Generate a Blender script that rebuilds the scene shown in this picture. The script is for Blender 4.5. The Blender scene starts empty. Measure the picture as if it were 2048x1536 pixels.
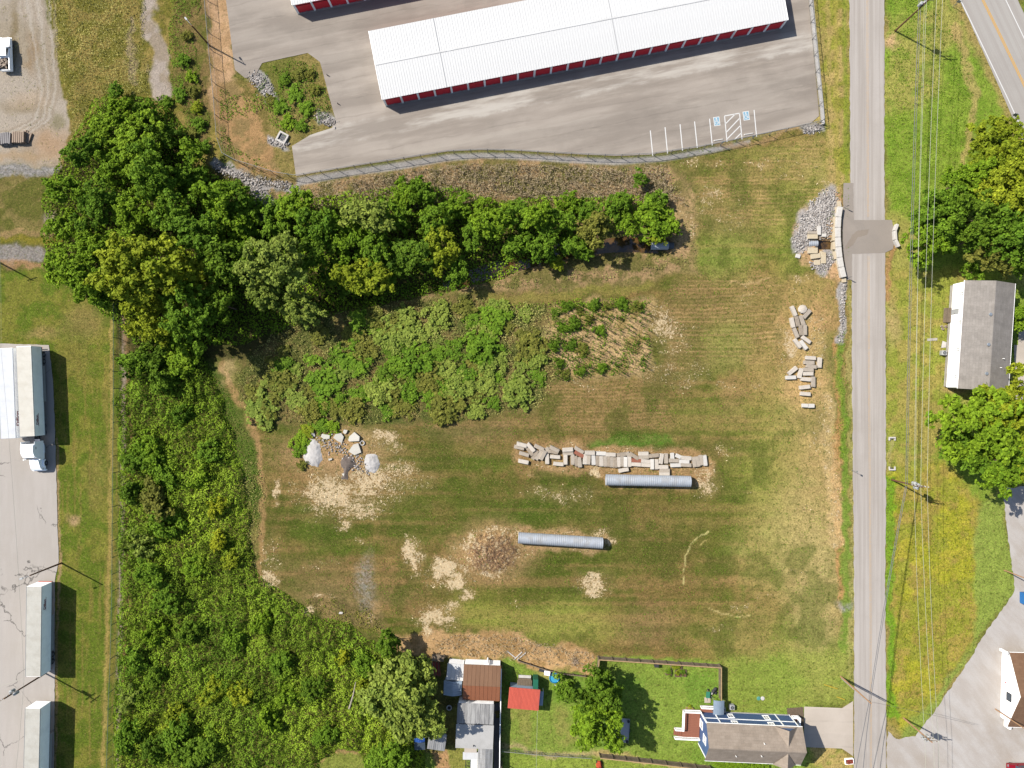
import bpy, math, random
import numpy as np
from mathutils import Vector, Matrix

R = math.radians
random.seed(7)
rng = np.random.default_rng(11)

# ------------------------------------------------------------------ camera, sky, sun, exposure
SC = bpy.context.scene
COL = SC.collection
CAM_H = 128.0                      # drone height above the field
PPM = 1422.0 / CAM_H               # photograph pixels per metre on the ground
SUN_EL, SUN_AZ = 45.0, -62.0       # azimuth clockwise from +Y (image up)

cam_d = bpy.data.cameras.new('camera')
cam = bpy.data.objects.new('camera', cam_d)
COL.objects.link(cam)
cam.location = (0, 0, CAM_H)
cam.rotation_euler = (0, 0, 0)
cam_d.sensor_width = 36.0
cam_d.lens = 36.0 * 1422.0 / 2048.0
cam_d.clip_start = 0.5
cam_d.clip_end = 3000
SC.camera = cam

w = bpy.data.worlds.new('World')
SC.world = w
w.use_nodes = True
nt = w.node_tree
sky = nt.nodes.new('ShaderNodeTexSky')
sky.sky_type = 'NISHITA'
sky.sun_disc = False
sky.sun_elevation = R(SUN_EL)
sky.sun_rotation = R(SUN_AZ)
nt.nodes['Background'].inputs['Strength'].default_value = 0.09
nt.links.new(sky.outputs[0], nt.nodes['Background'].inputs['Color'])

sun_d = bpy.data.lights.new('sun', 'SUN')
sun_d.energy = 4.6
sun_d.angle = R(0.53)
sun_d.color = (1.0, 0.955, 0.88)
sun = bpy.data.objects.new('sun', sun_d)
COL.objects.link(sun)
sv = Vector((math.sin(R(SUN_AZ)) * math.cos(R(SUN_EL)), math.cos(R(SUN_AZ)) * math.cos(R(SUN_EL)), math.sin(R(SUN_EL))))
sun.rotation_euler = sv.to_track_quat('Z', 'Y').to_euler()
sun.location = sv * 200

SC.view_settings.view_transform = 'Standard'
SC.view_settings.look = 'None'
SC.view_settings.exposure = 1.17
SC.view_settings.gamma = 1.0
SC.view_settings.use_curve_mapping = False
SC.cycles.max_bounces = 6
SC.cycles.diffuse_bounces = 3
SC.cycles.transparent_max_bounces = 8

# ------------------------------------------------------------------ helpers
GAIN = 2.68                        # picture value of a flat sunlit surface of albedo 1


def P(px, py, z=0.0):
    s = (1 - z / CAM_H) / PPM
    return Vector(((px - 1024) * s, -(py - 768) * s, z))


def lin(c):
    c = c / 255.0
    return c / 12.92 if c <= 0.04045 else ((c + 0.055) / 1.055) ** 2.4


def A(r, g, b, k=1.0):
    """albedo of a surface that the photograph shows sunlit as sRGB r g b"""
    return tuple(min(0.86, lin(x) / GAIN * k) for x in (r, g, b))


_ORD = ['zeroth', 'first', 'second', 'third', 'fourth', 'fifth', 'sixth', 'seventh', 'eighth', 'ninth', 'tenth', 'eleventh',
        'twelfth', 'thirteenth', 'fourteenth', 'fifteenth', 'sixteenth', 'seventeenth', 'eighteenth', 'nineteenth']
_TENS = {2: 'twent', 3: 'thirt', 4: 'fort', 5: 'fift', 6: 'sixt', 7: 'sevent', 8: 'eight', 9: 'ninet'}


def nth(n):
    if n < 20:
        return _ORD[n]
    t, u = divmod(n, 10)
    return _TENS[t] + ('ieth' if u == 0 else 'y-' + _ORD[u])


class MB:
    """collects shapes into one mesh"""

    def __init__(self):
        self.v, self.f = [], []

    def add(self, vs, fs):
        o = len(self.v)
        self.v += [tuple(p) for p in vs]
        self.f += [tuple(i + o for i in q) for q in fs]
        return self

    def box(self, c, s, rz=0.0, top=1.0, tilt=None):
        hx, hy, hz = s[0] / 2, s[1] / 2, s[2] / 2
        pts = []
        for z, k in ((-hz, 1.0), (hz, top)):
            for x, y in ((-hx, -hy), (hx, -hy), (hx, hy), (-hx, hy)):
                pts.append(Vector((x * k, y * k, z)))
        m = Matrix.Rotation(rz, 3, 'Z')
        if tilt:
            m = m @ Matrix.Rotation(tilt[0], 3, 'X') @ Matrix.Rotation(tilt[1], 3, 'Y')
        c = Vector(c)
        return self.add([m @ p + c for p in pts],
                        [(3, 2, 1, 0), (4, 5, 6, 7), (0, 1, 5, 4), (1, 2, 6, 5), (2, 3, 7, 6), (3, 0, 4, 7)])

    def rbox(self, c, s, b=0.05, rz=0.0):
        """box with bevelled vertical and top edges"""
        hx, hy, hz = s[0] / 2, s[1] / 2, s[2] / 2
        m = Matrix.Rotation(rz, 3, 'Z')
        c = Vector(c)

        def ring(ix, iy, bb, z):
            x, y = hx - ix, hy - iy
            return [(x - bb, -y, z), (x, -y + bb, z), (x, y - bb, z), (x - bb, y, z), (-x + bb, y, z), (-x, y - bb, z), (-x, -y + bb, z), (-x + bb, -y, z)]
        vs = ring(0, 0, b, -hz) + ring(0, 0, b, hz - b) + ring(b * .7, b * .7, b, hz)
        fs = [tuple(range(7, -1, -1)), tuple(range(16, 24))]
        for k in (0, 8):
            for i in range(8):
                j = (i + 1) % 8
                fs.append((k + i, k + j, k + 8 + j, k + 8 + i))
        return self.add([m @ Vector(p) + c for p in vs], fs)

    def prism(self, poly, z0, z1):
        n = len(poly)
        area = sum(poly[i][0] * poly[(i + 1) % n][1] - poly[(i + 1) % n][0] * poly[i][1] for i in range(n))
        if area < 0:
            poly = list(reversed(poly))
        vs = [(p[0], p[1], z0) for p in poly] + [(p[0], p[1], z1) for p in poly]
        fs = [tuple(range(n - 1, -1, -1)), tuple(range(n, 2 * n))]
        for i in range(n):
            j = (i + 1) % n
            fs.append((i, j, n + j, n + i))
        return self.add(vs, fs)

    def tube(self, pts, r, n=8, caps=True):
        pts = [Vector(p) for p in pts]
        rs = r if isinstance(r, (list, tuple)) else [r] * len(pts)
        vs, fs = [], []
        for i, p in enumerate(pts):
            d = (pts[min(i + 1, len(pts) - 1)] - pts[max(i - 1, 0)]).normalized()
            a = Vector((0, 0, 1)) if abs(d.z) < 0.9 else Vector((1, 0, 0))
            u = d.cross(a).normalized()
            v = d.cross(u)
            for k in range(n):
                t = 2 * math.pi * k / n
                vs.append(p + u * (math.cos(t) * rs[i]) + v * (math.sin(t) * rs[i]))
        for i in range(len(pts) - 1):
            for k in range(n):
                l = (k + 1) % n
                fs.append((i * n + k, i * n + l, (i + 1) * n + l, (i + 1) * n + k))
        if caps:
            fs.append(tuple(range(n)))
            fs.append(tuple(range(len(pts) * n - 1, (len(pts) - 1) * n - 1, -1)))
        return self.add(vs, fs)

    def poly(self, *pts):
        return self.add(pts, [tuple(range(len(pts)))])

    def disc(self, c, r, n=20, r2=None):
        c = Vector(c)
        if r2 is None:
            return self.poly(*[c + Vector((math.cos(6.2832 * k / n) * r, math.sin(6.2832 * k / n) * r, 0)) for k in range(n)])
        vs = []
        for k in range(n):
            d = Vector((math.cos(6.2832 * k / n), math.sin(6.2832 * k / n), 0))
            vs += [c + d * r, c + d * r2]
        return self.add(vs, [(2 * k, 2 * ((k + 1) % n), 2 * ((k + 1) % n) + 1, 2 * k + 1) for k in range(n)])

    def mesh(self, name):
        me = bpy.data.meshes.new(name)
        me.from_pydata(self.v, [], self.f)
        me.update()
        return me

    def build(self, name, m, parent=None, smooth=False, loc=None, rz=0.0):
        me = self.mesh(name)
        if smooth:
            me.shade_smooth()
        return link(name, me, m, parent, loc, rz)


def link(name, me, m=None, parent=None, loc=None, rz=0.0):
    if m is not None and not me.materials:
        me.materials.append(m)
    o = bpy.data.objects.new(name, me)
    COL.objects.link(o)
    if parent is not None:
        o.parent = parent
    if loc is not None:
        o.location = loc
    if rz:
        o.rotation_euler = (0, 0, rz)
    return o


def tag(o, label=None, cat=None, group=None, kind=None):
    if label:
        o['label'] = label
    if cat:
        o['category'] = cat
    if group:
        o['group'] = group
    if kind:
        o['kind'] = kind
    return o


def thing(name, label, cat, loc=(0, 0, 0), rz=0.0, group=None):
    o = bpy.data.objects.new(name, None)
    o.empty_display_size = 0.3
    COL.objects.link(o)
    o.location = loc
    o.rotation_euler = (0, 0, rz)
    return tag(o, label, cat, group)


def dup(root, loc, rz, label=None, group=None):
    r = root.copy()
    COL.objects.link(r)
    r.location = loc
    r.rotation_euler = (0, 0, rz)
    tag(r, label, None, group)
    for ch in list(root.children):
        c = ch.copy()
        COL.objects.link(c)
        c.parent = r
        for g in list(ch.children):
            d = g.copy()
            COL.objects.link(d)
            d.parent = c
    return r


# ------------------------------------------------------------------ noise in numpy
def _hash(ix, iy, seed):
    h = (ix.astype(np.int64) * 374761393 + iy.astype(np.int64) * 668265263 + seed * 1442695041) & 0xFFFFFFFF
    h = ((h ^ (h >> 13)) * 1274126177) & 0xFFFFFFFF
    h = h ^ (h >> 16)
    return (h & 0xFFFFFF).astype(np.float64) / 0xFFFFFF


def vn(x, y, seed=0):
    ix, iy = np.floor(x), np.floor(y)
    fx, fy = x - ix, y - iy
    fx, fy = fx * fx * (3 - 2 * fx), fy * fy * (3 - 2 * fy)
    a, b = _hash(ix, iy, seed), _hash(ix + 1, iy, seed)
    c, d = _hash(ix, iy + 1, seed), _hash(ix + 1, iy + 1, seed)
    return (a * (1 - fx) + b * fx) * (1 - fy) + (c * (1 - fx) + d * fx) * fy


def fbm(x, y, s, seed=0, octv=4, gain=0.55):
    t, amp, tot = 0.0, 1.0, 0.0
    for o in range(octv):
        t = t + amp * vn(x / s * 2 ** o + 17.3 * o, y / s * 2 ** o - 9.1 * o, seed + o)
        tot += amp
        amp *= gain
    return t / tot


def sstep(a, b, x):
    t = np.clip((x - a) / (b - a), 0, 1)
    return t * t * (3 - 2 * t)


def pdist(x, y, poly):
    """signed distance to polygon, positive inside"""
    n = len(poly)
    d = np.full(x.shape, 1e18)
    ins = np.zeros(x.shape, bool)
    for i in range(n):
        x0, y0 = poly[i]
        x1, y1 = poly[(i + 1) % n]
        ex, ey = x1 - x0, y1 - y0
        t = np.clip(((x - x0) * ex + (y - y0) * ey) / (ex * ex + ey * ey + 1e-9), 0, 1)
        d = np.minimum(d, (x - x0 - t * ex) ** 2 + (y - y0 - t * ey) ** 2)
        c = ((y0 > y) != (y1 > y))
        if abs(ey) > 1e-9:
            ins ^= c & (x < ex * (y - y0) / ey + x0)
    d = np.sqrt(d)
    return np.where(ins, d, -d)


def ldist(x, y, pts):
    d = np.full(x.shape, 1e18)
    for (x0, y0), (x1, y1) in zip(pts[:-1], pts[1:]):
        ex, ey = x1 - x0, y1 - y0
        t = np.clip(((x - x0) * ex + (y - y0) * ey) / (ex * ex + ey * ey + 1e-9), 0, 1)
        d = np.minimum(d, (x - x0 - t * ex) ** 2 + (y - y0 - t * ey) ** 2)
    return np.sqrt(d)


# ------------------------------------------------------------------ materials
class N:
    def __init__(self, name):
        self.m = bpy.data.materials.new(name)
        self.m.use_nodes = True
        self.t = self.m.node_tree
        self.b = self.t.nodes['Principled BSDF']
        self.tc = None

    def n(self, typ, **kw):
        x = self.t.nodes.new(typ)
        for k, v in kw.items():
            setattr(x, k, v)
        return x

    def l(self, a, b):
        self.t.links.new(a, b)

    def put(self, sock, v):
        if hasattr(v, 'links') or isinstance(v, bpy.types.NodeSocket):
            self.l(v, sock)
        else:
            sock.default_value = v

    def coord(self, which='Object'):
        if self.tc is None:
            self.tc = self.n('ShaderNodeTexCoord')
        return self.tc.outputs[which]

    def mapping(self, rz=0.0, scale=(1, 1, 1), vec=None):
        v = vec or self.coord()
        if rz:                       # turn first, stretch afterwards
            x = self.n('ShaderNodeMapping')
            self.l(v, x.inputs['Vector'])
            x.inputs['Rotation'].default_value = (0, 0, rz)
            v = x.outputs[0]
        x = self.n('ShaderNodeMapping')
        self.l(v, x.inputs['Vector'])
        x.inputs['Scale'].default_value = scale
        return x.outputs[0]

    def noise(self, scale, detail=4, rough=0.6, vec=None, color=False):
        x = self.n('ShaderNodeTexNoise')
        self.l(vec or self.coord(), x.inputs['Vector'])
        x.inputs['Scale'].default_value = scale
        x.inputs['Detail'].default_value = detail
        x.inputs['Roughness'].default_value = rough
        return x.outputs['Color' if color else 'Fac']

    def vor(self, scale, out='Color', vec=None, feature='F1'):
        x = self.n('ShaderNodeTexVoronoi', feature=feature)
        self.l(vec or self.coord(), x.inputs['Vector'])
        x.inputs['Scale'].default_value = scale
        return x.outputs[out]

    def rng(self, v, a, b, c, d, smooth=False):
        x = self.n('ShaderNodeMapRange')
        if smooth:
            x.interpolation_type = 'SMOOTHSTEP'
        self.put(x.inputs[0], v)
        for i, q in enumerate((a, b, c, d)):
            x.inputs[i + 1].default_value = q
        return x.outputs[0]

    def math(self, op, a, b=0.0, clamp=False):
        x = self.n('ShaderNodeMath', operation=op, use_clamp=clamp)
        self.put(x.inputs[0], a)
        self.put(x.inputs[1], b)
        return x.outputs[0]

    def mix(self, f, a, b, mode='MIX'):
        x = self.n('ShaderNodeMix', data_type='RGBA', blend_type=mode)
        self.put(x.inputs[0], f)
        for s, v in ((x.inputs[6], a), (x.inputs[7], b)):
            self.put(s, v if not isinstance(v, tuple) else (v[0], v[1], v[2], 1))
        return x.outputs[2]

    def grey(self, v):
        x = self.n('ShaderNodeCombineColor')
        for i in range(3):
            self.l(v, x.inputs[i])
        return x.outputs[0]

    def attr(self, name, out='Color'):
        x = self.n('ShaderNodeAttribute', attribute_name=name)
        return x.outputs[out]

    def bump(self, h, strength=0.3, dist=0.05):
        x = self.n('ShaderNodeBump')
        x.inputs['Strength'].default_value = strength
        x.inputs['Distance'].default_value = dist
        self.l(h, x.inputs['Height'])
        self.l(x.outputs[0], self.b.inputs['Normal'])

    def done(self, col, rough=0.85, metal=0.0, spec=0.3):
        self.put(self.b.inputs['Base Color'], col if not isinstance(col, tuple) else (col[0], col[1], col[2], 1))
        self.put(self.b.inputs['Roughness'], rough)
        self.b.inputs['Metallic'].default_value = metal
        self.b.inputs['Specular IOR Level'].default_value = spec
        return self.m


def surf(name, col, rough=0.8, var=0.12, scale=1.5, col2=None, mixscale=0.6, metal=0.0, bump=0.0, stretch=(1, 1, 1), rz=0.0, spec=0.3, amt=0.6):
    """generic weathered surface: tonal noise at two scales, optional second colour in patches"""
    k = N(name)
    v = k.mapping(rz, stretch)
    a = k.noise(scale, 6, 0.65, v)
    f = k.rng(a, 0.25, 0.75, 1 - var, 1 + var)
    b = k.noise(scale * 9, 3, 0.6, v)
    f = k.math('MULTIPLY', f, k.rng(b, 0.3, 0.7, 1 - var * 0.6, 1 + var * 0.6))
    c = col
    if col2 is not None:
        c = k.mix(k.math('MULTIPLY', k.rng(k.noise(mixscale, 5, 0.65, v), 0.45, 0.62, 0, 1, True), amt), col, col2)
    c = k.mix(1.0, c, k.grey(f), 'MULTIPLY')
    if bump:
        k.bump(b, bump, 0.02)
    return k.done(c, rough, metal, spec)


def leafmat(name, c1, c2, transl=0.3, var=0.3):
    """foliage: per leaf tint from the attribute lv, per plant tint from the object's own random number"""
    k = N(name)
    lv = k.attr('lv', 'Fac')
    oi = k.n('ShaderNodeObjectInfo').outputs['Random']
    f = k.math('ADD', k.math('MULTIPLY', lv, 0.75), k.math('MULTIPLY', oi, 0.3), True)
    c = k.mix(f, c1, c2)
    br = k.rng(k.attr('lb', 'Fac'), 0, 1, 1 - var, 1 + var)
    c = k.mix(1.0, c, k.grey(br), 'MULTIPLY')
    k.done(c, 0.7, 0.0, 0.08)
    tr = k.n('ShaderNodeBsdfTranslucent')
    k.l(c, tr.inputs['Color'])
    mx = k.n('ShaderNodeMixShader')
    mx.inputs[0].default_value = transl
    k.l(k.b.outputs[0], mx.inputs[1])
    k.l(tr.outputs[0], mx.inputs[2])
    k.l(mx.outputs[0], k.t.nodes['Material Output'].inputs['Surface'])
    return k.m
# ------------------------------------------------------------------ layouts in photograph pixels
LOT = [(452, -90), (452, 0), (470, 140), (490, 156), (512, 150), (524, 126), (560, 118), (615, 106), (640, 124), (655, 180), (671, 238), (664, 256), (620, 270), (584, 292),
       (592, 352), (697, 334), (795, 319), (894, 303), (962, 300), (1024, 301), (1160, 309), (1230, 312), (1300, 309), (1400, 294), (1500, 273), (1620, 248), (1638, 232), (1611, -90)]
ROAD_L = [(1696, -200), (1698.5, 0), (1701, 360), (1703, 500), (1704, 768), (1708, 1152), (1708, 1536), (1708, 1800)]
ROAD_R = [(1768, -200), (1768.5, 0), (1769, 384), (1770, 500), (1771.5, 768), (1772, 1000), (1770, 1152), (1772, 1400), (1772, 1536), (1772, 1800)]
ROAD = ROAD_L + ROAD_R[::-1]
PATCH = [(1687, 366), (1707, 366), (1708, 440), (1768, 440), (1784, 440), (1790, 470), (1786, 498), (1770, 506), (1704, 508), (1704, 560), (1693, 560), (1686, 500), (1684, 450), (1686, 412)]
HWY = [(1846, -180), (1914, -12), (1960, 90), (2005, 190), (2040, 268), (2120, 460), (2240, 760), (2380, 760), (2200, 360), (2100, 130), (2050, 32), (2018, -40), (1950, -180)]
YARD = [(-500, 672), (98, 690), (106, 760), (110, 860), (113, 960), (115, 1060), (118, 1122), (110, 1160), (110, 1300), (109, 1420), (108, 1536), (106, 1800), (-500, 1800)]
DRIVE = [(2006, 976), (2100, 970), (2500, 960), (2500, 1800), (1775, 1800), (1773, 1500), (1776, 1462), (1792, 1478), (1830, 1472), (1862, 1432), (1910, 1362), (1945, 1310), (1966, 1272), (2008, 1215), (2030, 1180), (2022, 1120), (2012, 1050)]
APRON = [(1608, 1413), (1684, 1416), (1706, 1402), (1706, 1512), (1684, 1497), (1608, 1494)]

# ------------------------------------------------------------------ the ground: one sheet, dense in view, stretched to the horizon
def axis(a, b, step):
    core = np.arange(a, b + step / 2, step)
    far = np.array([1, 3, 7, 14, 26, 48, 90, 170, 320, 600, 1100], float)
    return np.concatenate([a - far[::-1], core, b + far])


gx = axis(-96.0, 96.0, 0.27)
gy = axis(-73.0, 73.0, 0.27)
GX, GY = np.meshgrid(gx, gy)
NX, NY = len(gx), len(gy)
mx_, my_ = GX.ravel(), GY.ravel()
qx0, qy0 = mx_ * PPM + 1024, 768 - my_ * PPM
n_fine = fbm(mx_, my_, 2.2, 3, 4)
n_mid = fbm(mx_, my_, 9.0, 21, 4)
n_big = fbm(mx_, my_, 26.0, 33, 3)
n_tiny = fbm(mx_, my_, 0.8, 44, 2)
w1 = fbm(mx_, my_, 5.0, 51, 4) - 0.5
w2 = fbm(mx_, my_, 5.0, 71, 4) - 0.5
w3 = fbm(mx_, my_, 1.3, 91, 3) - 0.5
w4 = fbm(mx_, my_, 1.3, 95, 3) - 0.5
qx = qx0 + w1 * 34 + w3 * 16
qy = qy0 + w2 * 34 + w4 * 16

C = np.zeros((len(mx_), 3))
STRAW = np.zeros(len(mx_))
GRAV = np.zeros(len(mx_))
ROUGH = np.full(len(mx_), 0.5)
BARE = np.zeros(len(mx_))


def A3(c):
    return np.array(A(*c))


def put(mask, c, idx=None):
    global C
    if idx is None:
        C += (A3(c) - C) * mask[:, None]
    else:
        C[idx] += (A3(c) - C[idx]) * mask[:, None]


def zone(poly, c, s=1.0, f=8.0, c2=None, n2=None, warp=True, straw=None, grav=None, rough=None, lo=0.42, hi=0.6, bare=None):
    xs, ys = [p[0] for p in poly], [p[1] for p in poly]
    X, Y = (qx, qy) if warp else (qx0, qy0)
    idx = np.nonzero((X > min(xs) - f) & (X < max(xs) + f) & (Y > min(ys) - f) & (Y < max(ys) + f))[0]
    if len(idx) == 0:
        return
    d = pdist(X[idx], Y[idx], poly)
    m = sstep(-f, f, d) * s
    if c is not None:
        put(m, c, idx)
        if c2 is not None:
            nn = n_mid if n2 is None else n2
            put(m * sstep(lo, hi, nn[idx]), c2, idx)
    if straw is not None:
        STRAW[idx] = np.maximum(STRAW[idx], m * straw)
    if grav is not None:
        GRAV[idx] = np.maximum(GRAV[idx], m * grav)
    if bare is not None:
        BARE[idx] = np.maximum(BARE[idx], m * bare)
    if rough is not None:
        ROUGH[idx] += (rough - ROUGH[idx]) * m


def blob(cx, cy, rx, ry, c=None, s=0.8, straw=None, grav=None, a=0.0, soft=0.75):
    ca, sa = math.cos(R(a)), math.sin(R(a))
    m_ = max(rx, ry) * 1.7
    idx = np.nonzero((np.abs(qx - cx) < m_) & (np.abs(qy - cy) < m_))[0]
    if len(idx) == 0:
        return
    dx, dy = qx[idx] - cx, qy[idx] - cy
    u, v = (dx * ca + dy * sa) / rx, (-dx * sa + dy * ca) / ry
    m = 1 - sstep(1 - soft, 1 + soft, np.sqrt(u * u + v * v))
    if c is not None:
        put(m * s, c, idx)
    if straw is not None:
        STRAW[idx] = np.maximum(STRAW[idx], m * straw)
    if grav is not None:
        GRAV[idx] = np.maximum(GRAV[idx], m * grav)


def stroke(pts, wdt, c=None, s=0.8, straw=None, grav=None, warp=True):
    X, Y = (qx, qy) if warp else (qx0 + w3 * 8, qy0 + w4 * 8)
    xs, ys = [p[0] for p in pts], [p[1] for p in pts]
    idx = np.nonzero((X > min(xs) - wdt * 3) & (X < max(xs) + wdt * 3) & (Y > min(ys) - wdt * 3) & (Y < max(ys) + wdt * 3))[0]
    if len(idx) == 0:
        return
    d = ldist(X[idx], Y[idx], pts)
    m = 1 - sstep(wdt * 0.5, wdt * 1.3, d)
    if c is not None:
        put(m * s, c, idx)
    if straw is not None:
        STRAW[idx] = np.maximum(STRAW[idx], m * straw)
    if grav is not None:
        GRAV[idx] = np.maximum(GRAV[idx], m * grav)


# far land and default
put(np.ones(len(mx_)), (118, 118, 56))
put(sstep(0.42, 0.62, n_mid), (150, 134, 78))
# mown field
FIELD = [(1330, 300), (1640, 262), (1704, 300), (1704, 1536), (1440, 1536), (1440, 1330), (1190, 1308), (850, 1270), (760, 1290), (600, 1200), (520, 1180), (520, 900), (500, 840), (700, 800), (1000, 830), (1080, 760), (1300, 740), (1310, 600), (900, 600), (1000, 575), (1380, 550), (1390, 420)]
zone(FIELD, (102, 106, 44), 1, 12, (140, 116, 68), None, lo=0.42, hi=0.62)
put_m = sstep(-10, 30, pdist(qx, qy, FIELD))
put(put_m * sstep(0.48, 0.64, n_big) * 0.65, (84, 98, 34))
put(put_m * sstep(0.56, 0.70, n_fine) * 0.45, (156, 130, 80))
put(put_m * sstep(0.56, 0.72, fbm(mx_, my_, 3.0, 140, 4)) * 0.6, (84, 104, 34))
# mower passes: bands a cutter's width apart along the field
band = vn(qx0 * 0.004 + 3 + w1, (qy0 + w3 * 6) / 8.5, 5)
band2 = vn(qx0 * 0.012 + 9, (qy0 + w3 * 5) / 3.6, 8)
put(put_m * sstep(0.45, 0.8, band) * 0.50, (156, 126, 80))
put(put_m * sstep(0.5, 0.8, band2) * 0.45, (90, 92, 38))
STRIPE = np.maximum.reduce([sstep(-20, 30, pdist(qx, qy, pl)) for pl in ([(1380, 540), (1570, 560), (1570, 700), (1500, 730), (1340, 740), (1330, 600)], [(1000, 770), (1180, 745), (1330, 740), (1350, 860), (1180, 870), (1000, 865), (880, 850)], [(1350, 330), (1650, 280), (1650, 420), (1560, 470), (1420, 430), (1400, 380)])])
mow = 0.5 + 0.5 * np.sin((qy0 + (n_big - .5) * 46 + w3 * 3 + (qx0 - 1400) * 0.03) / 7.6 * 2 * np.pi)
mow = mow * (.35 + .65 * vn(qx0 / 120.0, qy0 / 7.6, 77))
zone([(1390, 540), (1560, 560), (1560, 700), (1500, 730), (1340, 720), (1330, 600)], (166, 134, 92), .62, 20, (140, 120, 72))
zone([(1020, 770), (1180, 745), (1330, 740), (1340, 850), (1180, 865), (1010, 862), (900, 850)], (160, 130, 88), .6, 14, (142, 122, 72))
zone([(840, 850), (1010, 840), (1030, 875), (900, 890)], (158, 130, 92), .5, 10)
zone([(1350, 330), (1640, 280), (1650, 400), (1560, 470), (1420, 430), (1400, 380)], (152, 134, 80), .75, 16, (122, 124, 56), n_fine)
# pale yellow green regrowth
for b in [(1445, 515, 58, 46, (140, 152, 68), .8), (1450, 690, 44, 42, (164, 164, 88), .75), (975, 1225, 70, 34, (158, 163, 72), .75), (1135, 1245, 115, 40, (164, 164, 78), .75),
          (1560, 1060, 78, 120, (162, 154, 88), .75), (1630, 880, 62, 250, (170, 148, 96), .65), (1545, 870, 60, 80, (152, 144, 76), .5), (1440, 1250, 120, 40, (128, 128, 60), .5),
          (1560, 1310, 130, 50, (146, 150, 72), .55), (1620, 1130, 60, 120, (172, 152, 100), .6), (1590, 470, 40, 90, (140, 145, 65), .6), (1640, 1220, 50, 120, (172, 156, 102), .55), (1480, 630, 30, 40, (150, 140, 80), .4),
          (1500, 960, 60, 60, (128, 132, 56), .5), (1400, 830, 70, 40, (142, 140, 70), .5), (1640, 350, 40, 50, (152, 148, 80), .5)]:
    blob(b[0], b[1], b[2], b[3], b[4], b[5])
# darker green sweeps
for b in [(950, 900, 120, 26, (98, 104, 42), .6), (900, 1000, 160, 40, (100, 104, 44), .5), (1060, 1030, 110, 26, (86, 104, 36), .7), (1300, 1060, 160, 60, (108, 108, 48), .5), (640, 1060, 40, 26, (88, 108, 36), .7),
          (700, 1090, 60, 18, (92, 108, 38), .6), (740, 880, 50, 30, (100, 112, 42), .6), (1420, 1000, 90, 60, (112, 114, 48), .5), (550, 900, 30, 50, (102, 112, 48), .5), (830, 1060, 60, 30, (92, 102, 40), .6),
          (1240, 1130, 70, 40, (110, 112, 50), .5), (1380, 700, 20, 60, (100, 104, 48), .5), (980, 930, 60, 14, (86, 110, 34), .6)]:
    blob(b[0], b[1], b[2], b[3], b[4], b[5])
for b in [(600, 900, 40, 30, (150, 124, 84), .6), (660, 1150, 120, 30, (146, 120, 80), .6), (1290, 1250, 60, 40, (152, 124, 84), .6), (1500, 1260, 40, 50, (142, 122, 74), .5), (700, 1190, 120, 20, (158, 130, 92), .6),
          (1090, 950, 40, 10, (160, 132, 88), .5), (1470, 790, 30, 40, (156, 130, 84), .5), (1330, 880, 60, 20, (142, 126, 72), .4), (1000, 1190, 90, 20, (118, 112, 52), .5), (1280, 1000, 120, 30, (136, 112, 66), .5),
          (1380, 1130, 60, 60, (130, 112, 62), .4), (1530, 740, 30, 60, (160, 140, 84), .5), (1480, 440, 60, 60, (150, 132, 80), .4)]:
    blob(b[0], b[1], b[2], b[3], b[4], b[5])
zone([(1172, 884), (1185, 870), (1250, 864), (1345, 876), (1350, 888), (1300, 893), (1200, 892)], (86, 136, 42), .8, 6)
put(STRIPE * sstep(.35, .9, mow) * .70, (180, 146, 100))
put(STRIPE * sstep(.35, .9, 1 - mow) * .50, (112, 104, 50))
EAST = 1 - .7 * sstep(1400, 1560, qx0 + w1 * 120)
put(put_m * sstep(.5, .85, band) * .24 * EAST, (154, 124, 80))
put(put_m * sstep(.5, .85, 1 - band) * .28 * EAST, (80, 92, 32))
put(put_m * sstep(.54, .66, fbm(mx_, my_, 6.5, 171, 4)) * .6, (84, 94, 36))
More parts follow.
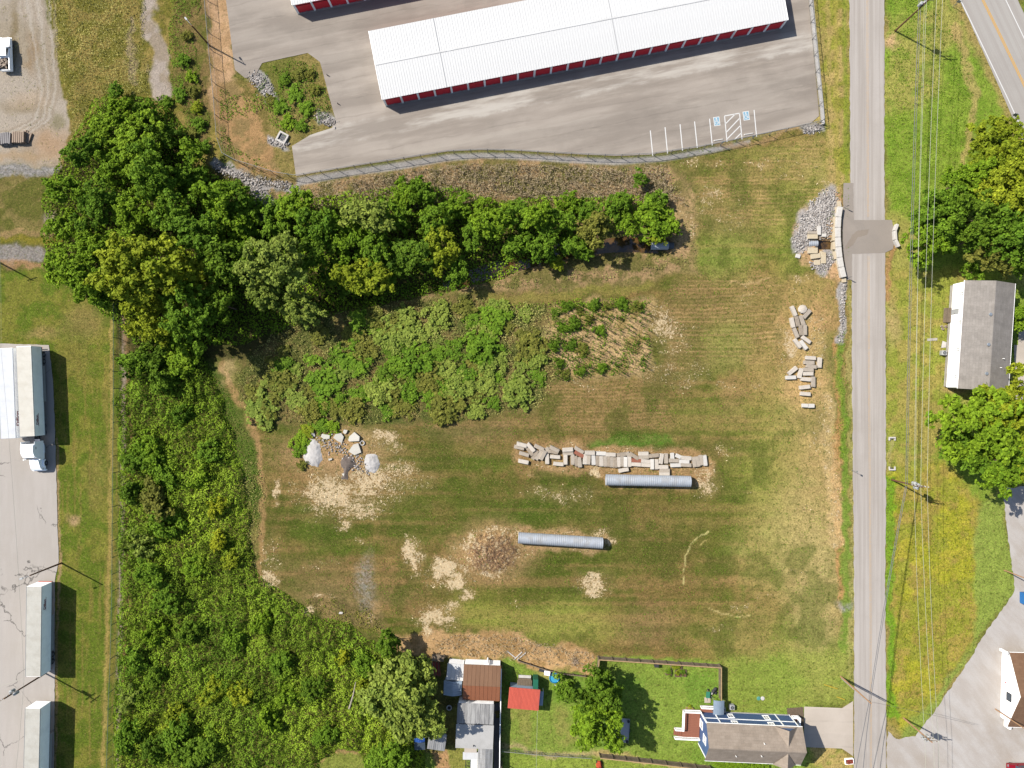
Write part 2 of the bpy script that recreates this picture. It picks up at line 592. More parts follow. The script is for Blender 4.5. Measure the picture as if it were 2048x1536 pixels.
# bare earth and clippings
zone([(1022, 896), (1050, 880), (1180, 890), (1290, 896), (1400, 898), (1420, 925), (1420, 950), (1380, 976), (1210, 975), (1190, 945), (1080, 944), (1025, 930)], (186, 150, 106), .85, 6, (160, 128, 86), n_fine)
zone([(1032, 1050), (1120, 1056), (1220, 1070), (1215, 1100), (1150, 1106), (1050, 1110)], (190, 156, 112), .8, 6)
blob(985, 1105, 66, 52, (200, 158, 114), .9)
blob(678, 905, 80, 50, (204, 164, 120), .8)
blob(1605, 650, 40, 52, (196, 164, 112), .55)
blob(1615, 760, 40, 62, (194, 158, 108), .75)
for b in [(670, 990, 70, 36, .78), (740, 955, 60, 34, .74), (715, 1020, 60, 30, .7), (640, 975, 40, 25, .66), (690, 1050, 22, 12, .7), (800, 940, 55, 40, .62), (840, 965, 36, 36, .5), (800, 890, 30, 12, .6), (770, 870, 40, 18, .75),
          (560, 980, 12, 24, .72), (556, 1005, 8, 10, .6), (822, 1100, 16, 30, .85), (826, 1128, 9, 20, .8), (890, 1140, 30, 26, .85), (910, 1170, 26, 22, .85), (935, 1195, 22, 14, .75),
          (870, 1240, 44, 16, .8), (905, 1215, 20, 12, .7), (850, 1262, 14, 24, .7), (1180, 1165, 30, 26, .78), (1175, 1185, 20, 12, .8), (1095, 988, 64, 18, .58), (1325, 625, 40, 20, .62), (1325, 655, 34, 24, .72),
          (1350, 690, 50, 30, .5), (1370, 760, 70, 20, .5), (1410, 958, 18, 26, .72), (1200, 1060, 30, 12, .7), (1225, 1085, 14, 14, .7), (1195, 950, 14, 16, .8), (1580, 690, 16, 40, .72), (1620, 640, 40, 22, .55), (1640, 700, 30, 40, .5),
          (540, 1160, 18, 22, .75), (528, 1100, 8, 40, .55), (750, 1210, 20, 14, .5), (745, 1240, 14, 20, .6), (1460, 430, 70, 26, .42), (1420, 390, 30, 30, .55), (1500, 350, 90, 20, .38), (1600, 330, 50, 24, .42), (1650, 380, 30, 40, .5),
          (1380, 330, 40, 14, .55), (1390, 460, 12, 30, .6), (1000, 1060, 60, 10, .6), (940, 1080, 10, 26, .7), (980, 1148, 40, 10, .7), (1440, 905, 20, 14, .55), (1450, 770, 40, 20, .45), (1160, 770, 70, 12, .5), (1120, 800, 50, 10, .3),
          (1480, 1215, 34, 12, .5), (1400, 1010, 60, 20, .36), (650, 1000, 90, 60, .5), (1010, 1100, 70, 46, .45), (1640, 860, 20, 60, .5), (1660, 940, 12, 60, .5), (615, 1225, 10, 16, .8), (640, 1195, 30, 8, .6), (1060, 955, 20, 8, .5),
          (1250, 780, 60, 8, .35), (1080, 895, 60, 8, .55), (1500, 1160, 40, 50, .25), (1330, 960, 40, 30, .3), (880, 930, 40, 40, .25)]:
    blob(b[0], b[1], b[2], b[3], None, 0, straw=b[4])
for q_ in range(46):          # scattered rakings along the mower passes
    qa, qb = random.uniform(560, 1640), random.uniform(860, 1260)
    blob(qa, qb, random.uniform(14, 60), random.uniform(4, 9), None, 0, straw=random.uniform(.25, .5))
for q_ in range(26):
    blob(random.uniform(1340, 1680), random.uniform(300, 800), random.uniform(10, 40), random.uniform(4, 12), None, 0, straw=random.uniform(.3, .55))
for b in [(700, 985, 130, 66, .62), (790, 950, 80, 60, .55), (760, 880, 60, 34, .5), (905, 1150, 60, 50, .6), (870, 1235, 70, 34, .55), (830, 1110, 30, 52, .6), (985, 1105, 90, 62, .6), (1185, 1165, 60, 40, .5), (1330, 650, 60, 60, .55), (1360, 740, 100, 34, .5),
          (1410, 955, 36, 40, .6), (1605, 680, 70, 110, .5), (1440, 430, 110, 70, .42), (545, 1120, 26, 80, .5), (1640, 860, 40, 110, .45), (1120, 990, 100, 26, .5), (1225, 915, 215, 48, .5), (1150, 1080, 110, 34, .5), (1580, 330, 110, 40, .42), (1450, 900, 60, 40, .4)]:
    blob(b[0], b[1], b[2], b[3], None, 0, straw=b[4])
STRAW *= 1 - .75 * sstep(0, 6, pdist(qx0, qy0, [(1172, 880), (1185, 868), (1250, 862), (1345, 874), (1350, 890), (1300, 894), (1200, 893)]))
arc = [(1366, 1168), (1367, 1140), (1372, 1112), (1382, 1090), (1398, 1073), (1420, 1062)]
stroke(arc, 1.3, (214, 200, 132), .8, warp=False)
stroke([(1396, 1092), (1404, 1086), (1414, 1081)], 1.2, (196, 176, 110), .7, warp=False)
stroke([(1417, 1216), (1440, 1226), (1470, 1233), (1500, 1231)], 1.4, (206, 186, 124), .7, warp=False)
stroke([(1458, 563), (1490, 568), (1520, 562), (1540, 556)], 1.8, (190, 160, 112), .6, warp=False)
# strip by the road: drainage line, red earth
stroke([(1676, 680), (1680, 760), (1678, 860), (1672, 1000), (1682, 1130), (1684, 1190)], 7, (172, 128, 82), .75)
stroke([(1652, 800), (1662, 900), (1668, 1000), (1672, 1090)], 14, (196, 168, 118), .5, straw=.5)
stroke([(1684, 690), (1684, 760), (1688, 860), (1690, 960), (1690, 1100), (1696, 1300)], 8, (98, 134, 40), .7)
stroke([(1700, 380), (1703, 700), (1705, 1000), (1705, 1390)], 5, (168, 160, 96), .5)
zone([(1575, 560), (1640, 540), (1690, 560), (1690, 660), (1600, 690), (1560, 640)], (176, 138, 94), .55, 14, (140, 128, 70), n_fine)
zone([(1588, 470), (1610, 420), (1650, 385), (1690, 375), (1690, 560), (1640, 545), (1605, 520)], (186, 150, 112), .9, 6)
# verge north of there, along the lot
zone([(1625, -200), (1698, -200), (1700, 380), (1660, 380), (1655, 260)], (132, 132, 52), 1, 6, (160, 140, 84), n_fine)
for x, cc in ((1658, (168, 146, 90)), (1672, (150, 140, 66)), (1690, (120, 134, 44))):
    stroke([(x - 3, -90), (x, 120), (x + 4, 380)], 5, cc, .6, warp=False)
# bank below the lot
zone([(420, 330), (600, 362), (900, 318), (1040, 314), (1240, 326), (1330, 322), (1390, 400), (1395, 480), (1385, 545), (1300, 565), (1000, 580), (820, 600), (640, 560), (420, 470)], (172, 142, 102), 1, 10, (122, 114, 64), n_fine, rough=1.0)
blob(1370, 440, 26, 60, (192, 160, 116), .6, straw=.4)
zone([(594, 356), (697, 340), (795, 325), (894, 309), (962, 306), (1024, 307), (1160, 315), (1230, 318), (1330, 312), (1420, 296), (1500, 280), (1500, 288), (1420, 306), (1330, 322), (1230, 330), (1150, 326), (1024, 318), (962, 316), (894, 322), (795, 340), (697, 352), (594, 372)], (186, 180, 174), .95, 3, None, grav=.12, bare=.8, warp=False)
zone([(1430, 290), (1600, 258), (1600, 268), (1440, 304)], (170, 138, 98), .7, 4)
# the weedy middle patch
zone([(480, 720), (560, 640), (760, 600), (900, 590), (1040, 605), (1300, 598), (1300, 740), (1180, 750), (1090, 765), (1070, 820), (900, 840), (700, 850), (560, 850), (480, 800)], (96, 102, 50), 1, 10, (132, 116, 70), n_fine, rough=.9)
zone([(1110, 610), (1300, 600), (1302, 740), (1120, 760), (1090, 700)], (212, 178, 130), .95, 12, (170, 146, 92), n_fine)
stroke([(960, 600), (1050, 590), (1180, 582), (1300, 574)], 9, (150, 140, 72), .7)
# hollow and track on the west side
zone([(395, 700), (430, 720), (480, 830), (525, 910), (528, 1000), (520, 1060), (500, 1000), (470, 900), (420, 800)], (92, 108, 44), .95, 6, (110, 112, 56), n_fine)
stroke([(440, 725), (462, 770), (492, 830), (524, 900), (530, 960), (522, 1050), (520, 1160)], 7, (184, 146, 100), .7)
blob(455, 735, 16, 26, (206, 176, 128), .6)
zone([(230, 700), (400, 700), (480, 900), (500, 1050), (520, 1180), (600, 1210), (760, 1290), (850, 1320), (850, 1536), (840, 1800), (228, 1800), (228, 1200)], (74, 84, 34), 1, 10, (110, 106, 54), n_fine, rough=.9)
zone([(645, 1520), (680, 1505), (720, 1510), (735, 1540), (735, 1700), (640, 1700)], (140, 148, 66), .95, 5)
stroke([(640, 1525), (680, 1504), (722, 1508)], 4, (190, 150, 105), .6)
zone([(600, 1195), (640, 1190), (760, 1200), (770, 1280), (700, 1240), (640, 1235)], (156, 130, 88), .8, 6, (110, 100, 60), n_fine)
blob(735, 1160, 16, 50, None, 0, grav=.5)
# south bank of dry earth
zone([(760, 1270), (830, 1270), (850, 1262), (1000, 1264), (1190, 1300), (1194, 1348), (1120, 1340), (1060, 1330), (1020, 1318), (880, 1318), (800, 1310)], (208, 168, 120), .95, 6, (178, 142, 94), n_fine, straw=.25, bare=.4)
# woods floor
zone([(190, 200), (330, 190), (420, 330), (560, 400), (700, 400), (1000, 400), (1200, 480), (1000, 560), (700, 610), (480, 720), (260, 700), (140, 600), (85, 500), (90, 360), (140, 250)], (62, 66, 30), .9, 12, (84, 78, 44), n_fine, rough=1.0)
# north west
zone([(88, -200), (440, -200), (440, 340), (400, 350), (330, 240), (200, 200), (130, 330), (128, 200), (104, 70)], (132, 126, 54), 1, 6, (166, 146, 80), n_fine, rough=.8, lo=.45, hi=.62)
zone([(352, -200), (440, -200), (445, 200), (400, 300), (360, 200), (345, 100)], (150, 124, 82), .8, 10, (106, 112, 46), n_fine, rough=.8)
zone([(283, -200), (300, -200), (312, 40), (330, 100), (350, 170), (338, 195), (312, 200), (302, 120), (286, 60)], (208, 192, 178), .95, 5, (186, 168, 146), n_fine, bare=.8)
stroke([(258, 40), (264, 110), (275, 168)], 7, (186, 164, 132), .75)
zone([(400, -200), (452, -200), (460, 60), (470, 160), (500, 230), (540, 300), (560, 345), (470, 340), (440, 280), (425, 120)], (224, 182, 140), .9, 6, (196, 158, 116), n_fine, bare=.6)
zone([(440, 160), (480, 150), (530, 200), (545, 290), (560, 350), (470, 345), (430, 260)], (128, 112, 62), .75, 8, (196, 154, 108), n_fine, rough=.8)
# dirt yard at the upper left
zone([(-500, -200), (86, -200), (90, 0), (106, 70), (130, 190), (133, 260), (126, 332), (-500, 340)], (210, 195, 176), 1, 4, (192, 176, 152), n_mid, rough=.1, grav=.06, bare=.9)
for b in [(30, 60, 8, 60, (150, 130, 90)), (60, 110, 8, 40, (176, 146, 108)), (50, 215, 40, 14, (170, 150, 116)), (100, 290, 40, 30, (206, 164, 120)), (30, 315, 80, 10, (208, 176, 136)), (110, 240, 10, 16, (150, 140, 100)), (60, 200, 30, 16, (216, 192, 164))]:
    blob(b[0], b[1], b[2], b[3], b[4], .7)
for q_ in range(7):          # wheel tracks turning through the yard
    stroke([(40 + q_ * 11, -20), (60 + q_ * 9, 90), (76 + q_ * 7, 180), (66 + q_ * 6, 240), (20 + q_ * 5, 262 + q_ * 3), (-40, 268 + q_ * 3)], 2.2, (222, 210, 194) if q_ % 2 else (184, 166, 144), .6, warp=False)
zone([(-500, 336), (118, 334), (118, 348), (-500, 352)], (150, 146, 142), .95, 3, grav=.6)
zone([(-500, 352), (118, 346), (120, 480), (-500, 482)], (146, 132, 78), 1, 6, (116, 116, 54), n_fine)
blob(100, 432, 14, 12, (196, 178, 164), .8)
stroke([(-100, 470), (60, 466), (118, 468)], 6, (190, 156, 110), .6)
stroke([(-100, 480), (60, 480), (118, 484)], 7, (150, 140, 48), .8)
zone([(-500, 488), (80, 494), (82, 520), (60, 522), (-500, 518)], (160, 150, 142), .95, 4, grav=.4)
stroke([(-100, 520), (40, 524), (90, 532)], 6, (196, 152, 112), .8)
# lawn by the truck yard
zone([(-500, 535), (90, 535), (160, 600), (240, 610), (238, 1800), (-500, 1800), (-500, 700)], (112, 130, 42), 1, 5, (140, 140, 58), n_fine)
put(sstep(0.6, 0.9, vn((qx0 + w3 * 5) / 5.0, qy0 * 0.01, 12)) * sstep(110, 116, qx0) * (1 - sstep(234, 238, qx0)) * sstep(700, 740, qy0) * .5, (166, 142, 78))
stroke([(222, 640), (222, 900), (219, 1100), (213, 1320), (206, 1536)], 4, (190, 164, 96), .75, warp=False)
for b in [(170, 640, 40, 30, (170, 146, 92), .6), (85, 665, 36, 12, (176, 150, 96), .7), (150, 1040, 12, 10, (206, 172, 128), .9), (195, 960, 20, 60, (160, 142, 80), .4), (155, 700, 30, 60, (150, 136, 72), .4)]:
    blob(b[0], b[1], b[2], b[3], b[4], b[5])
stroke([(248, 620), (247, 900), (243, 1100), (239, 1300), (234, 1536), (230, 1800)], 4.5, (186, 166, 144), .95, warp=False)
stroke([(256, 620), (258, 860), (252, 1100), (248, 1300), (242, 1536)], 4, (176, 140, 96), .7)
stroke([(114, 880), (117, 1060), (120, 1120), (113, 1300), (111, 1536)], 3, (192, 158, 118), .8, warp=False)
# east of the road
zone([(1772, -200), (1850, -200), (1930, 0), (2040, 240), (2500, 700), (2500, 960), (2006, 975), (1960, 1000), (1900, 940), (1773, 960)], (130, 152, 54), 1, 6, (158, 154, 78), n_mid, lo=.48, hi=.68)
put(sstep(1772, 1778, qx0) * sstep(0.5, 0.64, n_fine) * .5 * (1 - sstep(520, 560, qy0)), (104, 136, 38))
stroke([(1896, -60), (1925, 20), (1960, 100), (2000, 185), (2040, 275)], 16, (170, 144, 92), .75)
stroke([(1908, 60), (1940, 140), (1950, 230), (1930, 330)], 10, (196, 158, 112), .5)
blob(1786, 78, 14, 18, (206, 168, 124), .9)
zone([(1774, 540), (1900, 530), (1960, 560), (1900, 800), (1890, 930), (1774, 945)], (146, 150, 62), .9, 8, (166, 152, 80), n_fine)
stroke([(1778, 470), (1778, 540), (1776, 600)], 8, (172, 128, 88), .8)
stroke([(1822, 560), (1820, 760), (1818, 940)], 5, (168, 154, 84), .5, warp=False)
blob(1785, 650, 12, 40, (186, 158, 112), .6)
blob(1905, 780, 26, 10, (202, 164, 116), .7)
blob(1783, 905, 5, 36, (176, 164, 110), .6)
SEF = [(1774, 945), (1870, 925), (1930, 960), (1955, 1000), (1950, 1120), (1962, 1200), (1945, 1290), (1890, 1360), (1850, 1420), (1795, 1460), (1774, 1440)]
zone(SEF, (150, 150, 56), 1, 8, (164, 146, 70), n_fine, rough=.8)
put(sstep(-6, 12, pdist(qx, qy, SEF)) * sstep(.5, .64, fbm(mx_, my_, 3.4, 160, 4)) * .6, (176, 170, 48))
stroke([(1778, 960), (1781, 1100), (1779, 1300), (1782, 1430)], 9, (104, 150, 34), .8)
zone([(1960, 1000), (2006, 985), (2012, 1060), (2030, 1180), (1960, 1275), (1900, 1375), (1860, 1430), (1830, 1468), (1795, 1480), (1800, 1450), (1880, 1380), (1950, 1280), (1950, 1100)], (140, 156, 68), .95, 6)
zone([(1820, 1526), (1900, 1524), (1990, 1536), (1990, 1700), (1800, 1700)], (150, 158, 72), .95, 4)
# gardens at the bottom
zone([(1003, 1322), (1020, 1320), (1075, 1336), (1130, 1348), (1192, 1352), (1196, 1310), (1440, 1330), (1450, 1420), (1620, 1410), (1620, 1700), (840, 1700), (840, 1500), (1000, 1490)], (112, 140, 52), 1, 5, (128, 148, 60), n_mid)
zone([(1010, 1400), (1150, 1410), (1150, 1490), (1010, 1484)], (128, 144, 60), .8, 12, (142, 140, 72), n_fine)
zone([(1450, 1330), (1700, 1290), (1704, 1400), (1600, 1420), (1450, 1420)], (140, 146, 68), .8, 16, (124, 142, 56), n_mid)
zone([(1005, 1488), (1200, 1506), (1200, 1514), (1005, 1500)], (182, 156, 116), .7, 4)
zone([(1195, 1504), (1420, 1532), (1420, 1540), (1195, 1514)], (196, 164, 116), .7, 3)
zone([(1005, 1505), (1195, 1515), (1400, 1545), (1400, 1700), (1005, 1700)], (138, 152, 62), .8, 5)
zone([(840, 1340), (925, 1340), (925, 1500), (840, 1500)], (92, 88, 48), .9, 6, (120, 120, 60), n_fine)
zone([(868, 1496), (900, 1500), (895, 1536), (860, 1540)], (196, 150, 108), .9, 5)
zone([(900, 1498), (930, 1496), (930, 1700), (885, 1700)], (150, 146, 72), .9, 4)
blob(1100, 1345, 20, 10, (190, 160, 110), .6)
blob(1690, 1210, 14, 8, None, 0, grav=.7)
zone([(1612, 1494), (1684, 1498), (1704, 1514), (1704, 1700), (1612, 1700)], (142, 146, 66), .9, 4, (170, 146, 90), n_fine)
# gravel and riprap beds
for pts, wd in (([(500, 150), (530, 175), (545, 195)], 12), ([(632, 235), (670, 245)], 10), ([(540, 278), (575, 290)], 8), ([(430, 330), (470, 350), (520, 366), (590, 376)], 10), ([(500, 368), (525, 400), (534, 440)], 14),
                ([(1660, 390), (1630, 420), (1615, 460), (1600, 490)], 16), ([(1655, 510), (1640, 530)], 14), ([(1688, 560), (1684, 620), (1680, 680)], 7), ([(1610, 262), (1640, 256)], 9), ([(1620, 445), (1660, 420)], 22)):
    stroke(pts, wd, (176, 172, 170), .8, grav=.95)

# ground colour factor: lowest in the west, higher towards the road and on lawns
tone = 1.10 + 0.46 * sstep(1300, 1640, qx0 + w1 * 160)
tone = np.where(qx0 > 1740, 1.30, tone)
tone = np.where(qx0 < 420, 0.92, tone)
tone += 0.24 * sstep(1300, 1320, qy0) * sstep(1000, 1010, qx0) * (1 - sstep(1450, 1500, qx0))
C += (A3((182, 150, 104)) - C) * (np.clip(STRAW * 1.4 - .4, 0, 1) * .6)[:, None]
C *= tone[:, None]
# relief
CREEK = [(1322, 491), (1260, 488), (1200, 490), (1110, 505), (1010, 535), (900, 565), (760, 590), (640, 605)]
FLATS = [LOT, ROAD, PATCH, HWY, YARD, DRIVE, APRON]
flat = np.zeros(len(mx_))
for pl in FLATS:
    flat = np.maximum(flat, sstep(-10, 2, pdist(qx0, qy0, pl)))
H_ = (n_fine - 0.5) * 0.12 * ROUGH + (n_tiny - 0.5) * 0.16 * ROUGH + (n_mid - .5) * 0.10
H_ *= (1 - flat)
H_ -= flat * 0.05
wtr = pdist(qx0, qy0, [(1300, 478), (1302, 500), (1270, 506), (1225, 512), (1190, 506), (1180, 490), (1200, 478), (1250, 474)])
dc = ldist(qx0 + w1 * 10, qy0 + w2 * 10, CREEK)
H_ -= 1.15 * np.exp(-(dc / 19.0) ** 2)
BOXP = [(1634, 479), (1668, 479), (1668, 498), (1634, 498)]
H_ -= 1.3 * sstep(-1.5, 1.5, pdist(qx0, qy0, BOXP))
# earth mounds under the rubble and the brush heap, road and lot shoulders stay level
H_ += 0.7 * np.exp(-(((qx0 - 985) / 46) ** 2 + ((qy0 - 1105) / 36) ** 2) ** 1.5)
H_ += 0.35 * np.exp(-(((qx0 - 672) / 66) ** 2 + ((qy0 - 910) / 46) ** 2) ** 2)
HG = H_.reshape(NY, NX)


def gz(x, y):
    i = min(max(np.searchsorted(gx, x) - 1, 0), NX - 2)
    j = min(max(np.searchsorted(gy, y) - 1, 0), NY - 2)
    u, v = (x - gx[i]) / (gx[i + 1] - gx[i]), (y - gy[j]) / (gy[j + 1] - gy[j])
    return float(HG[j, i] * (1 - u) * (1 - v) + HG[j, i + 1] * u * (1 - v) + HG[j + 1, i] * (1 - u) * v + HG[j + 1, i + 1] * u * v)


def gzv(x, y):
    i = np.clip(np.searchsorted(gx, x) - 1, 0, NX - 2)
    j = np.clip(np.searchsorted(gy, y) - 1, 0, NY - 2)
    u, v = (x - gx[i]) / (gx[i + 1] - gx[i]), (y - gy[j]) / (gy[j + 1] - gy[j])
    return HG[j, i] * (1 - u) * (1 - v) + HG[j, i + 1] * u * (1 - v) + HG[j + 1, i] * (1 - u) * v + HG[j + 1, i + 1] * u * v


def G(px, py, dz=0.0):
    p = P(px, py)
    p.z = gz(p.x, p.y) + dz
    return p


def fast_mesh(name, V, F):
    """V n x 3, F m x k numpy arrays, all faces with k corners"""
    me = bpy.data.meshes.new(name)
    me.vertices.add(len(V))
    me.vertices.foreach_set('co', np.ascontiguousarray(V, dtype=np.float32).ravel())
    k = F.shape[1]
    me.loops.add(F.size)
    me.loops.foreach_set('vertex_index', np.ascontiguousarray(F, dtype=np.int32).ravel())
    me.polygons.add(len(F))
    me.polygons.foreach_set('loop_start', np.arange(0, F.size, k, dtype=np.int32))
    me.update(calc_edges=True)
    return me


def set_attr(me, name, vals, typ='FLOAT'):
    a = me.attributes.new(name, typ, 'POINT')
    a.data.foreach_set('color' if typ == 'FLOAT_COLOR' else 'value', np.ascontiguousarray(vals, dtype=np.float32).ravel())


ii = (np.arange(NX - 1)[None, :] + NX * np.arange(NY - 1)[:, None]).ravel()
Fg = np.stack([ii, ii + 1, ii + NX + 1, ii + NX], 1)
gme = fast_mesh('ground', np.stack([mx_, my_, H_], 1), Fg)
gme.shade_smooth()
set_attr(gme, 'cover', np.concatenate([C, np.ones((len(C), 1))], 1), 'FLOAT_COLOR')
set_attr(gme, 'straw', STRAW)
set_attr(gme, 'gravel', GRAV)
set_attr(gme, 'bare', BARE)

k = N('ground_cover')
c = k.attr('cover')
lush = k.math('SUBTRACT', 1.0, k.attr('bare', 'Fac'))
n1 = k.noise(0.55, 8, 0.74)
n2 = k.noise(3.2, 6, 0.78)
f = k.math('MULTIPLY', k.rng(n1, 0.3, 0.7, 0.74, 1.32), k.rng(n2, 0.30, 0.70, 0.42, 1.70))
c = k.mix(k.math('ADD', k.math('MULTIPLY', lush, 0.75), 0.25), c, k.mix(1.0, c, k.grey(f), 'MULTIPLY'))
# tufts and flecks of cut stems everywhere, at the size of a hand and of a plate
tuft = k.rng(k.noise(1.5, 6, 0.74), 0.54, 0.61, 0, 0.70, True)
c = k.mix(k.math('MULTIPLY', tuft, lush), c, k.mix(k.noise(0.15, 3), A(66, 82, 26), A(112, 122, 46)))
fleck = k.rng(k.noise(1.9, 7, 0.8, k.mapping(R(28), (1, 1.6, 1))), 0.56, 0.61, 0, 0.5, True)
c = k.mix(k.math('MULTIPLY', fleck, lush), c, A(196, 166, 112))
# dry clippings lie in flecks: thicker where the mask is higher
st = k.attr('straw', 'Fac')
sn = k.math('ADD', k.math('ADD', k.math('MULTIPLY', k.noise(0.5, 4, 0.7), 0.24), k.math('MULTIPLY', k.noise(1.5, 8, 0.82), 0.40)), k.math('MULTIPLY', k.noise(3.2, 5, 0.8), 0.36))
th = k.math('ADD', k.math('MULTIPLY', st, 0.28), sn)
sm = k.math('MULTIPLY', k.rng(th, 0.665, 0.715, 0, 1, True), k.rng(st, 0.04, 0.2, 0, 1))
sc_ = k.mix(k.rng(k.noise(2.4, 5, 0.8), .3, .7, 0, 1), A(228, 192, 142), A(255, 236, 196))
c = k.mix(sm, c, sc_)
gv = k.vor(3.2)
gsep = k.n('ShaderNodeSeparateColor')
k.l(gv, gsep.inputs[0])
gcol = k.mix(k.rng(gsep.outputs[0], 0, 1, 0, 1), A(158, 152, 148), A(214, 208, 202))
gm = k.math('MULTIPLY', k.attr('gravel', 'Fac'), k.rng(k.noise(1.6, 6, 0.75), 0.36, 0.58, 0.1, 1, True))
c = k.mix(gm, c, gcol)
k.bump(k.math('ADD', n2, k.noise(9, 4, 0.7)), 1.0, 0.12)
k.done(c, 0.95, 0, 0.05)
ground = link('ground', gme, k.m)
tag(ground, kind='structure')


# ------------------------------------------------------------------ paved sheets
def sheet(name, px_poly, z, m, jit=0.0, step=6.0, kind='structure', parent=None):
    pts = []
    n = len(px_poly)
    for i in range(n):
        a, b = P(*px_poly[i]), P(*px_poly[(i + 1) % n])
        cnt = max(1, int((b - a).length / (step / PPM))) if jit else 1
        cnt = min(cnt, 400)
        d = (b - a).normalized() if (b - a).length else Vector((1, 0, 0))
        nn = Vector((-d.y, d.x, 0))
        for q in range(cnt):
            p = a.lerp(b, q / cnt)
            if jit:
                p = p + nn * random.uniform(-jit, jit)
            pts.append((p.x, p.y, z))
    import bmesh
    bm = bmesh.new()
    vs = [bm.verts.new(p) for p in pts]
    es = [bm.edges.new((vs[i], vs[(i + 1) % len(vs)])) for i in range(len(vs))]
    bmesh.ops.triangle_fill(bm, use_beauty=True, edges=es)
    for fc in bm.faces:
        if fc.normal.z < 0:
            fc.normal_flip()
    me = bpy.data.meshes.new(name)
    bm.to_mesh(me)
    bm.free()
    o = link(name, me, m, parent)
    if parent is None:
        tag(o, kind=kind)
    return o


def asphalt(name, c1, c2, rz=0.0, stretch=(0.06, 0.5, 1), dark=None, dust=None, grain=0.10, crack=0.0, seam=None, bands=()):
    """weathered paving: long streaks along its own direction, speckle, optional laying seams, dust bands and cracks"""
    k = N(name)
    v = k.mapping(rz, stretch)
    s = k.noise(1.0, 5, 0.6, v)
    c = k.mix(k.rng(s, 0.35, 0.65, 0, 1, True), c1, c2)
    big = k.noise(0.10, 5, 0.65)
    c = k.mix(k.rng(big, 0.45, 0.7, 0, 0.5, True), c, dark or tuple(x * 0.86 for x in c1))
    rot = k.mapping(rz)
    sep = k.n('ShaderNodeSeparateXYZ')
    k.l(rot, sep.inputs[0])
    u = sep.outputs[1]
    wob = k.math('ADD', u, k.math('MULTIPLY', k.math('SUBTRACT', k.noise(0.12, 3, 0.6), 0.5), 1.6))
    if seam:
        fr = k.math('FRACT', k.math('DIVIDE', wob, seam))
        ln = k.rng(k.math('ABSOLUTE', k.math('SUBTRACT', fr, 0.5)), 0.0, 0.05, 0.32, 0, True)
        c = k.mix(k.math('MULTIPLY', ln, k.rng(k.noise(0.2, 3), 0.4, 0.6, 0.2, 1)), c, tuple(x * 0.6 for x in c1))
        tone = k.math('FLOOR', k.math('DIVIDE', wob, seam))
        wn = k.n('ShaderNodeTexWhiteNoise', noise_dimensions='1D')
        k.l(tone, wn.inputs['W'])
        c = k.mix(1.0, c, k.grey(k.rng(wn.outputs[0], 0, 1, 0.93, 1.06)), 'MULTIPLY')
    for (lo, hi, colr, amt) in bands:
        e = k.math('ADD', u, k.math('MULTIPLY', k.math('SUBTRACT', k.noise(0.25, 5, 0.7), 0.5), 3.0))
        b1 = k.math('MULTIPLY', k.rng(e, lo - 0.5, lo + 0.5, 0, 1, True), k.rng(e, hi - 0.5, hi + 0.5, 1, 0, True))
        c = k.mix(k.math('MULTIPLY', b1, k.math('MULTIPLY', k.rng(k.noise(1.0, 5, 0.68, v), 0.40, 0.62, 0.05, 1, True), amt)), c, colr)
    if dust:
        c = k.mix(k.rng(k.noise(1.6, 6, 0.72, v), 0.52, 0.72, 0, 0.5, True), c, dust)
    g = k.noise(7.0, 4, 0.7)
    c = k.mix(1.0, c, k.grey(k.rng(g, 0.25, 0.75, 1 - grain, 1 + grain)), 'MULTIPLY')
    if crack:
        wv = k.n('ShaderNodeVectorMath', operation='ADD')
        k.l(k.coord(), wv.inputs[0])
        nv = k.n('ShaderNodeVectorMath', operation='SCALE')
        k.l(k.noise(0.3, 4, 0.6, color=True), nv.inputs[0])
        nv.inputs['Scale'].default_value = 3.0
        k.l(nv.outputs[0], wv.inputs[1])
        d = k.vor(crack, 'Distance', wv.outputs[0], 'DISTANCE_TO_EDGE')
        cm = k.math('MULTIPLY', k.rng(d, 0.0, 0.010, 0.85, 0, True), k.rng(k.noise(0.12, 2), 0.45, 0.52, 0, 1, True))
        c = k.mix(cm, c, (0.05, 0.045, 0.04))
    k.bump(g, 0.15, 0.01)
    return k.done(c, 0.9, 0, 0.2)


BROT = -math.atan2(0.193, 0.981)
m_lot = asphalt('lot_asphalt', A(170, 158, 146), A(192, 180, 167), BROT, (0.05, 0.35, 1), A(158, 147, 136), A(206, 193, 178), seam=3.4, grain=.05,
                bands=((48.6, 51.6, A(220, 212, 200), .9), (44.0, 44.8, A(196, 186, 172), .4)))
m_road = asphalt('road_asphalt', A(191, 181, 171), A(210, 201, 192), math.pi / 2, (0.03, 1.4, 1), A(184, 174, 164), A(212, 203, 194), grain=.06)
m_patch = asphalt('patch_asphalt', A(172, 161, 150), A(182, 170, 158), 0, (0.4, 0.4, 1), A(160, 149, 138), grain=.06)
m_hwy = asphalt('highway_asphalt', A(198, 192, 184), A(188, 180, 172), -math.atan2(127, 275) + math.pi / 2 + 0.0, (0.03, 1.3, 1), A(182, 174, 166), grain=.06)
m_yard = asphalt('yard_concrete', A(206, 197, 188), A(198, 189, 179), math.pi / 2, (0.05, 0.3, 1), A(192, 182, 170), A(212, 204, 195), crack=0.09, grain=.05)
m_drive = asphalt('gravel_drive', A(214, 207, 200), A(202, 192, 182), R(50), (0.12, 0.5, 1), A(184, 168, 150), A(220, 214, 208), grain=.12)
m_apron = asphalt('driveway_concrete', A(226, 212, 196), A(218, 204, 188), 0, (0.3, 0.3, 1), A(212, 196, 178), seam=4.5, grain=.04)

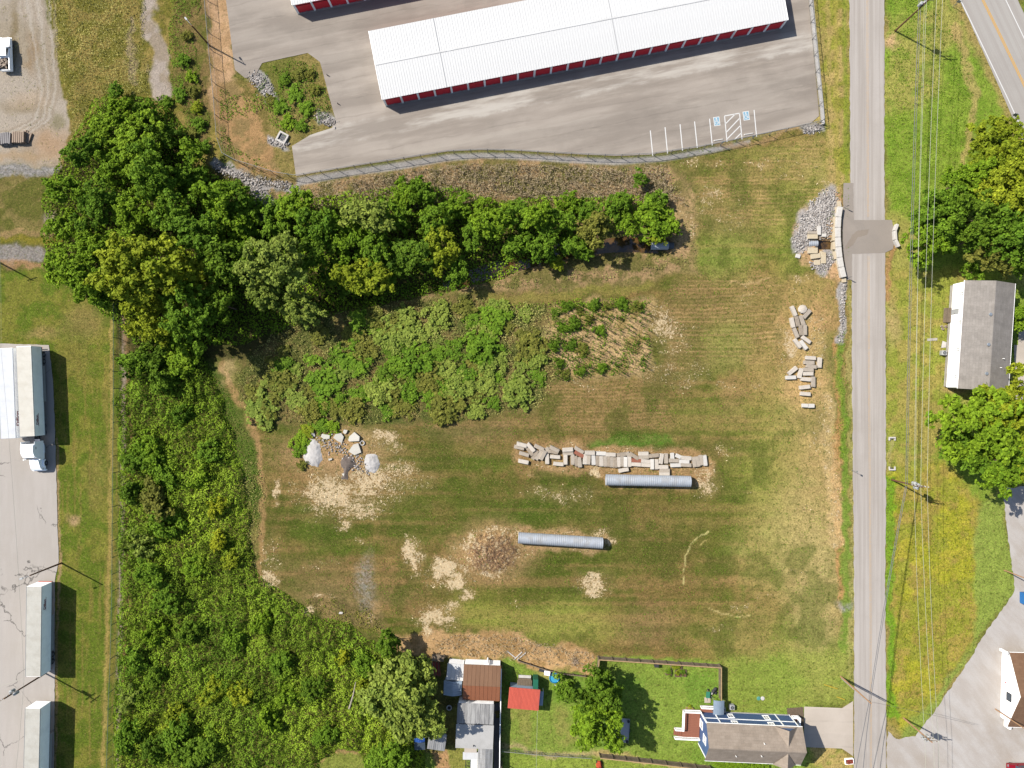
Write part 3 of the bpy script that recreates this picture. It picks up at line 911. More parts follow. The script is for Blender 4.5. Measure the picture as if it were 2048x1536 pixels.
sheet('storage_lot', LOT, 0.020, m_lot, 0.03, 12)
sheet('road', ROAD, 0.020, m_road, 0.09, 9)
sheet('road_patch', PATCH, 0.026, m_patch, 0.04, 8)
sheet('highway', HWY, 0.020, m_hwy, 0.05, 10)
sheet('truck_yard', YARD, 0.020, m_yard, 0.06, 8)
sheet('gravel_drive', DRIVE, 0.020, m_drive, 0.14, 6)
sheet('driveway', APRON, 0.030, m_apron)
m_pdark = asphalt('patch_dark', A(164, 150, 136), A(172, 158, 143), 0, (0.4, 0.4, 1), A(158, 144, 131), grain=.05)
sheet('road_patch_overlay', [(1704, 470), (1714, 462), (1738, 458), (1734, 470), (1715, 475), (1706, 490), (1692, 500), (1690, 494)], 0.031, m_pdark, 0.08, 3)


def line(name, pts, wdt, z, m, kind='structure', dash=None):
    b = MB()
    q = [P(*p) for p in pts]
    for a, c2 in zip(q[:-1], q[1:]):
        d = (c2 - a).normalized()
        nn = Vector((-d.y, d.x, 0)) * wdt / 2
        b.poly((*(a - nn).xy, z), (*(c2 - nn).xy, z), (*(c2 + nn).xy, z), (*(a + nn).xy, z))
    o = b.build(name, m)
    return tag(o, kind=kind)


def worn(name, col, under, thr=0.5, scale=3.0):
    k = N(name)
    c = k.mix(k.rng(k.noise(scale, 6, 0.75), thr - .1, thr + .1, 0, 1, True), col, under)
    return k.done(c, 0.8)


m_yel_faint = worn('faded_yellow_paint', A(222, 190, 150), A(204, 190, 174), 0.52)
m_yel = worn('yellow_paint', A(244, 184, 62), A(220, 176, 96), 0.62)
m_white = worn('white_line_paint', A(250, 248, 244), A(226, 220, 212), 0.66)
RC = [((a[0] + 1768.5) / 2 + .5, a[1]) for a in ROAD_L[:2]]
rc = [(1733.5, -200), (1734.5, 0), (1735.5, 384), (1736.5, 434)]
line('road_marking', [(x - 1.2, y) for x, y in rc], 0.10, 0.024, m_yel_faint)
line('road_marking', [(x + 1.2, y) for x, y in rc], 0.10, 0.024, m_yel_faint)
rc = [(1737, 512), (1738, 768), (1739.5, 960), (1740.5, 1152), (1741.5, 1400), (1741.5, 1800)]
line('road_marking', [(x - 1.2, y) for x, y in rc], 0.10, 0.024, m_yel_faint)
line('road_marking', [(x + 1.2, y) for x, y in rc], 0.10, 0.024, m_yel_faint)
line('highway_marking', [(1854, -180), (1921, 0), (1968, 98), (2012, 190), (2048, 268), (2130, 460), (2250, 760)], 0.16, 0.025, m_white)
line('highway_marking', [(1943, -180), (2011, -1), (2046, 72), (2096, 176), (2196, 400), (2370, 760)], 0.16, 0.025, m_white)
for s in (-1.6, 1.6):
    line('highway_marking', [(1898 + s, -180), (1965 + s, -1), (1996 + s, 62), (2022 + s, 116), (2048 + s, 170), (2160 + s, 430), (2310 + s, 760)], 0.14, 0.025, m_yel)
# parking bays
for a, b_ in (((1300.5, 261), (1305.5, 312)), ((1330, 254.5), (1335, 307)), ((1360, 248.5), (1365, 301.5)), ((1389, 243), (1394.5, 296)), ((1419, 237.5), (1424.5, 291)),
              ((1449, 232), (1454, 284)), ((1479, 226.5), (1484, 279)), ((1508, 220), (1513, 273.5)), ((1449, 232), (1479, 226.5)),
              ((1451, 247.5), (1470, 228.5)), ((1453, 264), (1479.5, 236)), ((1454, 278), (1481, 251)), ((1469, 279), (1482.5, 266))):
    line('bay_line', [a, b_], 0.17, 0.026, m_white)
m_blue = surf('blue_paint', A(132, 190, 218), 0.7, 0.15, 4, A(206, 216, 220), 3.0, amt=.7)
for cx, cy in ((1433.5, 242.8), (1492.3, 231.6)):
    o = thing('accessible_symbol', 'blue wheelchair symbol in a white square painted on the ' + ('left' if cx < 1460 else 'right') + ' accessible bay', 'road marking', P(cx, cy, 0.0), R(8), 'accessible parking symbols')
    MB().box((0, 0, 0.0265), (1.12, 1.62, 0.003)).build('border', m_white, o)
    MB().box((0, 0, 0.0305), (0.90, 1.40, 0.003)).build('field', m_blue, o)
    s = MB()
    z = 0.0335
    s.disc((-0.02, 0.50, z), 0.13, 14)
    for a, b_, ww in (((-0.05, 0.36), (-0.02, -0.06), .13), ((-0.05, 0.20), (0.22, 0.16), .10), ((-0.03, -0.06), (0.22, -0.08), .12), ((0.20, -0.06), (0.30, -0.42), .11), ((0.28, -0.42), (0.40, -0.38), .09)):
        a, b_ = Vector((*a, z)), Vector((*b_, z))
        d = (b_ - a).normalized()
        nn = Vector((-d.y, d.x, 0)) * ww / 2
        s.poly(a - nn, b_ - nn, b_ + nn, a + nn)
    for q in range(12):
        t0, t1 = R(110 + q * 20), R(130 + q * 20)
        c0 = Vector((-0.06, -0.22, z))
        e = [c0 + Vector((math.cos(t) * r_, math.sin(t) * r_, 0)) for t, r_ in ((t0, .24), (t0, .33), (t1, .33), (t1, .24))]
        s.poly(*e)
    s.build('wheelchair_figure', m_white, o)
# creek water
kw = N('creek_water')
wc = kw.mix(kw.rng(kw.noise(0.8, 5, .7), .4, .62, 0, 1, True), A(74, 58, 40), A(122, 92, 52))
kw.bump(kw.noise(3, 4, .6), 0.12, 0.02)
kw.done(wc, 0.08, 0, 0.5)
sheet('creek_water', [(1318, 470), (1318, 514), (1280, 520), (1225, 524), (1170, 520), (1000, 560), (900, 590), (880, 560), (1000, 515), (1170, 470), (1240, 462)], -0.62, kw.m)
sheet('culvert_pool', [(1630, 476), (1670, 476), (1670, 501), (1630, 501)], -0.85, kw.m)
# ------------------------------------------------------------------ materials for buildings
m_roofwhite = surf('white_metal_roof', A(250, 249, 247), 0.5, 0.07, 0.5, A(232, 230, 227), 0.22, 0.0, stretch=(1, .25, 1), spec=.3)
m_red = surf('red_steel', (.50, .026, .036), 0.5, 0.10, 1.0, spec=.3)
m_wtrim = surf('white_steel_trim', (.72, .71, .69), 0.5, 0.08, 2, (.62, .61, .58), .8)
m_conc = surf('concrete', A(206, 198, 186), 0.9, 0.14, 1.2, A(182, 172, 158), 0.8)
m_concw = surf('pale_concrete', A(236, 230, 222), 0.9, 0.10, 1.5, A(214, 206, 196), 1.1)
m_wall = surf('white_siding', (.74, .73, .72), 0.7, 0.06, 0.8, (.66, .65, .63), 0.5)
m_gutter = surf('grey_flashing', A(200, 200, 200), 0.5, 0.08, 2)
m_dark = surf('dark_rubber', (0.02, 0.02, 0.022), 0.8, 0.2, 3)
m_steel = surf('galvanised_steel', A(196, 204, 212), 0.45, 0.12, 1.5, metal=.5)
m_wood = surf('weathered_wood', A(150, 132, 110), 0.9, 0.25, 2.0, A(120, 104, 84), 1.2, stretch=(1, 1, .3))
m_woodtop = surf('pale_wood_cap', A(214, 180, 130), 0.9, 0.2, 2.0)
m_pole = surf('treated_pole_wood', A(132, 88, 62), 0.9, 0.25, 2.0, A(110, 82, 62), 1.0)
m_glass = N('window_glass')
m_glass.done((0.03, 0.04, 0.05), 0.08, 0, 0.6)
m_glass = m_glass.m


def shingle(name, c1, c2, row=0.14, axis=1):
    """asphalt shingles far too small to pick apart: courses and tabs as tone"""
    k = N(name)
    bt = k.n('ShaderNodeTexBrick')
    k.l(k.mapping(0 if axis else math.pi / 2), bt.inputs['Vector'])
    bt.inputs['Scale'].default_value = 1.0
    bt.inputs['Brick Width'].default_value = 0.9
    bt.inputs['Row Height'].default_value = 0.42
    bt.inputs['Mortar Size'].default_value = 0.015
    bt.inputs['Color1'].default_value = (*c1, 1)
    bt.inputs['Color2'].default_value = (*c2, 1)
    bt.inputs['Mortar'].default_value = (*[x * .75 for x in c1], 1)
    f = k.math('MULTIPLY', k.rng(k.noise(0.8, 6, .7, k.mapping(0, (1, .4, 1))), .3, .7, .84, 1.14), k.rng(k.noise(9, 3), .3, .7, .9, 1.1))
    c = k.mix(1.0, bt.outputs['Color'], k.grey(f), 'MULTIPLY')
    k.bump(k.noise(14, 3), .2, .01)
    return k.done(c, .95, 0, .15)


m_shgrey = shingle('grey_shingles', A(176, 168, 160), A(166, 158, 150))
m_shbrown = shingle('taupe_shingles', A(182, 166, 150), A(172, 156, 140))
m_shred = shingle('brown_shingles', A(152, 118, 92), A(142, 108, 84))


# ------------------------------------------------------------------ self storage rows
def storage(px, py, length, depth, bays, label, full=True, first_gap=0.0):
    EZ, RZ = 3.0, 3.26
    rz = math.atan2(0.193, 0.981)
    p = P(px, py, EZ)
    t = thing('storage_building', label, 'building', (p.x, p.y, 0.02), rz, 'self storage rows')
    # walls
    y0 = -0.12
    MB().box((length / 2, depth - .1, EZ / 2), (length - .2, .16, EZ)).build('back_wall', m_red, t)
    for x in (0.18, length - .18):
        b = MB()
        b.prism([(x - .08, y0 + .1), (x + .08, y0 + .1), (x + .08, depth - .19), (x - .08, depth - .19)], 0, EZ - .03)
        b.build('end_wall', m_wtrim if x < 1 else m_red, t)
    MB().box((length / 2, y0 + .22, EZ - .24), (length - .4, .10, .44)).build('header', m_red, t)
    MB().box((length / 2, y0 + .22, .06), (length - .2, .5, .12)).build('slab_edge', m_conc, t)
    pitch = (length - .5) / bays
    # roll up doors, one mesh shared
    d = MB()
    nr = 10
    for i in range(nr):
        z0 = .13 + i * (2.04 / nr)
        d.box((0, 0, z0 + .1), (pitch - .36, .05 if i % 2 else .08, 2.04 / nr - .004))
    dm = d.mesh('door')
    hm = MB().box((0, -.07, .28), (.22, .04, .05)).mesh('door_handle')
    pm = MB().box((0, 0, (EZ - .05) / 2 + .06), (.34, .16, EZ - .17)).mesh('door_post')
    dsm = MB().tube([(0, 0, .15), (0, 0, EZ - .1)], .05, 6).mesh('downspout')
    for i in range(bays):
        o = link('door', dm, m_red, t, (.25 + pitch * (i + .5), y0 + .26, 0))
        link('door_handle', hm, m_gutter, o)
    for i in range(bays + 1):
        link('door_post', pm, m_wtrim, t, (.25 + pitch * i, y0 + .16, 0))
        if i % 4 == 1:
            link('downspout', dsm, m_wtrim, t, (.25 + pitch * i, y0 + .02, 0))
    # roof panels: standing ribs, each panel its own piece
    pw = .914
    npan = int(length / pw)
    pw = length / npan
    half = depth / 2
    sl = math.hypot(half, RZ - EZ)
    b = MB()
    b.add([(0, 0, 0), (pw - .006, 0, 0), (pw - .006, sl, 0), (0, sl, 0), (0, 0, -.02), (pw - .006, 0, -.02), (pw - .006, sl, -.02), (0, sl, -.02)], [(0, 1, 2, 3), (7, 6, 5, 4), (0, 4, 5, 1), (1, 5, 6, 2), (2, 6, 7, 3), (3, 7, 4, 0)])
    for rx in (.06, pw / 2 + .03):
        b.add([(rx - .05, -.02, .001), (rx + .05, -.02, .001), (rx + .02, -.02, .04), (rx - .02, -.02, .04), (rx - .05, sl, .001), (rx + .05, sl, .001), (rx + .02, sl, .04), (rx - .02, sl, .04)],
              [(0, 1, 2, 3), (5, 4, 7, 6), (1, 5, 6, 2), (2, 6, 7, 3), (3, 7, 4, 0)])
    pmesh = b.mesh('roof_panel')
    ang = math.atan2(RZ - EZ, half)
    for i in range(npan):
        o = link('roof_panel', pmesh, m_roofwhite, t, (i * pw, 0, EZ))
        o.rotation_euler = (ang, 0, 0)
        if full:
            o = link('roof_panel', pmesh, m_roofwhite, t, ((i + 1) * pw, depth, EZ))
            o.rotation_euler = (ang, 0, math.pi)
    if not full:
        MB().poly((0, half, RZ), (length, half, RZ), (length, depth, EZ), (0, depth, EZ)).build('rear_roof', m_roofwhite, t)
    MB().add([(0, half - .14, RZ + .062), (length, half - .14, RZ + .062), (length, half, RZ + .07), (0, half, RZ + .07), (0, half + .14, RZ + .062), (length, half + .14, RZ + .062)], [(0, 1, 2, 3), (3, 2, 5, 4)]).build('ridge_cap', m_roofwhite, t)
    MB().box((length / 2, .03, EZ - .05), (length, .10, .08)).build('gutter', m_wtrim, t)
    if full:
        for x in (11.55, 42.3):
            s = MB()
            s.add([(x - .04, -.04, EZ + .07), (x + .04, -.04, EZ + .07), (x + .04, half, RZ + .072), (x - .04, half, RZ + .072), (x + .04, depth, EZ + .07), (x - .04, depth, EZ + .07)], [(0, 1, 2, 3), (3, 2, 4, 5)])
            s.build('seam_flashing', m_gutter, t)
    for x in (-.03, length + .03):
        s = MB()
        s.prism([(x - .04, 0), (x + .04, 0), (x + .04, half), (x - .04, half)], 0, .1)
        s.v = [(a, b_, EZ + c_ - .05 + (RZ - EZ) * b_ / half) for a, b_, c_ in s.v]
        s2 = MB()
        s2.prism([(x - .04, half), (x + .04, half), (x + .04, depth), (x - .04, depth)], 0, .1)
        s2.v = [(a, b_, EZ + c_ - .05 + (RZ - EZ) * (depth - b_) / half) for a, b_, c_ in s2.v]
        s.add(s2.v, s2.f)
        s.build('rake_trim', m_wtrim, t)
    return t


storage(764.5, 199.5, 72.7, 12.3, 24, 'long white metal roofed storage building with red roll-up doors beside the parking bays')
storage(584.5, 10.5, 34.0, 12.3, 11, 'white roofed storage building cut off by the top edge of the photo', False)


# ------------------------------------------------------------------ gabled houses: local x along the ridge, y across, origin at the centre
def gable(t, L, W, ez, rz_, wall_m, roof_m, over=.35, gover=.3, wall_parts=True, base=0.0, th=.12, trim=m_wtrim, roofname='roof'):
    hw = W / 2
    slope = (rz_ - ez) / hw
    # walls as four slabs
    for s in (-1, 1):
        MB().box((0, s * (hw - .07), (ez + base) / 2), (L, .14, ez - base)).build('wall', wall_m, t)
        b = MB()
        x = s * (L / 2 + .0)
        vs = [(x - .07, -hw + .15, base), (x - .07, hw - .15, base), (x - .07, hw - .15, ez - .02), (x - .07, 0, rz_ - .16), (x - .07, -hw + .15, ez - .02)]
        b.add(vs + [(v[0] + .14, v[1], v[2]) for v in vs], [(4, 3, 2, 1, 0), (5, 6, 7, 8, 9), (0, 1, 6, 5), (1, 2, 7, 6), (2, 3, 8, 7), (3, 4, 9, 8), (4, 0, 5, 9)])
        b.build('gable_wall', wall_m, t)
    hx = L / 2 + gover
    for s in (-1, 1):
        b = MB()
        ye, ze = s * (hw + over), ez - slope * over + .06
        top = [(-hx, 0, rz_ + .06), (hx, 0, rz_ + .06), (hx, ye, ze), (-hx, ye, ze)]
        bot = [(x, y, z - th) for x, y, z in top]
        fs = [(0, 1, 2, 3), (7, 6, 5, 4), (2, 1, 5, 6), (3, 2, 6, 7), (0, 3, 7, 4)]
        if s > 0:
            fs = [tuple(reversed(q)) for q in fs]
        b.add(top + bot, fs)
        o = b.build(roofname, roof_m, t)
        MB().box((0, ye + s * .03, ze - .06), (2 * hx, .05, .16)).build('fascia', trim, o)
    MB().add([(-hx, -.16, rz_ + .045), (hx, -.16, rz_ + .045), (hx, 0, rz_ + .085), (-hx, 0, rz_ + .085), (hx, .16, rz_ + .045), (-hx, .16, rz_ + .045)], [(0, 1, 2, 3), (3, 2, 4, 5)]).build('ridge_cap', roof_m, t)
    return slope


def window(t, c, wdt, hgt, face, frame=m_wtrim, grid=True):
    """face: outward unit vector along x or y; the window is a part with frame, glass as sub-parts"""
    ax = 0 if abs(face[0]) > .5 else 1
    s = face[ax]

    def bx(b, u, v, du, dv, off, dep):
        p = [0, 0, 0]
        p[ax] = c[ax] + s * off
        p[1 - ax] = c[1 - ax] + u
        p[2] = c[2] + v
        sz = [0, 0, dv]
        sz[ax] = dep
        sz[1 - ax] = du
        b.box(p, sz)
    b = MB()
    bx(b, 0, hgt / 2, wdt + .2, .12, .04, .08)
    bx(b, 0, -hgt / 2, wdt + .2, .14, .05, .10)
    bx(b, -wdt / 2, 0, .12, hgt - .12, .04, .08)
    bx(b, wdt / 2, 0, .12, hgt - .12, .04, .08)
    if grid:
        bx(b, 0, 0, .05, hgt - .12, .02, .05)
        bx(b, 0, 0, wdt - .12, .05, .025, .05)
    o = b.build('window', frame, t)
    g = MB()
    bx(g, 0, 0, wdt - .1, hgt - .1, .005, .02)
    g.build('pane', m_glass, o)
    return o


# --- manufactured home on the east side
m_skypane = surf('pane_sky_reflection', A(196, 198, 200), .2, .1, 3, spec=.5)  # pale grey pane colour stands in for the reflected sky
c4 = [P(1929.4, 560.3, 4.4), P(2031, 566, 4.4), P(1915, 778.6, 4.4), P(2017, 783, 4.4)]
cc = sum(c4, Vector()) / 4
dirv = (c4[2] - c4[0]).normalized()
home = thing('manufactured_home', 'white manufactured home with grey shingle roof beside the east lawn', 'house', (cc.x, cc.y, 0), math.atan2(dirv.y, dirv.x))
# local +x points down the picture, local +y to the right (east)
gable(home, 18.4, 8.5, 4.4, 5.9, m_wall, m_shgrey, .16, .22, base=0.9)
for s in (-1, 1):
    MB().box((0, s * 4.15, .45), (18.2, .08, .9)).build('skirting', m_conc, home)
    MB().box((s * 9.1, 0, .45), (.08, 8.1, .9)).build('skirting', m_conc, home)
for x in (-7.2, -2.2, 2.6, 7.4):
    o_ = window(home, (x, -4.25, 3.55), 0.8, 1.0, (0, -1, 0))
    o_.children[0].data.materials[0] = m_skypane
d = MB().box((-4.2, -4.28, 2.0), (.95, .06, 2.1)).build('door', m_gutter, home)
MB().box((-3.85, -4.33, 1.95), (.05, .06, .14)).build('handle', m_dark, d)
for x in (-3.6, 1.6, 6.6):
    MB().tube([(x, -.55, 5.6), (x, -.55, 5.96)], .20, 12).tube([(x, -.55, 5.965), (x, -.55, 6.02)], [.30, .26], 12).build('roof_vent', m_steel, home)
for x, y in ((3.8, 2.6), (5.4, 2.2)):
    MB().tube([(x, y, 4.8), (x, y, 5.5)], .06, 8).build('vent_pipe', m_wtrim, home)
st = thing('porch_steps', 'small brown wooden steps against the manufactured home wall', 'steps', (*P(1893, 631).xy, 0), R(-3.8))
for i in range(3):
    MB().box((-.45 + i * .3, 0, .12 + i * .2), (.3, 2.6, .24 + i * .4 - .1)).build('tread', m_wood, st)
MB().box((.65, 0, .35), (.5, 2.6, .7)).build('landing', m_wood, st)


def ac_unit(px, py, label, rz=0.0, z=0.0):
    t = thing('air_conditioner', label, 'air conditioner', (*P(px, py).xy, z), rz, 'outdoor air conditioner units')
    MB().rbox((0, 0, .42), (.85, .85, .84), .06).build('casing', m_gutter, t)
    MB().disc((0, 0, .845), .32, 18).build('fan_opening', m_dark, t)
    g = MB()
    for a in range(4):
        g.box((0, 0, .862), (.66, .03, .015), R(45 * a))
    g.disc((0, 0, .872), .09, 10)
    g.build('fan_guard', m_steel, t)
    return t


ac_unit(1884, 706, 'grey square air conditioner unit beside the white manufactured home', R(-4))
MB_sl = MB().prism([(-.45, -.6), (.4, -.55), (.5, .4), (-.2, .65)], 0, .07)
tag(MB_sl.build('stepping_slab', m_concw, None, False, (*P(1887, 689).xy, .02)), 'pale concrete slab just above the manufactured home air conditioner', 'slab')
tag(MB().prism([(-.9, -.2), (.9, -.25), (.95, .2), (-.85, .25)], 0, .06).build('stepping_slab', m_conc, None, False, (*P(1864, 679).xy, .02), R(5)), 'narrow grey stepping slab lying on the east lawn', 'slab')
for i, (x, y) in enumerate(((1882, 653), (1890, 653), (1884, 658))):
    t = thing('flower_pot', f'small white flower pot by the manufactured home, {["leftmost", "rightmost", "lowest"][i]} of three', 'pot', (*P(x, y).xy, 0), 0, 'pots by the manufactured home')
    MB().tube([(0, 0, 0), (0, 0, .3)], [.13, .2], 10).build('pot', m_concw, t)
    MB().disc((0, 0, .3015), .16, 10).build('soil', m_pole, t)
tag(sheet('walkway', [(2028, 690), (2036, 690), (2037, 655), (2060, 640), (2060, 900), (2033, 900), (2030, 760)], .02, m_apron))

# --- white building with brown roof at the lower right
wb = thing('white_building', 'white building with brown roof cut off by the right edge, gable towards the gravel', 'building', (*P(2003, 1373).xy, 0), R(-1.5))
wb.location = (*(P(2003, 1372) + Vector((9.0, 0, 0))).xy, 0)
gable(wb, 18.0, 11.6, 2.4, 5.1, m_wall, m_shred, .8, .15)
wo = MB().box((-9.10, -1.3, 2.1), (.05, 1.5, 1.3)).build('window', m_dark, wb)
MB().box((-9.13, -1.3, 2.1), (.02, 1.2, 1.0)).build('pane', m_glass, wo)
MB().rbox((-9.35, 6.35, .9), (.35, .45, 1.8), .04).build('utility_box', m_wtrim, wb)
MB().rbox((-8.2, -6.9, .7), (.4, 1.0, 1.4), .04).build('propane_box', m_wtrim, wb)
MB().box((-9.13, .9, 1.1), (.06, .25, .3)).build('meter', m_red, wb)

# --- navy house with decks
e4 = [P(1413.2, 1445.7, 5.4), P(1605.9, 1454.5, 5.4), P(1409.6, 1521.9, 5.4), P(1602.9, 1532, 5.4)]
hc = sum(e4, Vector()) / 4
dv = (e4[1] - e4[0]).normalized()
nh = thing('navy_house', 'two-storey navy blue house with white trim and taupe shingle roof', 'house', (hc.x, hc.y, 0), math.atan2(dv.y, dv.x))


def lap(name, c):
    k = N(name)
    sep = k.n('ShaderNodeSeparateXYZ')
    k.l(k.coord(), sep.inputs[0])
    fr = k.math('FRACT', k.math('DIVIDE', sep.outputs[2], .2))
    cc2 = k.mix(k.rng(fr, 0, .12, .6, 0), c, tuple(x * .7 for x in c))
    k.bump(fr, .4, .02)
    cc2 = k.mix(1.0, cc2, k.grey(k.rng(k.noise(1.2, 4), .3, .7, .9, 1.1)), 'MULTIPLY')
    return k.done(cc2, .6, 0, .3)


m_navy = lap('navy_lap_siding', A(92, 122, 172))
m_deck = surf('red_brown_decking', A(170, 108, 84), .8, .2, 3, stretch=(.3, 3, 1))
HL, HW, EZ = 16.0, 5.9, 5.4
gable(nh, HL, HW, EZ, 7.35, m_navy, m_shbrown, .34, .3)
# trim: belt course and corner boards, set proud
yN = HW / 2
MB().box((0, yN + .025, 2.75), (HL - .3, .05, .18)).build('belt_course', m_wtrim, nh)
MB().box((0, yN + .02, .15), (HL - .3, .06, .3)).build('foundation', m_concw, nh)
for x in (-8.0, -5.6, 5.4, 8.0):
    MB().box((x, yN + .03, 2.7), (.18, .07, 5.3)).build('corner_board', m_wtrim, nh)
for y in (-2.9, 2.9):
    MB().box((-8.10, y, 2.7), (.07, .18, 5.3)).build('corner_board', m_wtrim, nh)
for x, z in ((-3.0, 1.55), (3.4, 1.55), (-3.0, 4.2), (3.4, 4.2)):
    window(nh, (x, yN, z), .95, 1.3, (0, 1, 0))
for y, z in ((-.3, 3.9), (1.2, 1.5)):
    window(nh, (-8.07, y, z), 1.3, 1.5, (-1, 0, 0))
# cross gables with their own little roofs
for s in (1, -1):
    xg, gw, rise = 5.3, 1.9, 7.0
    rb = EZ + .06
    b = MB()
    yo = s * (yN + .36)
    slope = (7.35 - EZ) / yN
    yi = s * (7.35 - rise) / slope
    for q in (-1, 1):
        vs = [(xg, yo, rise + .1), (xg, yi, rise + .1), (xg + q * gw, s * yN * 1.08, rb + .06), (xg + q * gw, yo, rb + .02)]
        if q * s > 0:
            vs = vs[::-1]
        b.poly(*vs)
    o = b.build('cross_gable_roof', m_shbrown, nh)
    g = MB()
    yf = s * (yN + .08)
    g.add([(xg - gw + .3, yf, EZ - .1), (xg + gw - .3, yf, EZ - .1), (xg, yf, rise - .1)], [(0, 1, 2) if s < 0 else (2, 1, 0)])
    g.build('gable_face', m_navy, o)
for x, y in ((1.2, .95), (.9, -1.3), (-3.4, -1.6)):
    z = 7.35 - (7.35 - EZ) / yN * abs(y)
    MB().tube([(x, y, z - .1), (x, y, z + .5)], .06, 8).build('vent_pipe', m_wtrim, nh)


def railing(t, pts, z0, h=.95, name='railing'):
    b = MB()
    for a, c_ in zip(pts[:-1], pts[1:]):
        a, c_ = Vector((*a, 0)), Vector((*c_, 0))
        d_ = c_ - a
        ang_ = math.atan2(d_.y, d_.x)
        mid = (a + c_) / 2
        b.box((mid.x, mid.y, z0 + h), (d_.length, .22, .07), ang_)
        b.box((mid.x, mid.y, z0 + .06), (d_.length, .12, .2), ang_)
        nb = max(2, int(d_.length / .16))
        for i in range(nb + 1):
            q = a.lerp(c_, i / nb)
            w_ = .14 if i in (0, nb) else .05
            b.box((q.x, q.y, z0 + h / 2), (w_, w_, h - .08), ang_)
    return b.build(name, m_wtrim, t)


def deck(t, x0, x1, y0, y1, z, name='deck'):
    o = MB().box(((x0 + x1) / 2, (y0 + y1) / 2, z - .16), (x1 - x0, y1 - y0, .14)).build(name, m_deck, t)
    n_ = max(2, int((y1 - y0) / .3))
    w_ = (y1 - y0) / n_
    bm_ = MB().box((0, 0, 0), (x1 - x0, w_ - .02, .04)).mesh('plank')
    for i in range(n_):
        link('plank', bm_, m_deck, o, ((x0 + x1) / 2, y0 + w_ * (i + .5), z - .06))
    return o


dz = .75
deck(nh, -11.3, -8.15, -1.6, 3.35, dz)
deck(nh, -8.15, -5.6, 3.0, 4.2, dz, 'side_deck')
railing(nh, [(-11.25, -.1), (-11.25, 3.3), (-8.2, 3.3)], dz)
railing(nh, [(-8.2, 4.15), (-5.65, 4.15), (-5.65, 3.05)], dz)
railing(nh, [(-12.6, -1.62), (-8.2, -1.62)], dz - .2)
st_ = MB()
for i in range(4):
    st_.box((-11.5 - i * .32, -.85, dz - .2 - i * .15), (.3, 1.4, .10))
st_.build('stairs', m_deck, nh)
railing(nh, [(-12.6, -.1), (-11.3, -.1)], dz - .25)
deck(nh, 8.15, 9.4, .6, 3.2, dz, 'east_deck')
railing(nh, [(8.2, 3.15), (9.35, 3.15), (9.35, .65)], dz)
# planter with shrubs along the west deck, drawn with the planting below
PLANTER = (hc, math.atan2(dv.y, dv.x))
ac_unit(1462, 1411.5, 'white square air conditioner unit on the lawn above the navy house', R(-2))
ac_unit(1444, 1416, 'small white air conditioner beside the grey canopy above the navy house', R(-2))
gs = thing('grill_canopy', 'grey curved metal canopy frame beside the garden fence at the navy house', 'canopy', (*P(1430.5, 1404).xy, 0), R(-2))
for x in (-.8, .8):
    for y in (-1.1, 1.1):
        MB().tube([(x, y, 0), (x, y, 2.05)], .05, 6).build('post', m_steel, gs)
b = MB()
for i in range(6):
    a0, a1 = -.95 + 1.9 * i / 6, -.95 + 1.9 * (i + 1) / 6
    z0, z1 = 2.1 + .3 * math.cos(a0 * 1.4), 2.1 + .3 * math.cos(a1 * 1.4)
    b.add([(a0, -1.25, z0), (a1, -1.25, z1), (a1, 1.25, z1), (a0, 1.25, z0), (a0, -1.25, z0 - .04), (a1, -1.25, z1 - .04), (a1, 1.25, z1 - .04), (a0, 1.25, z0 - .04)], [(0, 1, 2, 3), (7, 6, 5, 4), (0, 4, 5, 1), (2, 6, 7, 3), (1, 5, 6, 2), (3, 7, 4, 0)])
b.build('canopy_top', surf('blue_grey_metal', A(150, 168, 188), .5, .1, 2), gs)
tag(MB().rbox((0, 0, .04), (1.1, 1.0, .08), .03).build('patio_slab', m_apron, None, False, (*P(1415, 1400).xy, .0)), 'beige square slab left of the grey canopy', 'slab')
tr = thing('fire_pit', 'small round dark fire pit beside the beige slab near the navy house', 'fire pit', (*P(1413, 1413).xy, 0))
MB().tube([(0, 0, 0), (0, 0, .4)], [.32, .42], 14).build('bowl', m_steel, tr)
MB().disc((0, 0, .405), .34, 14).build('ash', m_dark, tr)
wbn = thing('wheelbarrow', 'green wheelbarrow leaning by the garden fence corner', 'wheelbarrow', (*P(1414.5, 1387).xy, 0), R(85))
MB().box((0, 0, .45), (1.0, .6, .3), 0, 1.15).build('tray', surf('green_plastic', A(70, 150, 120), .5, .1, 2), wbn)
for s in (-.2, .2):
    MB().tube([(-1.1, s * 1.6, .55), (.7, s * .4, .22)], .03, 6).build('handle', m_woodtop, wbn)
MB().tube([(.75, -.05, .2), (.75, .05, .2)], .2, 12).build('wheel', m_dark, wbn)
tb = thing('rubbish_bag_heap', 'black bags and a white sack heaped at the garden fence corner', 'rubbish', (*P(1427, 1383).xy, 0))
for i, (x, y, r_, mm) in enumerate(((0, .1, .42, m_dark), (.3, .5, .38, m_dark), (.35, -.2, .3, m_dark), (-.3, -.3, .26, m_concw))):
    b = MB()
    b.tube([(x, y, 0), (x, y, r_ * .5), (x, y, r_ * .95), (x, y, r_ * 1.2)], [r_ * .8, r_, r_ * .6, r_ * .12], 9)
    b.v = [(q[0] + random.uniform(-.04, .04), q[1] + random.uniform(-.04, .04), q[2]) for q in b.v]
    b.build('bag', mm, tb, True)
for px, mm, nm in ((1517, surf('green_lid', A(96, 170, 150), .6, .1, 2), 'round green septic lid on the lawn, left of the white lid'), (1525, m_concw, 'round white septic lid on the lawn, right of the green lid')):
    tag(MB().tube([(0, 0, 0), (0, 0, .10), (0, 0, .14)], [.36, .36, .28], 16).build('septic_lid', mm, None, False, (*P(px, 1396.5).xy, 0.02)), nm, 'lid', 'septic lids')
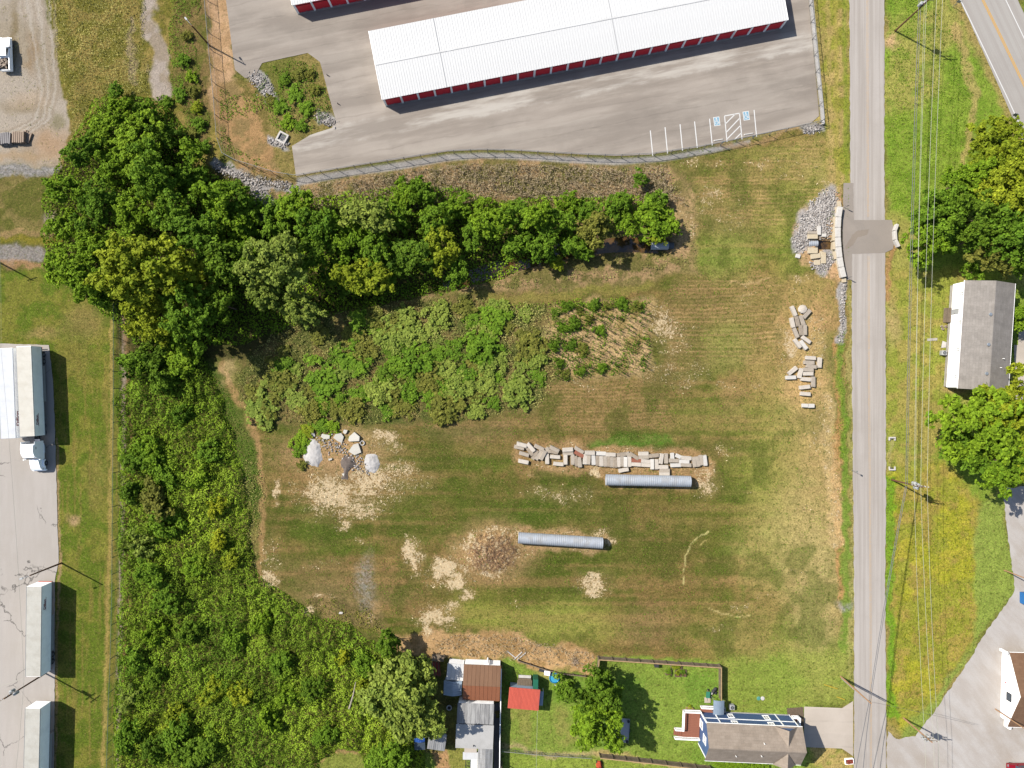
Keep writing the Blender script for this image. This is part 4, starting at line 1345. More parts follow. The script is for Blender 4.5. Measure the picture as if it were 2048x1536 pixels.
bed = sheet('mulch_bed', [(1573, 1416), (1606, 1414), (1608, 1455), (1600, 1452), (1585, 1440), (1575, 1428)], .025, surf('mulch', A(122, 104, 84), .95, .3, 3), .05, 4)

# --- cluster of sheds and mobile homes at the bottom
m_corr = N('grey_corrugated_roof')
_w = m_corr.n('ShaderNodeTexWave', wave_type='BANDS', bands_direction='X')
m_corr.l(m_corr.coord(), _w.inputs['Vector'])
_w.inputs['Scale'].default_value = 1.6
_c = m_corr.mix(m_corr.rng(m_corr.noise(.8, 5, .7, m_corr.mapping(0, (2.5, .25, 1))), .35, .65, 0, 1, True), A(206, 204, 200), A(158, 156, 154))
m_corr.bump(_w.outputs[1], .5, .03)
m_corr = m_corr.done(_c, .5, .2, .4)
m_rust = surf('rusty_roof', A(146, 108, 80), .8, .16, 1.0, A(128, 92, 66), .5, stretch=(3, .3, 1))
m_rust2 = surf('orange_brown_roof', A(178, 112, 76), .8, .08, 1.0)
m_redroof = surf('red_metal_roof', A(238, 112, 90), .6, .10, .8, A(220, 104, 86), .6, stretch=(3, .4, 1), spec=.3)
m_paleblue = surf('pale_blue_metal', A(188, 206, 224), .5, .1, 1.2)


def roofslab(t, name, x0, x1, y0, y1, za, zb, m, th=.08, axis='y', seams=0, sm=None):
    """a single pitch: height za at y0 (or x0), zb at y1 (or x1)"""
    f_ = (lambda x, y: za + (zb - za) * ((y - y0) / (y1 - y0) if axis == 'y' else (x - x0) / (x1 - x0)))
    vs = [(x, y, f_(x, y)) for x, y in ((x0, y0), (x1, y0), (x1, y1), (x0, y1))]
    b_ = MB().add(vs + [(a, b2, c2 - th) for a, b2, c2 in vs], [(0, 1, 2, 3), (7, 6, 5, 4), (0, 4, 5, 1), (1, 5, 6, 2), (2, 6, 7, 3), (3, 7, 4, 0)])
    o = b_.build(name, m, t)
    if seams:
        s_ = MB()
        for i in range(1, seams):
            if axis == 'y':
                x = x0 + (x1 - x0) * i / seams
                s_.add([(x - .03, y0, za + .002), (x + .03, y0, za + .002), (x + .03, y1, zb + .002), (x - .03, y1, zb + .002), (x, y0, za + .05), (x, y1, zb + .05)], [(0, 4, 5, 3), (4, 1, 2, 5), (0, 1, 4), (3, 5, 2)])
            else:
                y = y0 + (y1 - y0) * i / seams
                s_.add([(x0, y - .03, za + .002), (x0, y + .03, za + .002), (x1, y + .03, zb + .002), (x1, y - .03, zb + .002), (x0, y, za + .05), (x1, y, zb + .05)], [(0, 3, 5, 4), (4, 5, 2, 1)])
        s_.build('roof_seam', sm or m, o)
    return o


def frame4(tl, tr_, bl, z):
    """centre, angle, width, depth of a roof seen at pixels tl tr bl at height z"""
    a, b_, c_ = P(*tl, z), P(*tr_, z), P(*bl, z)
    ce = (b_ + c_) / 2
    return Vector((ce.x, ce.y, 0)), math.atan2((b_ - a).y, (b_ - a).x), (b_ - a).length, (c_ - a).length


c_, an, wd, dp = frame4((927.9, 1328.5), (1002, 1331.5), (925, 1399.5), 2.6)
bs = thing('brown_roofed_shed', 'white walled shed with brown gable roof at the top of the shed cluster', 'shed', c_, an)
# ridge along local x
MB().box((0, dp / 2 - .12, 1.28), (wd - .3, .12, 2.5)).build('wall', m_wall, bs)
MB().box((0, -dp / 2 + .12, 1.28), (wd - .3, .12, 2.5)).build('wall', m_wall, bs)
for s in (-1, 1):
    x = s * (wd / 2 - .2)
    MB().add([(x, -dp / 2 + .2, 0), (x, dp / 2 - .2, 0), (x, dp / 2 - .2, 2.52), (x, 0, 3.9), (x, -dp / 2 + .2, 2.52), (x - .1, -dp / 2 + .2, 0), (x - .1, dp / 2 - .2, 0), (x - .1, dp / 2 - .2, 2.52), (x - .1, 0, 3.9), (x - .1, -dp / 2 + .2, 2.52)],
             [(0, 1, 2, 3, 4), (9, 8, 7, 6, 5), (0, 5, 6, 1), (1, 6, 7, 2), (2, 7, 8, 3), (3, 8, 9, 4), (4, 9, 5, 0)]).build('gable_wall', m_wall, bs)
roofslab(bs, 'roof_slope', -wd / 2, wd / 2, .01, dp / 2, 4.05, 2.6, m_rust, seams=9)
roofslab(bs, 'roof_slope', -wd / 2, wd / 2, -dp / 2, -.01, 2.6, 4.05, m_rust2, seams=9)
MB().tube([(wd / 2 - 2.4, dp / 2 + .25, 0), (wd / 2 - 2.4, dp / 2 + .25, 2.7)], .15, 8).build('flue', m_wtrim, bs)

c_, an, wd, dp = frame4((895, 1326), (928.5, 1329), (893, 1359), 2.5)
ws = thing('white_lean_to', 'low white flat-roofed lean-to attached to the left of the brown roofed shed', 'shed', c_, an)
MB().box((0, 0, 1.2), (wd - .3, dp - .3, 2.4)).build('wall', m_wall, ws)
roofslab(ws, 'roof', -wd / 2, wd / 2, -dp / 2, dp / 2, 2.5, 2.56, m_roofwhite, seams=4)
c_, an, wd, dp = frame4((888, 1361), (924, 1362), (887, 1390), 2.0)
ss = thing('pale_blue_shed', 'small pale blue metal shed with gable roof under the white lean-to', 'shed', c_, an)
MB().box((0, 0, .95), (wd - .3, dp - .25, 1.9)).build('wall', m_paleblue, ss)
roofslab(ss, 'roof_slope', -wd / 2, -.004, -dp / 2, dp / 2, 2.0, 2.45, m_paleblue, axis='x', seams=6)
roofslab(ss, 'roof_slope', .004, wd / 2, -dp / 2, dp / 2, 2.45, 2.0, m_paleblue, axis='x', seams=6)
d = MB().box((.4, -dp / 2 + .1, .9), (1.3, .06, 1.6)).build('door', m_steel, ss)
c_, an, wd, dp = frame4((914, 1406), (989, 1409), (911, 1496), 3.1)
gm_ = thing('grey_roofed_home', 'long home with pale grey metal roof in two tiers in the shed cluster', 'house', c_, an)
MB().box((0, 0, 1.45), (wd - .4, dp - .4, 2.9)).build('wall', m_wall, gm_)
roofslab(gm_, 'upper_roof', -wd / 2 + .1, wd / 2 - .1, .62, dp / 2, 3.55, 3.1, m_corr, seams=8)
roofslab(gm_, 'lower_roof', -wd / 2, wd / 2, -dp / 2, .40, 3.05, 3.4, surf('pale_grey_roof', A(214, 211, 206), .6, .06, .7, A(198, 195, 190), .4))
MB().box((0, .51, 3.2), (wd - .9, .2, .25)).build('roof_gap', m_dark, gm_)
MB().tube([(-.1, -dp / 2 + .6, 3.0), (-.1, -dp / 2 + .6, 3.45)], .1, 8).build('vent_pipe', m_dark, gm_)
c_, an, wd, dp = frame4((956, 1497), (986, 1498), (953, 1600), 2.8)
gt = thing('grey_roofed_annex', 'narrow grey-roofed mobile home running off the bottom edge', 'house', c_, an)
MB().box((0, 0, 1.3), (wd - .3, dp - .3, 2.6)).build('wall', m_wall, gt)
roofslab(gt, 'roof_slope', -wd / 2, -.004, -dp / 2, dp / 2, 2.6, 2.95, m_corr, axis='x', seams=10)
roofslab(gt, 'roof_slope', .004, wd / 2, -dp / 2, dp / 2, 2.95, 2.6, m_corr, axis='x', seams=10)
pr = thing('white_porch', 'bright white porch roof with dark rails at the foot of the grey home', 'porch', (*P(941, 1516, 2.3).xy, 0), R(-1))
roofslab(pr, 'roof', -1.35, 1.35, -.3, 1.1, 2.3, 2.45, m_roofwhite)
roofslab(pr, 'step_roof', -1.1, 1.1, 1.12, 2.2, 2.6, 2.7, m_apron)
for x, y in ((-1.2, -.2), (1.2, -.2), (-1.0, 2.0), (1.0, 2.0)):
    MB().box((x, y, 1.14), (.1, .1, 2.28)).build('post', m_wtrim, pr)
b = MB()
for i in range(7):
    b.box((-.55, -.6 - i * .28, 1.0), (.9, .05, .05))
b.box((-.95, -1.45, 1.05), (.05, 2.0, .05)).box((-.1, -1.45, 1.05), (.05, 2.0, .05))
for x in (-.95, -.1):
    for y in (-.5, -2.4):
        b.box((x, y, .5), (.06, .06, 1.0))
b.build('rail', m_dark, pr)
MB().box((.55, -1.4, .5), (1.2, 2.2, .9)).build('platform', m_wtrim, pr)
c_, an, wd, dp = frame4((859, 1464), (894, 1469), (854, 1498), 2.2)
sv_ = thing('silver_shed', 'silver corrugated metal shed roof standing on bare earth near the bottom edge', 'shed', c_, an)
for x in (-wd / 2 + .2, wd / 2 - .2):
    for y in (-dp / 2 + .2, dp / 2 - .2):
        MB().box((x, y, 1.02), (.12, .12, 2.04)).build('post', m_wood, sv_)
MB().box((0, dp / 2 - .12, 1.0), (wd - .5, .06, 1.9)).build('wall', m_steel, sv_)
roofslab(sv_, 'roof', -wd / 2, wd / 2, -dp / 2, dp / 2, 2.1, 2.3, m_corr, seams=9, sm=m_steel)
tp = thing('tarp_shelter', 'blue tarp over a frame with glass panes, left of the silver shed', 'shelter', (*P(839, 1490, 1.5).xy, 0), R(2))
m_tarp = surf('blue_tarp', A(44, 92, 176), .5, .2, 2)
b = MB()
for i in range(6):
    for j in range(3):
        x0, y0 = -.95 + i * .32, .55 + j * .3
        zz = [1.6 + .18 * math.sin(3 * a + 2 * b2) for a, b2 in ((x0, y0), (x0 + .32, y0), (x0 + .32, y0 + .3), (x0, y0 + .3))]
        b.poly((x0, y0, zz[0]), (x0 + .32, y0, zz[1]), (x0 + .32, y0 + .3, zz[2]), (x0, y0 + .3, zz[3]))
b.build('tarp', m_tarp, tp)
MB().box((0, -.3, 1.2), (1.9, 1.5, .06), 0, 1, (R(6), 0)).build('pane', m_glass, tp)
for x in (-.9, .9):
    for y in (-1.0, 1.3):
        MB().box((x, y, .6), (.08, .08, 1.2)).build('post', m_wood, tp)
tag(MB().prism([(-.9, -.5), (.8, -.6), (.9, .55), (-.7, .6)], 0, .5).build('white_crate', m_wtrim, None, False, (*P(845, 1459, .5).xy, .0), R(-8)), 'white crate half hidden by the big tree above the blue tarp', 'crate')
rb_ = thing('red_board_stack', 'stack of red painted boards beside the white lean-to', 'boards', (*P(873, 1337).xy, 0), R(-87))
m_redbd = surf('worn_red_paint', A(176, 74, 60), .8, .3, 2, A(150, 110, 90), 1.5)
for i in range(8):
    MB().box((random.uniform(-.15, .15), -.65 + i * .18, .12 + .1 * (i % 3)), (2.6 + random.uniform(-.3, .3), .17, .2)).build('board', m_redbd if i % 3 else m_wood, rb_)
wt = thing('wooden_table', 'weathered wooden table beside the red boards under the tree shade', 'table', (*P(876, 1316, .8).xy, 0), R(-4))
for i in range(5):
    MB().box((0, -.5 + i * .25, .78), (2.2, .23, .05)).build('plank', m_wood, wt)
for x in (-.95, .95):
    for y in (-.45, .45):
        MB().box((x, y, .375), (.09, .09, .75)).build('leg', m_wood, wt)
tag(sheet('walkway', [(987, 1408), (1002, 1404), (1002, 1600), (986, 1600), (988, 1480)], .025, asphalt('walk_concrete', A(150, 146, 142), A(140, 136, 134), 0, (.4, .4, 1), grain=.08)))
tl_ = thing('round_fire_ring', 'round grey tractor tyre ring lying in the shade left of the grey home', 'ring', (*P(898.5, 1415).xy, 0))
b = MB()
nR = 20
for i in range(nR):
    for q in range(6):
        pass
vs, fs = [], []
for i in range(nR):
    th = 6.2832 * i / nR
    for q in range(7):
        ph = 6.2832 * q / 7
        rr = .40 + .11 * math.cos(ph)
        vs.append((rr * math.cos(th), rr * math.sin(th), .12 + .11 * math.sin(ph)))
for i in range(nR):
    for q in range(7):
        a, b2 = i * 7 + q, i * 7 + (q + 1) % 7
        c2, d2 = ((i + 1) % nR) * 7 + (q + 1) % 7, ((i + 1) % nR) * 7 + q
        fs.append((a, d2, c2, b2))
TORUS = (vs, fs)
MB().add(vs, fs).build('ring', m_gutter, tl_, True)
MB().disc((0, 0, .03), .32, 14).build('ash', m_dark, tl_)

# red roofed shed and its neighbours
c_, an, wd, dp = frame4((1018, 1373.7), (1079.6, 1379), (1016, 1416.7), 2.5)
rs = thing('red_roofed_shed', 'small shed with bright red metal roof in the garden', 'shed', c_, an)
MB().box((0, 0, 1.15), (wd - .4, dp - .4, 2.3)).build('wall', m_paleblue, rs)
roofslab(rs, 'roof', -wd / 2, wd / 2, -dp / 2, dp / 2, 2.42, 2.62, m_redroof, seams=24)
MB().box((wd / 2 + .32, -.05, 1.55), (.85, 2.5, .08)).build('side_roof', m_paleblue, rs)
for y in (-1.2, 1.1):
    MB().box((wd / 2 + .66, y, .75), (.07, .07, 1.5)).build('post', m_wtrim, rs)
hu = thing('rabbit_hutch', 'weathered grey hutch with sloping roof above the red roofed shed', 'hutch', (*P(1049, 1365, .9).xy, 0), R(-3))
MB().box((0, 0, .5), (2.3, 1.3, .8)).build('body', m_wood, hu)
roofslab(hu, 'roof', -1.3, 1.3, -.75, .55, .92, 1.25, m_wood, seams=9)
MB().box((0, .95, .6), (2.2, .5, .08)).build('shelf', m_concw, hu)
for x in (-1.1, 1.1):
    MB().box((x, 1.1, .28), (.07, .07, .56)).build('leg', m_wood, hu)
MB().box((0, 0, .05), (2.0, 1.0, .1)).build('base', m_wood, hu)
gc = thing('green_cabinet', 'tall dark green metal cabinet beside the hutch', 'cabinet', (*P(1071, 1364, 1.2).xy, 0), R(-2))
m_gr = surf('green_metal', A(40, 120, 92), .5, .1, 2)
MB().rbox((0, 0, 1.15), (.9, 1.75, 2.3), .04).build('body', m_gr, gc)
for x in (-.24, .24):
    MB().box((x, -.90, 1.15), (.44, .04, 2.1)).build('door', m_gr, gc)
pool = thing('paddling_pool', 'round bright blue paddling pool on the garden lawn', 'pool', (*P(1108.5, 1354.7).xy, 0))
m_pool = surf('blue_pool_plastic', A(36, 150, 214), .35, .06, 2)
b = MB()
n_ = 28
for i in range(n_):
    t0, t1 = 6.2832 * i / n_, 6.2832 * (i + 1) / n_
    for (r0, z0), (r1, z1) in (((.9, 0), (.92, .34)), ((.92, .34), (.82, .38)), ((.82, .38), (.76, .05))):
        b.poly((r0 * math.cos(t0), r0 * math.sin(t0), z0), (r0 * math.cos(t1), r0 * math.sin(t1), z0), (r1 * math.cos(t1), r1 * math.sin(t1), z1), (r1 * math.cos(t0), r1 * math.sin(t0), z1))
b.build('wall', m_pool, pool)
kp = N('pool_water')
kp.bump(kp.noise(5, 3), .1, .01)
MB().disc((0, 0, .22), .79, 28).build('water', kp.done(A(84, 190, 236), .12, 0, .5), pool)
cu = thing('white_chest', 'white chest freezer shaped box beside the blue pool', 'chest', (*P(1094, 1343.5).xy, 0), R(-8))
MB().rbox((0, 0, .35), (1.0, .7, .7), .04).build('body', m_wtrim, cu)
MB().rbox((0, 0, .73), (1.04, .74, .06), .02).build('lid', m_wtrim, cu)
tag(MB().tube([(0, 0, 0), (0, 0, .35), (0, 0, .36)], [.2, .26, .2], 12).build('bucket', m_concw, None, False, (*P(1110, 1371).xy, .0)), 'small white bucket below the blue pool', 'bucket')
tag(MB().prism([(-.5, -.2), (.45, -.25), (.5, .2), (-.45, .25)], 0, .35).build('cooler_box', m_dark, None, False, (*P(1083.5, 1340).xy, .0), R(-10)), 'dark box on the left of the white chest', 'box')
for i, (x, y, a) in enumerate(((1022, 1308, -38), (1043, 1312, 40), (1036, 1311, 44))):
    tag(MB().box((0, 0, .06), (2.0, .16, .08)).build('loose_board', m_concw, None, False, G(x, y, .03), R(a)), f'pale loose board on the dry bank, {["leftmost", "rightmost", "middle"][i]} of three', 'board', 'loose boards on the bank')
ut = thing('utility_trailer', 'flat grey utility trailer parked in the shade of the lawn tree', 'trailer', (*P(1247, 1461, .6).xy, 0), R(86))
MB().box((0, 0, .60), (4.3, 1.9, .10)).build('bed', m_gutter, ut)
for s in (-1, 1):
    MB().box((0, s * .98, .70), (4.3, .05, .12)).build('side_rail', m_steel, ut)
    MB().tube([(-.1, s * 1.02, .32), (-.1, s * 1.22, .32)], .32, 14).build('wheel', m_dark, ut)
for x in (1.8, -1.8):
    MB().tube([(x, -.72, .66), (x, -.72, 1.0)], [.2, .24], 12).build('black_pot', m_dark, ut)
MB().tube([(-2.1, 0, .52), (-3.3, 0, .45)], .06, 6).build('drawbar', m_woodtop, ut)
MB().tube([(-3.1, 0, 0), (-3.1, 0, .5)], .05, 6).build('jack', m_steel, ut)
for i, (x, y, w_, h_) in enumerate(((1337, 1344, 1.0, .9), (1352, 1333, 2.0, .45), (1366, 1345, 1.0, 1.2), (1355, 1346, .9, 1.2))):
    o = thing('raised_bed', f'wooden raised garden bed near the back fence, {["leftmost", "topmost", "rightmost", "lower middle"][i]} of four', 'garden bed', (*P(x, y).xy, 0), R(-4), 'raised garden beds')
    for s in (-1, 1):
        MB().box((0, s * h_ / 2, .15), (w_, .06, .3)).build('side_board', m_wood, o)
        MB().box((s * w_ / 2, 0, .15), (.06, h_ - .07, .3)).build('end_board', m_wood, o)
    MB().box((0, 0, .11), (w_ - .08, h_ - .08, .2)).build('soil', m_pole, o)
tag(MB().rbox((0, 0, .5), (.75, .65, 1.0), .05).build('bin', m_dark, None, False, (*P(1313, 1330, .6).xy, 0)), 'black bin standing against the wooden back fence', 'bin')
# ------------------------------------------------------------------ fences
def board_fence(name, label, pts, h=1.75, top=m_woodtop, both=False):
    """wooden board fence: posts, rails, capped boards (each board about one pixel wide, joined)"""
    t = thing(name, label, 'fence', (*P(*pts[0]).xy, 0))
    o0 = P(*pts[0])
    boards, rail, cap = MB(), MB(), MB()
    pm = MB().box((0, 0, h / 2), (.1, .1, h)).mesh('post')
    for a, b_ in zip(pts[:-1], pts[1:]):
        a, b_ = P(*a) - o0, P(*b_) - o0
        d_ = b_ - a
        ang_ = math.atan2(d_.y, d_.x)
        n_ = max(1, int(d_.length / .15))
        for i in range(n_):
            q = a.lerp(b_, (i + .5) / n_)
            boards.box((q.x, q.y, .05 + (h - .05) / 2 + random.uniform(-.02, .02)), (.135, .022 + random.uniform(0, .01), h - .1), ang_ + random.uniform(-.03, .03))
        mid = (a + b_) / 2
        nn = Vector((-d_.y, d_.x, 0)).normalized() * .05
        for z in (.35, h - .35):
            rail.box((mid.x + nn.x, mid.y + nn.y, z), (d_.length, .05, .09), ang_)
        cap.box((mid.x, mid.y, h + .02), (d_.length, .14, .035), ang_)
        k_ = max(1, round(d_.length / 2.4))
        for i in range(k_ + 1):
            q = a.lerp(b_, i / k_)
            link('post', pm, m_wood, t, (q.x + nn.x * 1.8, q.y + nn.y * 1.8, 0), ang_)
    tag(boards.build('boards', m_wood, t), kind='stuff')
    rail.build('rail', m_wood, t)
    cap.build('cap', top, t)
    return t


board_fence('board_fence', 'brown board fence around the top and sides of the green lawn', [(1193, 1352), (1196, 1312), (1437, 1328), (1437, 1394)], 1.8)
board_fence('board_fence', 'brown board fence along the bottom of the green lawn', [(1198, 1506), (1300, 1517), (1418, 1531)], 1.8)
board_fence('board_fence', 'tall pale board fence running down beside the shed cluster', [(1003, 1329), (1001.5, 1400), (1000, 1470), (999, 1600)], 1.9, m_wtrim)
board_fence('board_fence', 'broken low board fence between the dry bank and the garden', [(1036, 1319), (1085, 1335), (1122, 1345), (1170, 1350)], .7, m_wood)

m_chain = surf('chain_link_wire', A(186, 186, 184), .5, .1, 2, metal=.4)
m_chain_g = surf('green_coated_wire', A(120, 140, 120), .6, .1, 2)


def chain_fence(label, pts, h=1.9, gap=3.0, m=m_chain, wires=True, dens=.22, mw=None):
    """chain link fence: posts, top rail and a woven mesh of slanting wires"""
    o0 = P(*pts[0])
    t = thing('chain_link_fence', label, 'fence', (o0.x, o0.y, 0))
    pm = MB().tube([(0, 0, 0), (0, 0, h + .05)], .06, 6).tube([(0, 0, h + .05), (0, 0, h + .12)], [.06, .03], 6).mesh('post')
    rail, wire, bott = MB(), MB(), MB()
    carry = 0.0
    for a, b_ in zip(pts[:-1], pts[1:]):
        a, b_ = P(*a) - o0, P(*b_) - o0
        d_ = b_ - a
        L_ = d_.length
        u = d_ / L_
        rail.tube([(a.x, a.y, h), (b_.x, b_.y, h)], .042, 5)
        bott.tube([(a.x, a.y, .08), (b_.x, b_.y, .08)], .01, 3, False)
        s_ = carry
        while s_ < L_:
            q = a + u * s_
            link('post', pm, m, t, (q.x, q.y, 0))
            s_ += gap
        carry = s_ - L_
        if wires:
            n_ = int(L_ / dens)
            for i in range(n_):
                x0 = L_ * i / n_
                for sg in (-1, 1):
                    x1 = x0 + sg * h * .6
                    za, zb = .08, h
                    if x1 < 0 or x1 > L_:
                        lim = 0 if x1 < 0 else L_
                        zb = za + (h - za) * abs(lim - x0) / (h * .6)
                        x1 = lim
                    p0, p1 = a + u * x0, a + u * x1
                    nx, ny = -u.y * .006, u.x * .006
                    tx, ty = u.x * .011, u.y * .011
                    wire.add([(p0.x - tx, p0.y - ty, za), (p0.x + tx, p0.y + ty, za), (p0.x + nx, p0.y + ny, za), (p1.x - tx, p1.y - ty, zb), (p1.x + tx, p1.y + ty, zb), (p1.x + nx, p1.y + ny, zb)], [(0, 1, 4, 3), (1, 2, 5, 4), (2, 0, 3, 5)])
    rail.build('top_rail', m, t)
    bott.build('tension_wire', m, t)
    if wires:
        tag(wire.build('wire_mesh', mw or m, t), kind='stuff')
    return t


FENCE_S = [(442, 282), (452, 312), (478, 326), (520, 339), (556, 350), (594, 356), (697, 339), (795, 323.5), (894, 308), (962, 305), (1024, 306), (1160, 313.5), (1230, 316), (1300, 313), (1400, 298), (1500, 278), (1620, 252), (1640, 247)]
chain_fence('grey chain-link fence curving along the bottom edge of the storage lot', FENCE_S)
chain_fence('grey chain-link fence on the white kerb wall at the right of the storage lot', [(1640, 245), (1632, 160), (1622, 60), (1614, -30)])
chain_fence('grey chain-link fence down the orange soil strip at the upper left', [(414, -30), (420, 40), (428, 130), (436, 210), (441, 278)])
chain_fence('long green-grey chain-link fence between the truck yard lawn and the thicket', [(239, 610), (239, 800), (238, 900), (236.5, 1080), (236, 1180), (233, 1300), (229, 1400), (225, 1540), (222, 1600)], 2.0, 3.0, m_chain_g, True, .26)
chain_fence('low chain-link fence across the foot of the garden', [(1004, 1497), (1090, 1505), (1182, 1511)], 1.1, 2.4, m_chain)

# kerb wall on the lot's right side
kb = thing('kerb_wall', 'long white concrete kerb wall along the right edge of the storage lot', 'wall', (*P(1645, 246).xy, 0))
pts = [(1645, 250), (1641, 205), (1634, 140), (1627, 70), (1620, 0), (1614, -60)]
o0 = P(1645, 246)
for a, b_ in zip(pts[:-1], pts[1:]):
    a, b_ = P(*a) - o0, P(*b_) - o0
    n_ = max(1, round((b_ - a).length / 3.0))
    ang_ = math.atan2((b_ - a).y, (b_ - a).x)
    for i in range(n_):
        q = a.lerp(b_, (i + .5) / n_)
        MB().rbox((0, 0, .22), ((b_ - a).length / n_ - .015, .46, .5), .03).build('kerb_stone', m_concw, kb, False, (q.x, q.y, 0), ang_)

# accessible parking signs and wheel stops
for i, (x, y) in enumerate(((1440, 292), (1500, 280.5))):
    t = thing('parking_sign', ('left' if i == 0 else 'right') + ' accessible parking sign post by the fence behind the painted bay', 'sign', G(x, y, -.02), R(8), 'accessible parking signs')
    MB().tube([(0, 0, 0), (0, 0, 2.15)], .035, 6).build('post', m_steel, t)
    MB().box((0, .045, 1.9), (.32, .02, .46)).build('plate', m_blue, t)
for i, (x, y) in enumerate(((1437, 280), (1497.5, 268))):
    t = thing('wheel_stop', ('left' if i == 0 else 'right') + ' white concrete wheel stop at the head of the accessible bay', 'wheel stop', (*P(x, y).xy, .02), R(9), 'wheel stops')
    MB().box((0, 0, .065), (1.8, .2, .13), 0, .86).build('block', m_concw, t)
    for s in (-.6, .6):
        MB().disc((s, 0, .1305), .025, 8).build('pin', m_steel, t)
for i, (x, y) in enumerate(((655, 151), (676, 208))):
    t = thing('bollard', f'small dark bollard at the planting island edge, {["upper", "lower"][i]} one', 'bollard', (*P(x, y).xy, .02), 0, 'bollards')
    MB().tube([(0, 0, 0), (0, 0, .5), (0, 0, .55)], [.07, .07, .03], 10).build('post', m_dark, t)
    MB().box((.1, -.02, .03), (.4, .12, .06), R(-30)).build('foot', m_dark, t)

# drain inlet box by the island
db = thing('drain_inlet', 'square concrete drain inlet with dark opening in the riprap by the lot', 'drain', G(565.5, 276, .03), R(-28))
for x, y, sx, sy in ((0, .78, 1.8, .3), (0, -.78, 1.8, .3), (.77, 0, .3, 1.25), (-.77, 0, .3, 1.25)):
    MB().box((x, y, .16), (sx, sy, .36)).build('side', m_concw, db)
MB().box((0, 0, .04), (1.38, 1.4, .05)).build('opening', surf('dark_drain', (.035, .03, .026), .9, .2, 3), db)
g = MB()
for i in range(6):
    g.box((-.55 + i * .22, 0, .09), (.03, 1.2, .03))
g.build('grate', m_steel, db)

# ------------------------------------------------------------------ culvert pipes
m_pipe = surf('galvanised_pipe', A(200, 206, 214), .6, .14, .9, A(186, 184, 182), .7, metal=.1, stretch=(1, 1, 1))
m_pipein = surf('dark_pipe_inside', A(90, 96, 104), .7, .1, 1)


def pipe_mesh(L_, r_, seg=28, pitch=.34, name='pipe_wall'):
    n_ = int(L_ / (pitch / 4))
    xs = np.linspace(-L_ / 2, L_ / 2, n_)
    rr = r_ + .022 * np.cos(xs / pitch * 2 * np.pi)
    th = np.linspace(0, 2 * np.pi, seg, endpoint=False)
    out = np.stack([np.repeat(xs, seg), (rr[:, None] * np.cos(th)).ravel(), (rr[:, None] * np.sin(th)).ravel()], 1)
    inn = np.stack([np.repeat(xs, seg), ((rr[:, None] - .05) * np.cos(th)).ravel(), ((rr[:, None] - .05) * np.sin(th)).ravel()], 1)
    V_ = np.concatenate([out, inn])
    i_ = np.arange(n_ - 1)[:, None] * seg + np.arange(seg)[None, :]
    j_ = np.arange(n_ - 1)[:, None] * seg + (np.arange(seg)[None, :] + 1) % seg
    F1 = np.stack([i_.ravel(), (i_ + seg).ravel(), (j_ + seg).ravel(), j_.ravel()], 1)
    F2 = F1[:, ::-1] + n_ * seg
    e = np.arange(seg)
    e2 = (e + 1) % seg
    o_ = n_ * seg
    R1 = np.stack([e, e2, e2 + o_, e + o_], 1)
    l_ = (n_ - 1) * seg
    R2 = np.stack([e2 + l_, e + l_, e + l_ + o_, e2 + l_ + o_], 1)
    me = fast_mesh(name, V_, np.concatenate([F1, F2, R1, R2]))
    me.shade_smooth()
    return me


pmesh_ = pipe_mesh(15.1, 1.0)
for a, b_, lb in (((1211.5, 959.5), (1381, 963), 'long galvanised corrugated culvert pipe beside the row of concrete blocks'), ((1037, 1075.5), (1205, 1086), 'long galvanised corrugated culvert pipe beside the round brush heap')):
    p0, p1 = P(*a, 1.0), P(*b_, 1.0)
    m_ = (p0 + p1) / 2
    t = thing('culvert_pipe', lb, 'pipe', (m_.x, m_.y, 1.02), math.atan2((p1 - p0).y, (p1 - p0).x), 'loose culvert pipes')
    link('pipe_wall', pmesh_, m_pipe, t)
o_ = thing('culvert_outlet', 'grey corrugated pipe end sticking out above the creek pool', 'pipe', (*P(1319, 491).xy, -.22), R(0))
link('pipe_wall', pipe_mesh(3.2, .75), m_pipe, o_)
MB().tube([(1.2, 0, 0), (2.6, 0, .05)], .6, 14).build('buried_end', m_pipein, o_)
t = thing('culvert_outlet', 'pale grey pipe end in the block-lined pit beside the road', 'pipe', (*P(1627, 487).xy, -.35), R(0))
link('pipe_wall', pipe_mesh(1.7, .62), m_pipe, t)

# ------------------------------------------------------------------ concrete blocks
m_blk = [surf('block_grey', A(206, 192, 174), .95, .22, 1.6, A(174, 160, 142), 1.4), surf('block_pale', A(234, 222, 206), .95, .16, 1.6, A(208, 194, 176), 1.2), surf('block_dull', A(190, 174, 154), .95, .25, 1.8, A(160, 144, 126), 1.2),
         surf('block_white', A(240, 234, 224), .95, .08, 1.6, A(224, 214, 202), 1.2), surf('block_red', A(176, 108, 84), .95, .18, 1.8, A(150, 110, 90), 1.4), surf('block_cream', A(232, 214, 182), .95, .12, 1.6, A(214, 192, 156), 1.2)]
TONE = {'g': 0, 'p': 1, 'd': 2, 'w': 3, 'r': 4, 'c': 5}
TN = {'g': 'grey', 'p': 'pale', 'd': 'dull grey', 'w': 'white', 'r': 'reddish', 'c': 'cream'}


def block_mesh(L_, W_, H2, seed):
    rr = random.Random(seed)
    import bmesh
    bm = bmesh.new()
    bmesh.ops.create_cube(bm, size=1)
    for v in bm.verts:
        v.co = Vector((v.co.x * L_, v.co.y * W_, (v.co.z + .5) * H2))
    bmesh.ops.bevel(bm, geom=list(bm.edges), offset=.05, segments=1, affect='EDGES')
    for v in bm.verts:
        v.co += Vector((rr.uniform(-.045, .045), rr.uniform(-.045, .045), rr.uniform(-.03, .03)))
    me = bpy.data.meshes.new('concrete_block')
    bm.to_mesh(me)
    bm.free()
    return me


